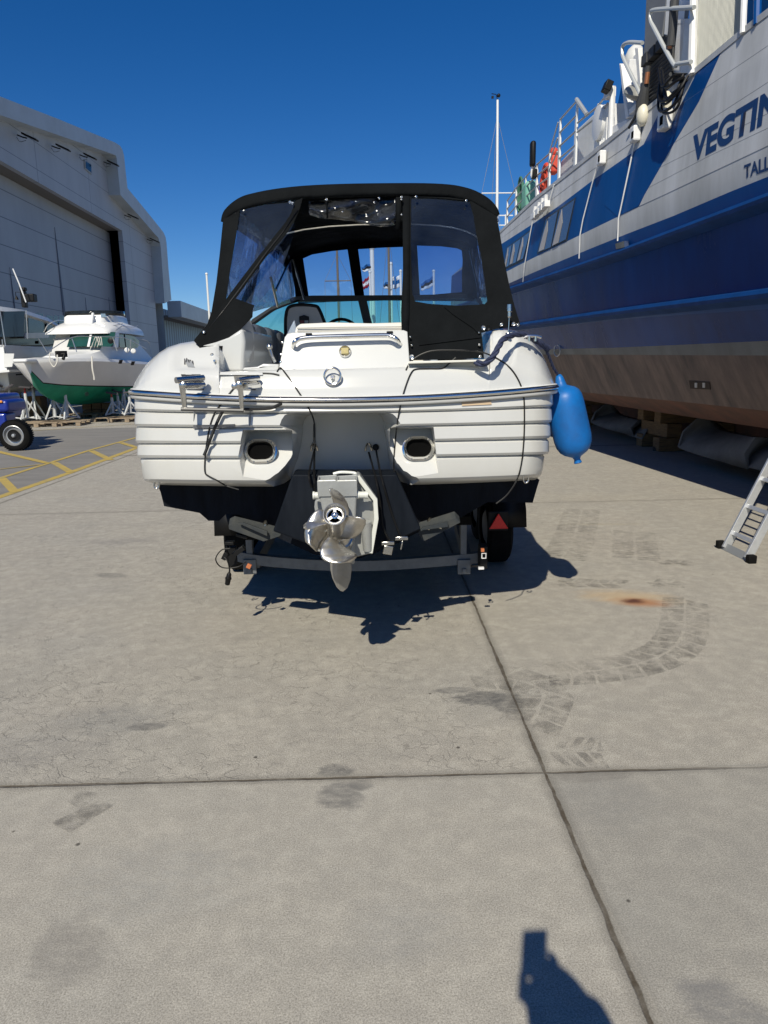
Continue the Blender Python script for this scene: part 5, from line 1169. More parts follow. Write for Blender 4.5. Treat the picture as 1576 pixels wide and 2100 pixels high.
# rolled-up clear curtain under the rear bow
random.seed(11); N = 44; M_ = 8; rows_ = []
lowr = [(636, 440), (655, 447), (690, 450), (720, 453), (750, 459), (778, 465), (803, 464), (812, 458)]
upr = [(630, 412), (812, 405)]
for i in range(M_+1):
    v = i/M_; row = []
    for j in range(N+1):
        u = j/N; x = lerp(634, 812, u); yt = lerp(412, 405, u); yb = interp(x, lowr); y = lerp(yt, yb, v)
        d_ = .03*sin(u*9+v*3)+.012*sin(u*17-v*5)+.018*sin(v*7+u*6)
        row.append(lp(x, y, 4.74+d_-.03*sin(pi*v)))
    rows_.append(row)
mb = MB(); mb.grid(rows_); mb.build('rolled_clear_curtain', vinyl_crumple, can, ang=70, solid=.002)
panel('roll_backing', canvas, [(618, 408), (826, 402), (828, 470), (812, 470), (806, 440), (640, 432), (620, 440)], 4.80, can, None, .006)
strip('roll_strap', canvas, [(670, 404, 4.68), (672, 448, 4.68)], [4, 4]); strip('roll_strap', canvas, [(818, 404, 4.68), (818, 470, 4.7)], [11, 11])
mb = MB()
for (x, y, r_, Y) in ((500, 432, .006, 4.68), (595, 414, .009, 4.66), (600, 416, .008, 4.66), (670, 409, .008, 4.66), (778, 406, .007, 4.66), (768, 415, .006, 4.66), (688, 427, .006, 4.68), (703, 434, .006, 4.68), (752, 440, .006, 4.68), (854, 403, .008, 4.68), (957, 411, .008, 4.68), (824, 404, .008, 4.66), (824, 409, .006, 4.66), (824, 440, .006, 4.66),
                      (418, 681, .010, 4.33), (435, 729, .013, 4.24), (842, 691, .006, 4.27), (845, 708, .006, 4.25), (845, 732, .015, 4.21), (984, 707, .008, 4.25), (985, 731, .010, 4.22), (983, 682, .006, 4.29), (992, 672, .014, 4.26), (1029, 665, .011, 4.30), (1054, 664, .012, 4.30), (1063, 666, .009, 4.31)):
    p = lp(x, y, Y-.012); mb = MB(); mb.lathe(p+V((0, .012, 0)), V((0, -1, 0)), [(0, r_), (.006, r_), (.010, r_*.8), (.008, r_*.45), (.012, r_*.3), (.013, .001)], 14); mb.build('snap_button', chrome, can)
# stern hardware: flag/antenna light, cleats
mb = MB(); mb.cyl(lp(1043, 684, 4.24), lp(1045, 648, 4.24), .004); mb.lathe(lp(1045, 652, 4.24), V((0, 0, 1)), [(0, .006), (.008, .012), (.03, .012), (.035, .016), (.04, .016), (.072, .015), (.074, .006)], 14); mb.lathe(lp(1043, 685, 4.24), V((0,0,1)), [(0, .018), (.006, .016)], 12); mb.build('all_round_light', steel, boat)
p = lp(1003, 678, 4.3); mb = MB(); mb.lathe(p, V((0,0,1)), [(0, .02), (.012, .018), (.02, .006), (.03, .008)], 14); mb.build('vent_knob', blackp, boat)
def cleat(x, y, Y):
    p = lp(x, y, Y); mb = MB(); mb.tube([p+V((-.05, 0, .02)), p+V((-.02, 0, .028)), p+V((.02, 0, .028)), p+V((.05, 0, .02))], .008, 8, 4); mb.cyl(p+V((-.018, 0, 0)), p+V((-.018, 0, .028)), .008); mb.cyl(p+V((.018, 0, 0)), p+V((.018, 0, .028)), .008); mb.build('cleat', chrome, boat)
cleat(1092, 700, 4.2)
p = onH(442, 741, 0, bD)[0]; mb = MB(); mb.lathe(p, V((0, -1, .1)), [(0, .010), (.01, .009), (.02, .004), (.03, .006)], 12); mb.tube([p+V((.01,-.01,-.005)), p+V((.016,-.02,-.02)), p+V((.012,-.012,-.035))], .003, 6); mb.build('snap_hook', steel, boat)
# lid strip of the swim-platform locker below the right canvas
longblock('locker_lip', [(839, 741), (1001, 737), (1001, 741.5), (838, 746)], 4.05, 4.3, mat('lip_cream', (.68,.67,.60), .4), bev=.003)
longblock('locker_face', [(838, 746), (998, 741.5), (996, 750), (836, 756)], 4.12, 4.4, mat('locker_shade', (.50,.50,.46), .5), bev=.003)

RIG = False
# ================================================================== TRAILER
tr = empty('boat_trailer', (0, 5.2, 0), 'galvanised boat trailer with red warning triangle under the white motor cruiser', 'trailer')
YC_ = 4.80
mb = MB(); pts = [PY(472, 1138, YC_), PY(520, 1148, YC_-.01), PY(600, 1156, YC_-.03), PY(705, 1161, YC_-.04), PY(800, 1159, YC_-.03), PY(900, 1152, YC_-.01), PY(990, 1144, YC_)]
P_ = catmull(pts, 4); mb.grid([[p+V((0, y_, z_)) for p in P_] for y_, z_ in ((0, .036), (0, -.036), (.06, -.036), (.06, .036), (0, .036))])
mb.build('rear_crossmember', galv, tr, ang=40)
for sg, x in ((-1, 515), (1, 950)):
    mb = MB(); c0 = PY(x, 1160, YC_+.03); zt_ = PY(x, 1065 if sg > 0 else 1095, YC_+.03).z
    mb.sweep([c0, V((c0.x, c0.y, zt_))], [(-.022, -.03), (.022, -.03), (.022, .03), (-.022, .03)], up=V((0, 1, 0))); mb.build('bunk_post', galv, tr, smooth=False, bevel=.004)
    mb = MB(); mb.box(c0+V((0, -.045, .005)), (.09, .02, .105)); mb.box(c0+V((0, -.06, -.02)), (.03, .02, .03)); mb.build('u_bolt_plate', galv, tr, smooth=False, bevel=.003)
    # bunk along the hull
    mb = MB(); q0 = V((c0.x, c0.y, zt_)); mb.sweep([q0+V((0, -.05, 0)), q0+V((.22, 3.4, .02))], [(-.05, -.03), (.05, -.03), (.05, .03), (-.05, .03)]); mb.build('bunk', rubber, tr)
    # chassis rail
    mb = MB(); a_ = V((c0.x+(.03), c0.y, c0.z+.03)); b_ = V((XC(8)+sg*.35, 8.6, .5)); mb.sweep([a_, V((a_.x+.1, 6.4, .5)), b_, V((XC(10), 10.6, .48))], [(-.03, -.05), (.03, -.05), (.03, .05), (-.03, .05)]); mb.build('chassis_rail', galv, tr, smooth=False)
for sg in (-1, 1):
    for Yw_ in (5.95, 6.75):
        cx = XC(Yw_)+.02+sg*1.09; mb = MB()
        mb.lathe(V((cx-.1, Yw_, .31)), V((1, 0, 0)), [(0, .19), (0, .28), (.02, .305), (.05, .31), (.15, .31), (.18, .305), (.2, .28), (.2, .19)], 36, caps=False); wh = mb.build('wheel', rubber, tr, ang=40)
        mb = MB(); mb.lathe(V((cx-.09, Yw_, .31)), V((1, 0, 0)), [(0, .0), (0, .12), (.03, .17), (.03, .2), (.15, .2), (.15, .17), (.18, .12), (.18, 0)], 30, caps=False); mb.build('rim', galv, wh)
    cx = XC(6.2)+.02+sg*1.11; mb = MB(); rows_ = []
    for i in range(13):
        t = pi*i/12; y_ = 6.35-.86*cos(t); z_ = .40+.36*min(1, sin(t)*1.5); rows_.append([V((cx-.13, y_, z_)), V((cx+.13, y_, z_))])
    mb.grid(rows_); mb.build('mudguard', blackp, tr, solid=.01)
# triangle reflectors with backing plates at the rear of each mudguard
for sg, x, y in ((1, 1023, 1070),):
    p = PY(x, y, 5.42); mb = MB(); mb.box(p+V((0, .03, -.0)), (.16, .02, .16)); bkp = mb.build('light_board', blackp, tr, bevel=.04, seg=4)
    mb = MB(); mb.prism([PY(1023, 1053, 5.40), PY(1043, 1084, 5.40), PY(1004, 1085, 5.40)], V((0, .015, 0))); mb.build('warning_triangle', mat('reflector_red', (.85,.008,.012), .3, var=.2, vscale=60), bkp, smooth=False, bevel=.003)
# side lamp bar ends
mb = MB(); mb.box(PY(990, 1140, 4.74), (.05, .1, .16)); mb.cyl(PY(966, 1161, 4.70), PY(986, 1161, 4.70), .008); lb = mb.build('lamp_bracket', blackp, tr, bevel=.004)
mb = MB(); p = PY(993, 1140, 4.33); mb.tube([p+V((-.013, 0, -.016)), p+V((.013, 0, -.016)), p+V((.013, 0, .016)), p+V((-.013, 0, .016)), p+V((-.013, 0, -.016))], .004, 4); mb.box(PY(987, 1165, 4.33), (.035, .02, .014)); mb.build('marker_lamp', mat('marker_white', (.7,.7,.7), .4), lb, smooth=False)
mb = MB(); mb.box(PY(990, 1128, 4.33), (.02, .02, .02)); mb.build('amber_marker', mat('orange_rust', (.45,.14,.05), .6), lb, smooth=False)
mb = MB()
mb.box(PY(478, 1140, 4.56), (.05, .05, .13)); mb.box(PY(490, 1130, 4.45), (.09, .05, .03), Matrix.Rotation(-.6, 3, 'Y')); mb.box(PY(472, 1113, 4.4), (.055, .05, .02)); mb.box(PY(462, 1140, 4.40), (.03, .03, .05), Matrix.Rotation(.5, 3, 'Y'))
mb.tube([PY(468, 1120, 4.41), PY(464, 1130, 4.41), PY(470, 1140, 4.41)], .012, 6); mb.box(PY(497, 1099, 4.42), (.07, .04, .02), Matrix.Rotation(.3, 3, 'Y'))
mb.build('lamp_arm', blackp, tr, bevel=.003)
mb = MB(); mb.tube([PY(472, 1125, 4.38), PY(455, 1128, 4.38), PY(443, 1145, 4.38), PY(450, 1160, 4.38), PY(465, 1165, 4.38), PY(490, 1162, 4.38), PY(505, 1152, 4.38)], .004, 6, 6); mb.tube([PY(460, 1142, 4.39), PY(467, 1150, 4.38), PY(471, 1165, 4.38), PY(471, 1178, 4.38)], .005, 6, 6); cb_ = mb.build('cable', blackp, tr)
mb = MB(); mb.lathe(PY(471, 1174, 4.38), PY(466, 1202, 4.38)-PY(471, 1174, 4.38), [(0, .008), (.012, .015), (.03, .016), (.034, .020), (.045, .020), (.05, .017), (.08, .016), (.085, .010)], 14); mb.build('plug', blackp, cb_)
mb = MB(); mb.box(PY(511, 1161, 4.36), (.028, .02, .03), Matrix.Rotation(.5, 3, 'Y')); mb.build('amber_marker', MATS['orange_rust'], tr, smooth=False, bevel=.003)

RIG = True
# ================================================================== FENDER, ROPE, CORDS
fb = mat('fender_blue', (.003,.135,.44), .42, col2=(.012,.085,.27), vscale=5, detail=12, bump=.15, bscale=14, spec=.35)
fx0, fx1 = PY(1146, 768, 4.44), PY(1186, 950, 4.40); axf = (fx1-fx0); Lf = axf.length
prof = [(0, .012), (.02, .022), (.05, .028), (.085, .034), (.095, .050), (.11, .075), (.135, .096), (.17, .107), (.22, .111), (.38, .112), (.47, .112), (.52, .106), (.56, .090), (.585, .068), (.60, .045), (.612, .026), (.63, .018), (.655, .024), (.66, .020)]
kf = Lf/.66; mb = MB(); mb.lathe(fx0, axf, [(d*kf, r) for d, r in prof], 40); fend = mb.build('fender', fb, None, fix=True, ang=60)
tag(fend, 'blue inflatable fender hanging at the right stern corner of the motor cruiser', 'fender')
ropem = mat('navy_rope', (.010,.016,.045), .75, col2=(.035,.045,.10), vscale=60, bump=.5, bscale=120, bdist=.004)
def rope(pts, R_, lab, name='mooring_rope'):
    C0 = catmull(pts, 14); mb = MB(); L_ = [0]
    for a, b in zip(C0, C0[1:]): L_.append(L_[-1]+(b-a).length)
    for s_ in range(3):
        q = []
        for p, l_, nx in zip(C0, L_, C0[1:]+[C0[-1]+(C0[-1]-C0[-2])]):
            d = (nx-p).normalized(); x, y = mb.frame(d); t = l_*75/(R_/.012)*.55+s_*2*pi/3; q.append(p+(x*cos(t)+y*sin(t))*R_*.55)
        mb.tube(q, R_*.62, 7)
    o = mb.build(name, ropem, None, fix=True, ang=80); return tag(o, lab, 'rope')
def rp(x, y, Y): return PY(x, y, Y)
rope([rp(975, 744, 4.06), rp(995, 745, 4.02), rp(1010, 733, 3.99), rp(1021, 715, 4.0), rp(1032, 697, 4.06), rp(1050, 688, 4.14), rp(1072, 686, 4.2), rp(1090, 693, 4.24), rp(1108, 704, 4.27), rp(1126, 716, 4.32)], .015, 'thick navy twisted rope draped over the right stern corner of the cruiser')
rope([rp(1092, 690, 4.22), rp(1080, 695, 4.2), rp(1060, 700, 4.12), rp(1040, 712, 4.04), rp(1028, 728, 4.0), rp(1024, 738, 4.0), rp(1034, 728, 4.0), rp(1046, 700, 4.06)], .011, 'second navy rope coil end hanging inside the right stern corner') if False else None
rope([rp(1100, 698, 4.24), rp(1118, 715, 4.3), rp(1129, 738, 4.36), rp(1136, 755, 4.40), rp(1146, 770, 4.44)], .008, 'thin dark line that holds the blue fender', 'fender_line')
cord = mat('black_cord', (.006,.006,.006), .5)
RIG = False
bAll = bvh_of([hull, deckm]); bAll2 = bvh_of([hull, deckm, hb])
def on_any(x, y, off):
    r = ray(x, y).normalized(); best = None
    for bv in (bAll, bHa):
        h = bv.ray_cast(CO, r)
        if h[0] is not None and (best is None or h[3] < best[3]): best = h
    Y = best[0].y if best is not None else 3.9
    if 836 < x < 1003 and y < 760: Y = min(Y, 3.97)
    if y > 990: Y = min(Y, 3.95)
    return Y
def cord_path(px, R_, lab, name, k=8, sm=3, lift=0.0):
    P2 = catmull([V((x, y, 0)) for x, y in px], k); Ys = [on_any(p.x, p.y, 0) for p in P2]
    Ys = [min(Y, 3.99) for Y in Ys]
    for _ in range(sm): Ys = [Ys[0]]+[min(b, (a+b+c)/3) for a, b, c in zip(Ys, Ys[1:], Ys[2:])]+[Ys[-1]]
    mb = MB(); mb.tube([PY(p.x, p.y, Y-R_*1.15-lift) for p, Y in zip(P2, Ys)], R_, 8); o = mb.build(name, cord, None, fix=True); return tag(o, lab, 'cord')
cord_path([(573, 769), (555, 766), (520, 766), (505, 772), (480, 796), (460, 822), (443, 843), (432, 870), (425, 905), (421, 940), (421, 968), (428, 976), (445, 985), (464, 996), (490, 1004)], .0042, 'thin black cord looping down the left half of the transom', 'elastic_line')
cord_path([(569, 762), (574, 755), (580, 758), (600, 785), (622, 818), (634, 838), (644, 862), (646, 890), (645, 920)], .0042, 'thin black cord from the hatch corner down to the drive recess', 'elastic_line')
cord_path([(833, 759), (840, 746), (852, 734), (868, 725), (890, 719), (930, 718), (975, 720), (1000, 726), (1025, 738), (1048, 756), (1065, 782), (1074, 810), (1076, 845), (1075, 900), (1070, 950), (1060, 985), (1040, 1015), (1018, 1033)], .0042, 'thin black cord hanging in a wide arc down the right half of the transom', 'elastic_line')
cord_path([(935, 733), (922, 745), (908, 755), (880, 756), (855, 757), (845, 763), (835, 785), (824, 822), (815, 870), (809, 930), (809, 970), (814, 985), (822, 992)], .0042, 'thin black cord dropping beside the right exhaust outlet', 'elastic_line')
cord_path([(577, 828), (566, 833), (556, 837), (530, 839), (490, 839), (465, 840), (456, 846), (445, 868), (434, 895), (424, 922), (419, 934)], .0085, 'thick black strap with rounded ends bent across the left transom', 'black_strap', 8, 3, .022)

# ================================================================== LADDER leaning on the ferry
al = mat('aluminium', (.62,.63,.64), .35, .6, var=.15, vscale=20)
b1, b2 = G(1486, 1128), G(1531, 1150); top_d = V((1.55, .25, 3.1)).normalized()
ldr = empty('step_ladder', (b1+b2)/2, 'aluminium ladder with black rubber feet leaning against the ferry', 'ladder')
wv = (b2-b1); b2 = b1+wv
nrm = wv.normalized().cross(top_d).normalized()
for b_ in (b1, b2):
    mb = MB(); mb.sweep([b_+top_d*.02, b_+top_d*4.0], [(-.013, -.035), (.013, -.035), (.013, .035), (-.013, .035)], up=nrm); mb.build('stile', al, ldr, smooth=False, bevel=.003)
for k in range(14):
    a_ = b1+top_d*(.17+.27*k); mb = MB(); mb.sweep([a_, a_+wv], [(-.018, -.014), (.018, -.014), (.018, .014), (-.018, .014)], up=nrm); mb.build('rung', al, ldr, smooth=False, bevel=.003)
wn = wv.normalized(); mb = MB(); mb.sweep([b1-wn*.07+top_d*.03, b2+wn*.07+top_d*.03], [(-.035, -.012), (.035, -.012), (.035, .012), (-.035, .012)], up=nrm); mb.build('stabiliser_bar', mat('bar_grey', (.22,.23,.24), .5), ldr, smooth=False, bevel=.003)
for b_, s_ in ((b1, -1), (b2, 1)):
    mb = MB(); mb.box(b_+wn*s_*.07+V((0, 0, .035)), (.06, .07, .07), Matrix.Rotation(atan2(wn.y, wn.x), 3, 'Z')); mb.build('rubber_foot', rubber, ldr, bevel=.008)

# ================================================================== BOATS ON THE LEFT
wht = mat('boat_white', (.74,.74,.72), .3, coat=.3, var=.05, vscale=1.5); hullgrey = mat('boat_hull_pale', (.68,.66,.63), .35, var=.08, vscale=1.2, coat=.2)
green = mat('green_antifouling', (.004,.27,.15), .6, col2=(.003,.19,.105), vscale=2.5, detail=8)
wg = mat('boat_glass_green', (.02,.075,.06), .12, coat=.5, var=.4, vscale=1.5); wd = mat('boat_glass_dark', (.01,.02,.035), .15, coat=.0, var=.4, vscale=1)
def loft(name, m, st, par, ang=40, caps=True, mids=None):
    mb = MB(); n = len(st[0]); N = len(st)
    if mids is None: mb.grid(st)
    else:
        for j in range(n-1): mb.cur = mids[j]; mb.grid([[s_[j] for s_ in st], [s_[j+1] for s_ in st]])
    if caps:
        for q in (st[0], st[-1]): mb.add(q, [tuple(range(n))])
    return mb.build(name, m, par, ang=ang)
# green-bottomed pilothouse cruiser, bow towards us
gb = empty('pilothouse_cruiser', (-9.4, 27, 0), 'white pilothouse cruiser with green bottom paint, bow towards us on timber blocks', 'boat')
def gx(Y): return -9.62+.085*(Y-22)
st = []
for Y, hb_, zd, hw_, zw, zk in ((21.9, .06, 2.0, .03, 1.72, 1.62), (22.25, .55, 2.02, .16, 1.36, 1.15), (22.8, .98, 2.03, .45, 1.28, .85), (23.6, 1.28, 2.03, .80, 1.22, .64), (24.8, 1.45, 2.0, 1.12, 1.16, .55), (26.5, 1.52, 1.94, 1.30, 1.10, .53), (28.5, 1.52, 1.88, 1.36, 1.05, .52), (31, 1.46, 1.85, 1.34, 1.0, .55)):
    x = gx(Y); L_ = []
    for s_ in (-1, 1):
        side = [V((x+s_*hb_*.97, Y, zd+.03)), V((x+s_*hb_, Y, zd-.06)), V((x+s_*lerp(hb_, hw_, .45), Y, lerp(zd, zw, .5))), V((x+s_*hw_, Y, zw)), V((x+s_*hw_*.96, Y, zw-.035)), V((x+s_*hw_*.55, Y, lerp(zw, zk, .62)))]
        L_.append(side)
    st.append([V((x, Y, zd+.08))]+L_[0]+[V((x, Y, zk))]+L_[1][::-1]+[V((x, Y, zd+.08))])
loft('hull', [wht, hullgrey, blackp, green], st, gb, 30, mids=[0, 0, 1, 1, 2, 3, 3, 3, 3, 2, 1, 1, 0, 0])
mb = MB(); mb.box(V((gx(21.8), 21.75, 2.0)), (.42, .9, .12)); mb.build('bow_platform', wht, gb, bevel=.05)
# deck house
def house(Y, hw, zt_, z0): x = gx(Y); return [V((x-hw, Y, z0)), V((x-hw*.97, Y, z0+.05)), V((x-hw*.86, Y, zt_)), V((x-hw*.5, Y, zt_+.06)), V((x+hw*.5, Y, zt_+.06)), V((x+hw*.86, Y, zt_)), V((x+hw*.97, Y, z0+.05)), V((x+hw, Y, z0))]
loft('cabin', wht, [house(23.4, .5, 2.10, 2.0), house(24.3, .80, 2.20, 1.98), house(24.9, .93, 2.32, 1.98), house(25.5, 1.0, 2.95, 1.95), house(27.8, .98, 2.95, 1.9), house(28.6, 1.0, 2.5, 1.9), house(29.4, 1.05, 2.1, 1.9)], gb, 50)
roofs = []
for Y, hw, z0, zt_ in ((25.05, .90, 2.90, 2.96), (25.1, 1.05, 2.90, 3.06), (25.4, 1.10, 2.92, 3.24), (25.9, 1.12, 2.94, 3.42), (27.0, 1.12, 2.95, 3.50), (28.2, 1.1, 2.93, 3.38), (28.5, 1.0, 2.92, 3.2)):
    x = gx(Y); roofs.append([V((x+hw*cos(t), Y, z0+(zt_-z0)*max(0, sin(t))**.7)) for t in [pi-pi*i/14 for i in range(15)]])
loft('roof', wht, roofs, gb, 50)
fly = []
for Y, hw, z0, zt_ in ((25.7, .62, 3.2, 3.40), (25.8, .72, 3.2, 3.56), (26.5, .78, 3.3, 3.64), (27.6, .78, 3.3, 3.62), (27.8, .7, 3.3, 3.5)):
    x = gx(Y); fly.append([V((x-hw, Y, z0)), V((x-hw*.95, Y, zt_-.06)), V((x-hw*.8, Y, zt_)), V((x+hw*.8, Y, zt_)), V((x+hw*.95, Y, zt_-.06)), V((x+hw, Y, z0))])
loft('flybridge', wht, fly, gb, 50)
mb = MB(); rows_ = [[V((gx(27)+1.05*cos(t), 26.6-.75*sin(t), z_)) for t in [pi*i/16 for i in range(17)]] for z_ in (3.55, 3.72)]; mb.grid(rows_); mb.build('flybridge_screen', glassy('smoke_screen', (.18,.2,.2), (.05,.06,.06), .05, 1, .3), gb, solid=.01)
def quad(name, m, P, th=.03, par=gb, dirv=V((0, -1, 0))):
    mb = MB(); mb.prism([V(p) for p in P], dirv*th); return mb.build(name, m, par, smooth=False)
g = lambda x, y, Y: PY(x, y, Y)
quad('windscreen', wg, [g(138, 712, 24.85), g(147, 682, 25.35), g(187, 680, 25.30), g(180, 710, 24.8)]); quad('windscreen', wg, [g(185, 710, 24.8), g(191, 680, 25.30), g(238, 681, 25.3), g(232, 711, 24.85)])
quad('windscreen_pillar', wht, [g(180, 711, 24.75), g(187, 680, 25.25), g(191, 680, 25.25), g(185, 711, 24.75)], .05)
gp = lambda x, y, o=-8.22: PX(x, y, o)
quad('side_window', wd, [gp(244, 712), gp(243, 686), gp(252, 686), gp(256, 713)], .03, gb, V((1, 0, 0))); quad('side_window', wd, [gp(258, 713), gp(255, 686), gp(272, 688), gp(285, 700), gp(282, 712), gp(270, 716)], .03, gb, V((1, 0, 0)))
quad('window_post', wht, [g(234, 712, 24.8), g(238, 682, 25.25), g(245, 682, 25.5), g(243, 713, 25.1)], .03)
for (x, y) in ((248, 742), (273, 745)): quad('porthole', blackp, [g(x-4, y+4, 24.0), g(x-2, y-4, 24.0), g(x+5, y-4, 24.05), g(x+2, y+4, 24.05)], .04)
for (x, y) in ((261, 718), (274, 720)):
    p = g(x, y, 25); mb = MB(); mb.lathe(p, V((.3, -1, 0)), [(0, .07), (.1, .085), (.12, .06)], 14); mb.build('deck_vent', wht, gb)
mb = MB(); p = g(228, 699, 24.7); mb.lathe(p, V((0, -1, 0)), [(0, .09), (.04, .1), (.06, .05)], 16); mb.build('wheel_cover', blackp, gb)
mb = MB(); mb.tube([g(188, 665, 25.5), g(190, 650, 25.6), g(191, 643, 25.7)], .05, 8); mb.build('horn', wht, gb); mb = MB(); mb.box(g(213, 647, 25.8), (.16, .1, .12)); mb.build('deck_light', steel, gb)
rail_ = mat('rail_steel', (.55,.56,.56), .3, .8)
for pts in ([(97, 722, 22), (148, 692, 23), (190, 690, 23.6), (232, 691, 24.2), (260, 694, 25), (300, 715, 27)], [(148, 694, 23), (158, 722, 23)], [(232, 692, 24.2), (241, 720, 24.3)], [(268, 696, 25), (268, 716, 25)], [(252, 669, 26), (275, 671, 27), (283, 667, 27.5)], [(218, 671, 25.6), (252, 664, 26)], [(291, 695, 28), (306, 703, 28.6), (312, 735, 28.6)], [(251, 668, 26), (238, 678, 25.4)]):
    mb = MB(); mb.tube([g(*q) for q in pts], .014, 6, 4); mb.build('guard_rail', rail_, gb)
mb = MB(); mb.tube([g(104, 722, 21.6), g(102, 735, 21.5), g(106, 747, 21.5), g(112, 752, 21.5), g(118, 742, 21.5), g(118, 728, 21.6)], .02, 6, 5); mb.tube([g(189, 731, 23.3), g(190, 755, 23.2), g(193, 770, 23.2), g(194, 779, 23.2)], .025, 6, 4)
for k in range(3): mb.tube([g(188+k*6, 712, 23.8), g(197+k*5, 691, 23.6), g(204+k*3, 708, 23.6)], .014, 6, 5)
mb.build('mooring_line', mat('white_rope', (.6,.58,.52), .8), gb)
mb = MB(); mb.box(g(126, 726, 21.9), (.3, .3, .18), .5); mb.tube([g(116, 728, 21.8), g(134, 726, 21.8), g(130, 737, 21.7)], .05, 8); mb.build('anchor', blackp, gb, bevel=.02)
mb = MB(); p = g(178, 808, 23.4); mb.lathe(p, V((.8, -.6, -.2)), [(0, .07), (.02, .07)], 14); mb.build('thruster_tunnel', mat('tunnel', (.002,.03,.02), .7), gb)
# pale cruiser, stern towards us
pb = empty('hardtop_cruiser', (-12.9, 27, 0), 'pale hardtop cruiser with white transom and dark cabin windows at the far left', 'boat')
gsd = mat('boat_side_shaded', (.42,.42,.43), .35, var=.06, coat=.2)  # hull white greyed down; shade along the side put into the colour
st = []
for Y, k in ((24, 1), (26.5, 1.0), (29, 1.0), (31.5, .93), (33.5, .7), (35, .35), (35.8, .04)):
    x = -12.85; zr = .05*max(0, Y-28); prof_ = [(1.56, 2.55), (1.60, 2.3), (1.60, 2.05), (1.56, 1.35), (1.52, 1.18), (1.42, 1.12), (.2, .88)]
    st.append([V((x-a*k, Y, z_+zr)) for a, z_ in prof_]+[V((x+a*k, Y, z_+zr)) for a, z_ in prof_[::-1]]+[V((x-1.56*k, Y, 2.55+zr))])
loft('hull', gsd, st, pb, 30)
quad('transom', wht, [V((-14.42, 23.97, 2.5)), V((-11.28, 23.97, 2.5)), V((-11.24, 23.97, 1.2)), V((-14.4, 23.97, 1.2))], .05, pb)
g2 = lambda x, y, Y=23.9: PY(x, y, Y)
quad('swim_platform', wht, [g2(-60, 766), g2(46, 758), g2(47, 762), g2(-60, 772)], .9, pb); quad('transom_door', mat('door_line', (.6,.6,.58), .4), [g2(9, 725), g2(30, 725), g2(26, 752), g2(9, 753)], .02, pb)
quad('rubbing_strip', blackp, [g2(43, 708, 24), g2(92, 707.5, 26), g2(139, 702, 28), g2(139, 704.5, 28), g2(92, 710, 26), g2(43, 710, 24)], .03, pb, V((1, 0, 0)))
quad('rubbing_strip', blackp, [g2(42, 750, 24), g2(101, 747, 26), g2(101, 749, 26), g2(42, 752.5, 24)], .03, pb, V((1, 0, 0)))
quad('hull_recess', blackp, [g2(33, 767, 24), g2(82, 762, 25.7), g2(82, 765, 25.7), g2(33, 770, 24)], .03, pb, V((1, 0, 0)))
quad('vent', blackp, [g2(72, 699, 25), g2(78, 699, 25), g2(78, 705, 25), g2(72, 705, 25)], .03, pb, V((1, 0, 0)))
st = []
for Y, hw, zt_ in ((23.7, 1.05, 3.75), (24.2, 1.35, 3.83), (26, 1.4, 3.84), (28, 1.38, 3.7), (29.3, 1.3, 3.48), (29.9, 1.0, 3.36)):
    x = -12.75; st.append([V((x-hw, Y, zt_-.2)), V((x-hw*.95, Y, zt_-.05)), V((x-hw*.5, Y, zt_)), V((x+hw*.5, Y, zt_)), V((x+hw*.95, Y, zt_-.05)), V((x+hw, Y, zt_-.2)), V((x+hw*.9, Y, zt_-.26)), V((x-hw*.9, Y, zt_-.26)), V((x-hw, Y, zt_-.2))])
loft('hardtop', mat('hardtop_white', (.60,.62,.64), .35), st, pb, 40)
mb = MB(); mb.box(V((-12.75, 26.9, 3.05)), (2.45, 5.0, 1.1)); mb.build('cabin', mat('cabin_dark', (.008,.009,.011), .2), pb, bevel=.08)
for (a, b_, ya, yb, t_) in ((57, 88, 25.0, 26.3, 0), (95, 108, 26.9, 27.5, 0), (110, 118, 27.6, 28.0, 0), (121, 134, 28.2, 29.0, 0)):
    Xp_ = -11.50; quad('side_window', mat('window_blue', (.02,.035,.06), .15), [PX(a, 641 if a < 90 else 646, Xp_), PX(b_, 643 if a < 90 else 648, Xp_), PX(b_, 682 if a < 90 else 688, Xp_), PX(a+1, 683 if a < 90 else 688, Xp_)], .02, pb, V((1, 0, 0)))
quad('cockpit_glass', wd, [g2(-40, 640, 24.4), g2(52, 638, 24.4), g2(50, 690, 24.4), g2(-40, 692, 24.4)], .02, pb)
quad('side_coaming', gsd, [PX(50, 683, -11.3), PX(98, 682, -11.3), PX(98, 693, -11.3), PX(50, 694, -11.3)], .05, pb, V((1, 0, 0)))
for pts in ([(54, 636, 24.2), (57, 695, 24.2)], [(1, 640, 23.9), (12, 710, 23.9)], [(90, 681, 25), (100, 665, 25), (118, 657, 26), (132, 658, 27)], [(80, 695, 24.5), (97, 722, 24)], [(110, 695, 26), (124, 720, 26)], [(5, 696, 23.9), (5, 708, 23.9), (-5, 709, 23.9)]):
    mb = MB(); mb.tube([g(*q) for q in pts], .016, 6, 4); mb.build('guard_rail', rail_, pb)
mb = MB(); mb.box(g(50, 614, 26), (.16, .2, .55)); mb.box(g(61, 611, 26), (.42, .3, .26)); mb.box(g(48, 593, 26), (.2, .2, .12)); mb.build('radar_mast', blackp, pb, bevel=.03)
mb = MB(); mb.tube([g(27, 551, 25.5), g(40, 582, 25.5), g(54, 620, 25.5)], .022, 6); mb.build('antenna', wht, pb); mb = MB(); mb.tube([g(45, 599, 26), g(32, 599, 26), g(33, 608, 26), g(34, 612, 26)], .012, 6); mb.lathe(g(34, 607, 26), V((0, 0, -1)), [(0, .02), (.12, .07), (.13, .0)], 12); mb.build('bell', blackp, pb)

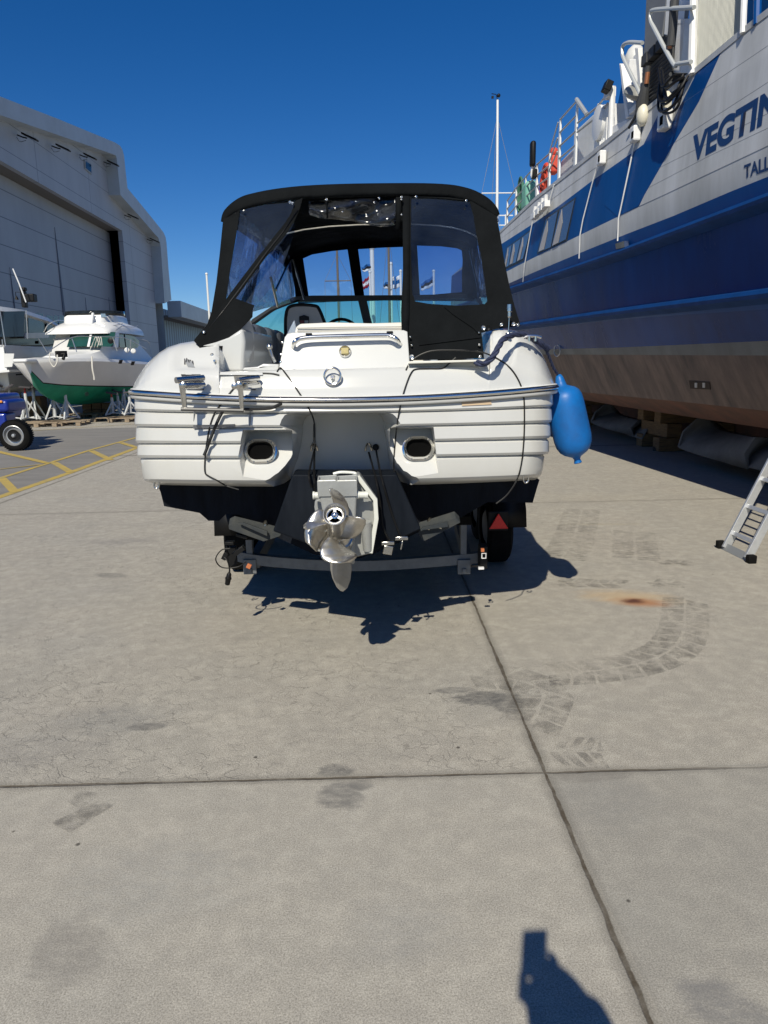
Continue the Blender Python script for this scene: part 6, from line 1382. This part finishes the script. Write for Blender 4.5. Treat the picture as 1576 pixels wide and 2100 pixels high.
# ================================================================== BOAT STANDS
sw = mat('stand_white', (.60,.61,.60), .5, col2=(.42,.43,.43), vscale=9); padm = mat('stand_pad', (.06,.055,.06), .8); redm = mat('red_screw', (.45,.03,.02), .5)
def make_stand(lab, h=1.15, pad_tilt=(.5, .3), leg=.38, padw=.34, loc=(0, 0, 0), rz=0.0, red=False):
    r0 = empty('boat_stand', loc, lab, 'boat stand', 'adjustable boat stands'); L0 = V(loc); Rz_ = Matrix.Rotation(rz, 3, 'Z')
    mb = MB(); mb.tube([L0+V((0, 0, .10)), L0+V((0, 0, h*.85))], .045, 10); mb.build('post', sw, r0)
    mb = MB(); mb.tube([L0+V((0, 0, h*.8)), L0+V((0, 0, h))], .028, 8); mb.build('screw', redm if red else sw, r0)
    for k in range(3):
        t = rz+2*pi*k/3; mb = MB(); mb.tube([L0+V((0, 0, h*.66)), L0+V((leg*cos(t), leg*sin(t), .05))], .028, 6); mb.build('leg', sw, r0)
        mb = MB(); mb.tube([L0+V((0, 0, .12)), L0+V((leg*.95*cos(t), leg*.95*sin(t), .07))], .022, 6); mb.build('brace', sw, r0)
    R_ = (Matrix.Rotation(pad_tilt[1], 3, 'Z') @ Matrix.Rotation(pad_tilt[0], 3, 'Y')); mb = MB(); mb.box(L0+V((0, 0, h+.03)), (padw, padw, .05), R_); mb.build('pad', padm, r0, smooth=False, bevel=.008)
    return r0
pallet_m = mat('pallet_wood', (.33,.25,.16), .8, col2=(.20,.16,.12), vscale=5)
def pallet(px, py, lab, dx=0, z=0):
    c0 = G(px, py); c0.z = z; r0 = empty('pallet', c0, lab, 'pallet', 'wooden pallets')
    for k in range(5): mb = MB(); mb.box(c0+V((0, -.4+.2*k, .13)), (1.3, .12, .022)); mb.build('deck_board', pallet_m, r0, smooth=False)
    for k in (-1, 0, 1):
        for j in (-1, 0, 1): mb = MB(); mb.box(c0+V((k*.55, j*.4, .06)), (.14, .12, .10)); mb.build('block', pallet_m, r0, smooth=False)
    return r0
pallet(88, 874, 'wooden pallet carrying boat stands nearest the blue vehicle'); pallet(136, 872, 'wooden pallet carrying boat stands in front of the green boat'); pallet(236, 863, 'wooden pallet at the left edge of the white cruiser'); pallet(270, 864, 'wooden pallet partly hidden behind the white cruiser'); pallet(172, 856, 'wooden pallet lying beside the timber blocks')
SL = [(116, 866, 793, (.55, .5), 0, 'left of the pair of boat stands in front of the green boat'), (141, 866, 797, (-.6, .2), .6, 'right of the pair of boat stands in front of the green boat'),
      (60, 868, 796, (.1, .4), .3, 'boat stand with the red screw collar left of the pair'), (76, 866, 795, (-.7, .4), 1.0, 'boat stand with its dark pad tilted right, next to the red-collared one'),
      (28, 868, 796, (-.6, .5), .2, 'boat stand with steep pad just right of the blue vehicle'), (6, 866, 790, (.5, .2), .8, 'boat stand at the left edge behind the blue vehicle'),
      (234, 857, 808, (.25, .2), .1, 'short boat stand with red collar nearest the white cruiser'), (246, 855, 805, (.3, .5), .9, 'short boat stand in the middle of the right group'),
      (259, 852, 773, (.6, .9), .4, 'tallest boat stand of the right group with its pad raised high'), (270, 857, 806, (-.1, .2), .2, 'short boat stand at the very edge of the white cruiser hull')]
for i, (x, y, yt, tl, rz, lab) in enumerate(SL):
    c0 = G(x, y+5); c0.z = .14; h = PY(x, yt, c0.y).z-.14; make_stand(lab, h, tl, .36 if h < 1.4 else .45, .32, c0, rz, i in (2, 6))
random.seed(21)
for i in range(5):
    c0 = G(18+i*29, 856-2*(i % 2)); make_stand(['dim boat stand in the shadow behind the blue vehicle', 'dim boat stand in the shadow, second row', 'dim boat stand in shadow behind the red-collared stand', 'dim boat stand in shadow behind the pair', 'dim boat stand in shadow under the green bow'][i], 1.2+.1*(i % 2), (.3, .2), .45, .3, c0, i)
def stack(px, py, lab):
    c0 = G(px, py); r0 = empty('timber_block_stack', c0, lab, 'timber blocks', 'timber keel blocks')
    for k in range(2):
        for j in range(3): mb = MB(); mb.box(c0+V(((j-1)*.36, 0, .12+.25*k)), (.33, .5, .23)); mb.build('timber', wood, r0, smooth=False, bevel=.012)
    return r0
stack(205, 853, 'stack of timber keel blocks under the green bow'); 
c0 = V((-12.8, 27, 0)); r0 = empty('timber_block_stack', c0, 'dark timber keel blocks under the pale cruiser', 'timber blocks', 'timber keel blocks')
for j in range(3): mb = MB(); mb.box(c0+V(((j-1)*1.0, 0, .4)), (.6, .6, .8)); mb.build('timber', wood, r0, smooth=False, bevel=.02)

# ================================================================== BLUE YARD VEHICLE (mostly out of frame)
bl = mat('vehicle_blue', (.008,.028,.26), .35, coat=.3, var=.1)
wc = G(32, 925); R_ = .335; wc = V((wc.x, wc.y, 0)); wY = wc.y
tv = empty('yard_tractor', (wc.x-1.0, wY+.6, 0), 'blue yard vehicle with a big lugged tyre cut off by the left edge', 'tractor')
def wheel(c, sgn=1):
    mb = MB(); mb.lathe(c+V((0, .12, 0)), V((0, -1, 0)), [(0, R_*.6), (0, R_*.9), (.02, R_*.97), (.06, R_), (.18, R_), (.22, R_*.97), (.24, R_*.90), (.245, R_*.72), (.24, R_*.64)], 48, caps=False); o = mb.build('wheel', rubber, tv, ang=40)
    mb = MB()
    for k in range(44):
        t = 2*pi*k/44; R2 = Matrix.Rotation(-t, 3, 'Y'); mb.box(c+V((0, .0, 0))+R2 @ V((R_*.985, 0, 0)), (.022, .23, .026), R2)
    mb.build('tread', rubber, o, smooth=False)
    mb = MB(); mb.lathe(c+V((0, -.125, 0)), V((0, 1, 0)), [(0, R_*.66), (-.005, R_*.62), (.02, R_*.58), (.05, R_*.52), (.06, R_*.3), (.03, R_*.28), (.02, R_*.12), (-.02, R_*.1), (-.03, 0)], 36, caps=False); mb.build('rim', mat('rim_grey', (.45,.46,.47), .35, .6, var=.2, vscale=20), o)
    mb = MB(); mb.lathe(c+V((0, -.115, 0)), V((0, 1, 0)), [(0, R_*.4), (.012, R_*.28), (.0, R_*.14)], 24, caps=False)
    for k in range(6): t = pi*k/3; mb.lathe(c+V((R_*.3*cos(t), -.09, R_*.3*sin(t))), V((0, -1, 0)), [(0, .012), (.02, .012), (.022, 0)], 6)
    mb.build('hub', blackp, o)
wheel(V((wc.x, wY+.12, R_))); wheel(V((wc.x-1.9, wY+.12, R_))); pass
mb = MB(); mb.box(V((wc.x-1.2, wY+.8, .95)), (1.7, 1.1, .55)); mb.build('body', bl, tv, bevel=.08, seg=4)
mb = MB(); mb.box(PY(8, 872, wY+.3), (.36, .5, .55)); mb.build('fender_leg', bl, tv, bevel=.05, seg=3)
mb = MB(); mb.box(PY(4, 832, wY+.3)+V((0, .2, 0)), (.50, .9, .26)); mb.build('bonnet_corner', bl, tv, bevel=.07, seg=4)
mb = MB(); mb.box(PY(7, 823, wY+.2)+V((0, -.17, 0)), (.13, .03, .05)); mb.build('indicator_lamp', mat('amber', (.75,.25,.03), .3, coat=.5), tv, bevel=.01)
mb = MB(); mb.box(V((wc.x-1.4, wY+.8, 1.6)), (.6, .9, .9)); mb.build('cab', wd, tv, bevel=.06)

# ================================================================== MASTS, FLAGPOLES
def pole(name, px, pyt, Y, r, m, lab, cat, group=None, lean=0.0):
    t = PY(px, pyt, Y); r0 = empty(name, (t.x+lean, Y, 0), lab, cat, group); mb = MB(); mb.tube([V((t.x+lean, Y, 0)), t], [r*1.25, r], 10); mb.build('pole', m, r0)
    mb = MB(); mb.sphere(t, r*1.5, 10); mb.build('finial', m, r0); return r0, t
pw = mat('pole_white', (.72,.73,.72), .4)
def flag(r0, P, stripes, m_list, depth=.02):
    """P: four corners in pixels (hoist top, fly top, fly bottom, hoist bottom)"""
    Y = r0.location.y; N = 10; rows_ = []; K = len(stripes)*3
    a, b, c, d = [PY(x, y, Y) for x, y in P]
    for i in range(K+1):
        u = i/K; l = a.lerp(d, u); r = b.lerp(c, u); rows_.append([l.lerp(r, j/N)+V((0, .12*sin(j*.9+i*.35), .03*sin(j*1.3))) for j in range(N+1)])
    mb = MB(); n = N+1; mb.add([p for q in rows_ for p in q], [])
    for i in range(K):
        for j in range(N): mb.f.append([i*n+j, i*n+j+1, (i+1)*n+j+1, (i+1)*n+j]); mb.mi.append(stripes[i//3] if not callable(stripes) else 0)
    return mb.build('flag', m_list, r0, ang=80, solid=.01)
fbl = mat('flag_blue', (.01,.12,.35), .7); fbk = mat('flag_black', (.01,.01,.012), .7); fwh = mat('flag_white', (.75,.75,.75), .7); frd = mat('flag_maroon', (.30,.01,.03), .7)
r0, t = pole('flagpole', 763, 508, 42, .12, pw, 'thickest white flagpole, seen through the middle window of the canopy', 'flagpole', 'flagpoles beyond the boat')
flag(r0, [(768, 536), (741, 548), (745, 558), (768, 553)], [0, 1, 2], [fbl, fbk, fwh])
r0, t = pole('flagpole', 759, 558, 40, .06, pw, 'thin white pole flying a maroon and white flag behind the canopy window', 'flagpole', 'flagpoles beyond the boat')
flag(r0, [(758, 566), (744, 577), (746, 594), (758, 588)], [0, 1, 0], [frd, fwh])
r0, t = pole('flagpole', 822, 556, 40, .06, pw, 'white pole flying the white flag with a blue cross, left of the canvas post', 'flagpole', 'flagpoles beyond the boat')
fl_ = flag(r0, [(821, 565), (799, 570), (799, 594), (821, 590)], [0, 1, 0], [fwh, fbl]); 
mb = MB(); Yf_ = 39.8; mb.add([PY(x, y, Yf_) for x, y in ((813, 566), (809, 567), (809, 593), (813, 592))], [(0,1,2,3)]); mb.build('cross_arm', fbl, fl_, solid=.01)
flag(r0, [(800, 575), (786, 582), (788, 592), (800, 592)], [0, 1, 2], [fbl, fbk, fwh])
r0, t = pole('flagpole', 802, 541, 40, .07, pw, 'bare white pole beside the brown mast behind the canopy', 'flagpole', 'flagpoles beyond the boat')
r0, t = pole('flagpole', 890, 556, 40, .06, pw, 'white pole with a blue, black and white flag in the right canopy window', 'flagpole', 'flagpoles beyond the boat')
flag(r0, [(889, 566), (863, 582), (864, 597), (889, 587)], [0, 1, 2], [fbl, fbk, fwh])
pole('flagpole', 424, 562, 55, .07, pw, 'plain white pole left of the canopy beside the low hangar wing', 'flagpole', 'flagpoles beyond the boat')
brn = mat('mast_brown', (.20,.15,.10), .6); wire = mat('rigging_wire', (.35,.36,.37), .4, .6)
def yacht(px, pyt, Y, r, m, lab, spread, wires, hl_, label_cat='sailing boat', lean=0, sp_y=None):
    t = PY(px, pyt, Y); x0 = t.x+lean; r0 = empty('sailing_yacht', (x0, Y, 0), lab, label_cat, 'sailing yachts ashore')
    mb = MB(); mb.tube([V((x0, Y, 1.6)), t], [r*1.15, r*.8], 10); mb.build('mast', m, r0)
    st = []
    for yy, k in ((-hl_, .05), (-hl_*.6, .6), (0, 1), (hl_*.6, .9), (hl_, .6)):
        st.append([V((x0-1.5*k, Y+yy, 1.75)), V((x0-1.3*k, Y+yy, 1.1)), V((x0, Y+yy, .7)), V((x0+1.3*k, Y+yy, 1.1)), V((x0+1.5*k, Y+yy, 1.75)), V((x0-1.5*k, Y+yy, 1.75))])
    loft('hull', wht, st, r0, 30)
    mb = MB(); mb.box(V((x0, Y, .45)), (.3, 1.6, .9)); mb.build('keel', antifoul, r0)
    for (z_, wdt) in spread:
        mb = MB(); mb.tube([V((x0-wdt, Y, z_)), V((x0+wdt, Y, z_))], .03, 6); mb.build('spreader', m, r0)
    for i, (dx1, zt2) in enumerate(wires):
        mb = MB(); ks = [V((t.x, Y, zt2))]
        for (z_, wdt) in sorted(spread, reverse=True):
            if z_ < zt2 and abs(dx1) > .5: ks.append(V((x0+(wdt if dx1 > 0 else -wdt), Y, z_)))
        ks.append(V((x0+dx1, Y+(3 if abs(dx1) < .5 else 0), 1.7))); mb.tube(ks, .011, 5); mb.build('shroud', wire, r0)
    return r0, t
zs = PY(1020, 396, 38).z; z1 = PY(1020, 240, 38).z
r0, t = yacht(1021, 205, 38, .07, pw, 'yacht with a tall white mast and rigging between the canopy and the ferry', [(zs, .85)], [(1.3, z1), (-1.3, z1), (.35, z1), (-.3, z1), (1.0, zs), (-1.0, zs)], 5, lean=.1)
mb = MB(); mb.tube([t, t+V((-.08, 0, .25)), t+V((-.3, 0, .28))], .02, 6); mb.sphere(t+V((.05, 0, .2)), .09); mb.box(t+V((-.25, 0, .12)), (.1, .1, .1)); mb.build('masthead_instruments', blackp, r0)
mb = MB()
for (y1, y2) in ((442, 442), (462, 462)): mb.tube([PY(1024, y1, 38), PY(1052, y2, 38)], .03, 6)
mb.tube([PY(1037, 440, 38), PY(1037, 470, 38)], .03, 6); mb.build('pushpit', pw, r0)
r0, t = yacht(691, 500, 40, .07, brn, 'yacht with a dim brown mast and spreaders seen through the left canopy window', [(PY(691, 576, 40).z, .7)], [(.75, 7.5), (-.75, 7.5), (.2, 7.5)], 4)
yacht(797, 490, 36, .07, brn, 'yacht with a plain brown mast next to the Finnish-style flag', [], [(.7, 8), (-.7, 8)], 4)
r0 = [o for o in bpy.data.objects if o.name.startswith('sailing_yacht')][-1]; r0['label'] = 'yacht with a plain brown mast beside the white and blue cross flag'

# ================================================================== PHOTOGRAPHER (behind the lens; only the shadow is in frame)
ph = empty('phone', (0, 0, 0), 'dark phone held upright in the photographer\'s hand', 'phone')
mb = MB(); mb.box(V((-.019, -.012, 1.7-.058)), (.076, .009, .155)); mb.build('case', blackp, ph, bevel=.006, seg=3)
mb = MB(); mb.box(V((-.019, -.0172, 1.7-.058)), (.070, .001, .148)); mb.build('screen', mat('screen_glass', (.01,.01,.012), .08), ph, smooth=False)
def skin_obj(name, chains, m, parent, sub=2):
    vs = []; es = []; rs = []; idx = {}
    for ch in chains:
        prev = None
        for (p, r) in ch:
            k = tuple(round(c, 4) for c in p)
            if k not in idx: idx[k] = len(vs); vs.append(V(p)); rs.append(r)
            if prev is not None and prev != idx[k]: es.append((prev, idx[k]))
            prev = idx[k]
    me = bpy.data.meshes.new(name); o0 = origin(parent) if parent else V(); me.from_pydata([v-o0 for v in vs], es, []); me.materials.append(m)
    o = bpy.data.objects.new(name, me); col.objects.link(o); o.parent = parent
    s_ = o.modifiers.new('k', 'SKIN'); u = o.modifiers.new('u', 'SUBSURF'); u.levels = u.render_levels = sub
    if not me.skin_vertices: bpy.context.view_layer.objects.active = o
    for i, sv in enumerate(me.skin_vertices[0].data): r = rs[i]; sv.radius = (r, r) if not isinstance(r, tuple) else r
    me.skin_vertices[0].data[0].use_root = True
    apply_mods(o); o.data.shade_smooth(); return o

DXP = -.012
per = empty('person', (.01, -.28, 0), 'person in dark jacket holding up a phone, whose shadow falls at the bottom right', 'person')
skn = mat('skin', (.50,.30,.22), .55); jk = mat('jacket_cloth', (.02,.025,.035), .85, bump=.2, bscale=12); tro = mat('trouser_cloth', (.03,.03,.035), .85); hairm = mat('hair_brown', (.05,.03,.02), .7, bump=.5, bscale=60)
sx = lambda p: (p[0]+DXP, p[1], p[2])
pel, ch_, nk, hd0, hd1 = [sx(p) for p in ((.10, -.36, .96), (.085, -.32, 1.26), (.065, -.27, 1.455), (.05, -.225, 1.53), (.045, -.205, 1.61))]
rs_, re_, rw = sx((.275, -.33, 1.38)), (.20, -.17, 1.33), (.080, -.055, 1.565); rp_ = (.034, -.040, 1.60)
ls_, le_, lw_ = sx((-.115, -.33, 1.38)), (-.02, -.22, 1.18), (-.002, -.080, 1.47); lp_ = (-.018, -.050, 1.54)
LX = .10+DXP
def leg_(s_): return [(pel, .10), ((LX+s_*.10, -.36, .88), .095), ((LX+s_*.11, -.35, .49), .062), ((LX+s_*.11, -.38, .09), .042), ((LX+s_*.12, -.24, .035), .035)]
def finger(a, pts, r=.0085): return [(a, .016)]+[(p, r*(1-.08*i)) for i, p in enumerate(pts)]
chains = [[(pel, .12), (ch_, .115), (nk, .05), (hd0, .06), (hd1, .085), (sx((.045, -.215, 1.66)), .06)], leg_(1), leg_(-1),
 [(ch_, .115), (rs_, .055), (re_, .040), (rw, .032), (rp_, .042), ((.006, -.05, 1.57), .044), (lp_, .042)], [(ch_, .115), (ls_, .055), (le_, .040), (lw_, .040), (lp_, .036)]]
body = skin_obj('body', chains, skn, per)
for i in range(4):
    z0 = 1.625-.021*i; skin_obj('finger', [[((.045, -.03, z0-.02), .010), ((.040, -.012, z0), .009), ((.028, .0035 if False else -.002, z0+.006), .0085), ((.0225, -.009, z0+.008), .0075)]], skn, per, 1)
skin_obj('thumb', [[((.045, -.035, 1.58), .012), ((.035, -.036, 1.61), .010), ((.012, -.030, 1.63), .009), ((-.005, -.027, 1.64), .008)]], skn, per, 1)
for i in range(4):
    z0 = 1.60-.021*i; skin_obj('finger', [[((-.030, -.035, z0-.05), .010), ((-.045+.004*i, -.030, z0-.035), .009), ((-.056, -.022, z0-.02), .0085), ((-.060, -.014, z0-.012), .0075)]], skn, per, 1)
for i in []: skin_obj('finger', [[((-.165+.0, -.225+.018*(i-1.5), .78), .010), ((-.163, -.222+.018*(i-1.5), .745), .009), ((-.155, -.215+.018*(i-1.5), .715+.006*abs(i-1.5)), .0085), ((-.143, -.212+.018*(i-1.5), .695+.006*abs(i-1.5)), .0075)]], skn, per, 1)
skin_obj('thumb', [[((-.020, -.04, 1.52), .012), ((-.010, -.036, 1.545), .010), ((-.002, -.030, 1.565), .009), ((.0, -.027, 1.58), .008)]], skn, per, 1)
skin_obj('jacket', [[((LX, -.36, .90), .135), (ch_, .14), (sx((.07, -.28, 1.43)), .075)], [(ch_, .14), (rs_, .07), (re_, .056), ((.088, -.062, 1.55), .060)], [(ch_, .14), (ls_, .07), (le_, .056), ((.0, -.095, 1.47), .062)]], jk, per)
skin_obj('trousers', [[((LX, -.36, .94), .125)]+[((p[0], p[1], p[2]), r+.018) for p, r in leg_(1)[1:4]], [((LX, -.36, .94), .125)]+[((p[0], p[1], p[2]), r+.018) for p, r in leg_(-1)[1:4]]], tro, per)
for s_ in (-1, 1):
    mb = MB(); mb.box((LX+s_*.115, -.30, .045), (.095, .28, .085)); mb.build('shoe', blackp, per, bevel=.035, seg=4)
mb = MB(); mb.sphere((.045+DXP, -.235, 1.62), .090, 20, (.86, 1.02, 1.05)); mb.build('hair', hairm, per)
mb = MB(); mb.sphere((.045+DXP, -.205, 1.585), .088, 20, (.80, .95, 1.2)); mb.sphere((.045+DXP, -.118, 1.58), .016, 10, (.8, 1.1, 1.3)); mb.sphere((.120+DXP, -.21, 1.58), .022, 10, (.4, .8, 1.3)); mb.sphere((-.030+DXP, -.21, 1.58), .022, 10, (.4, .8, 1.3)); mb.build('face', skn, per)
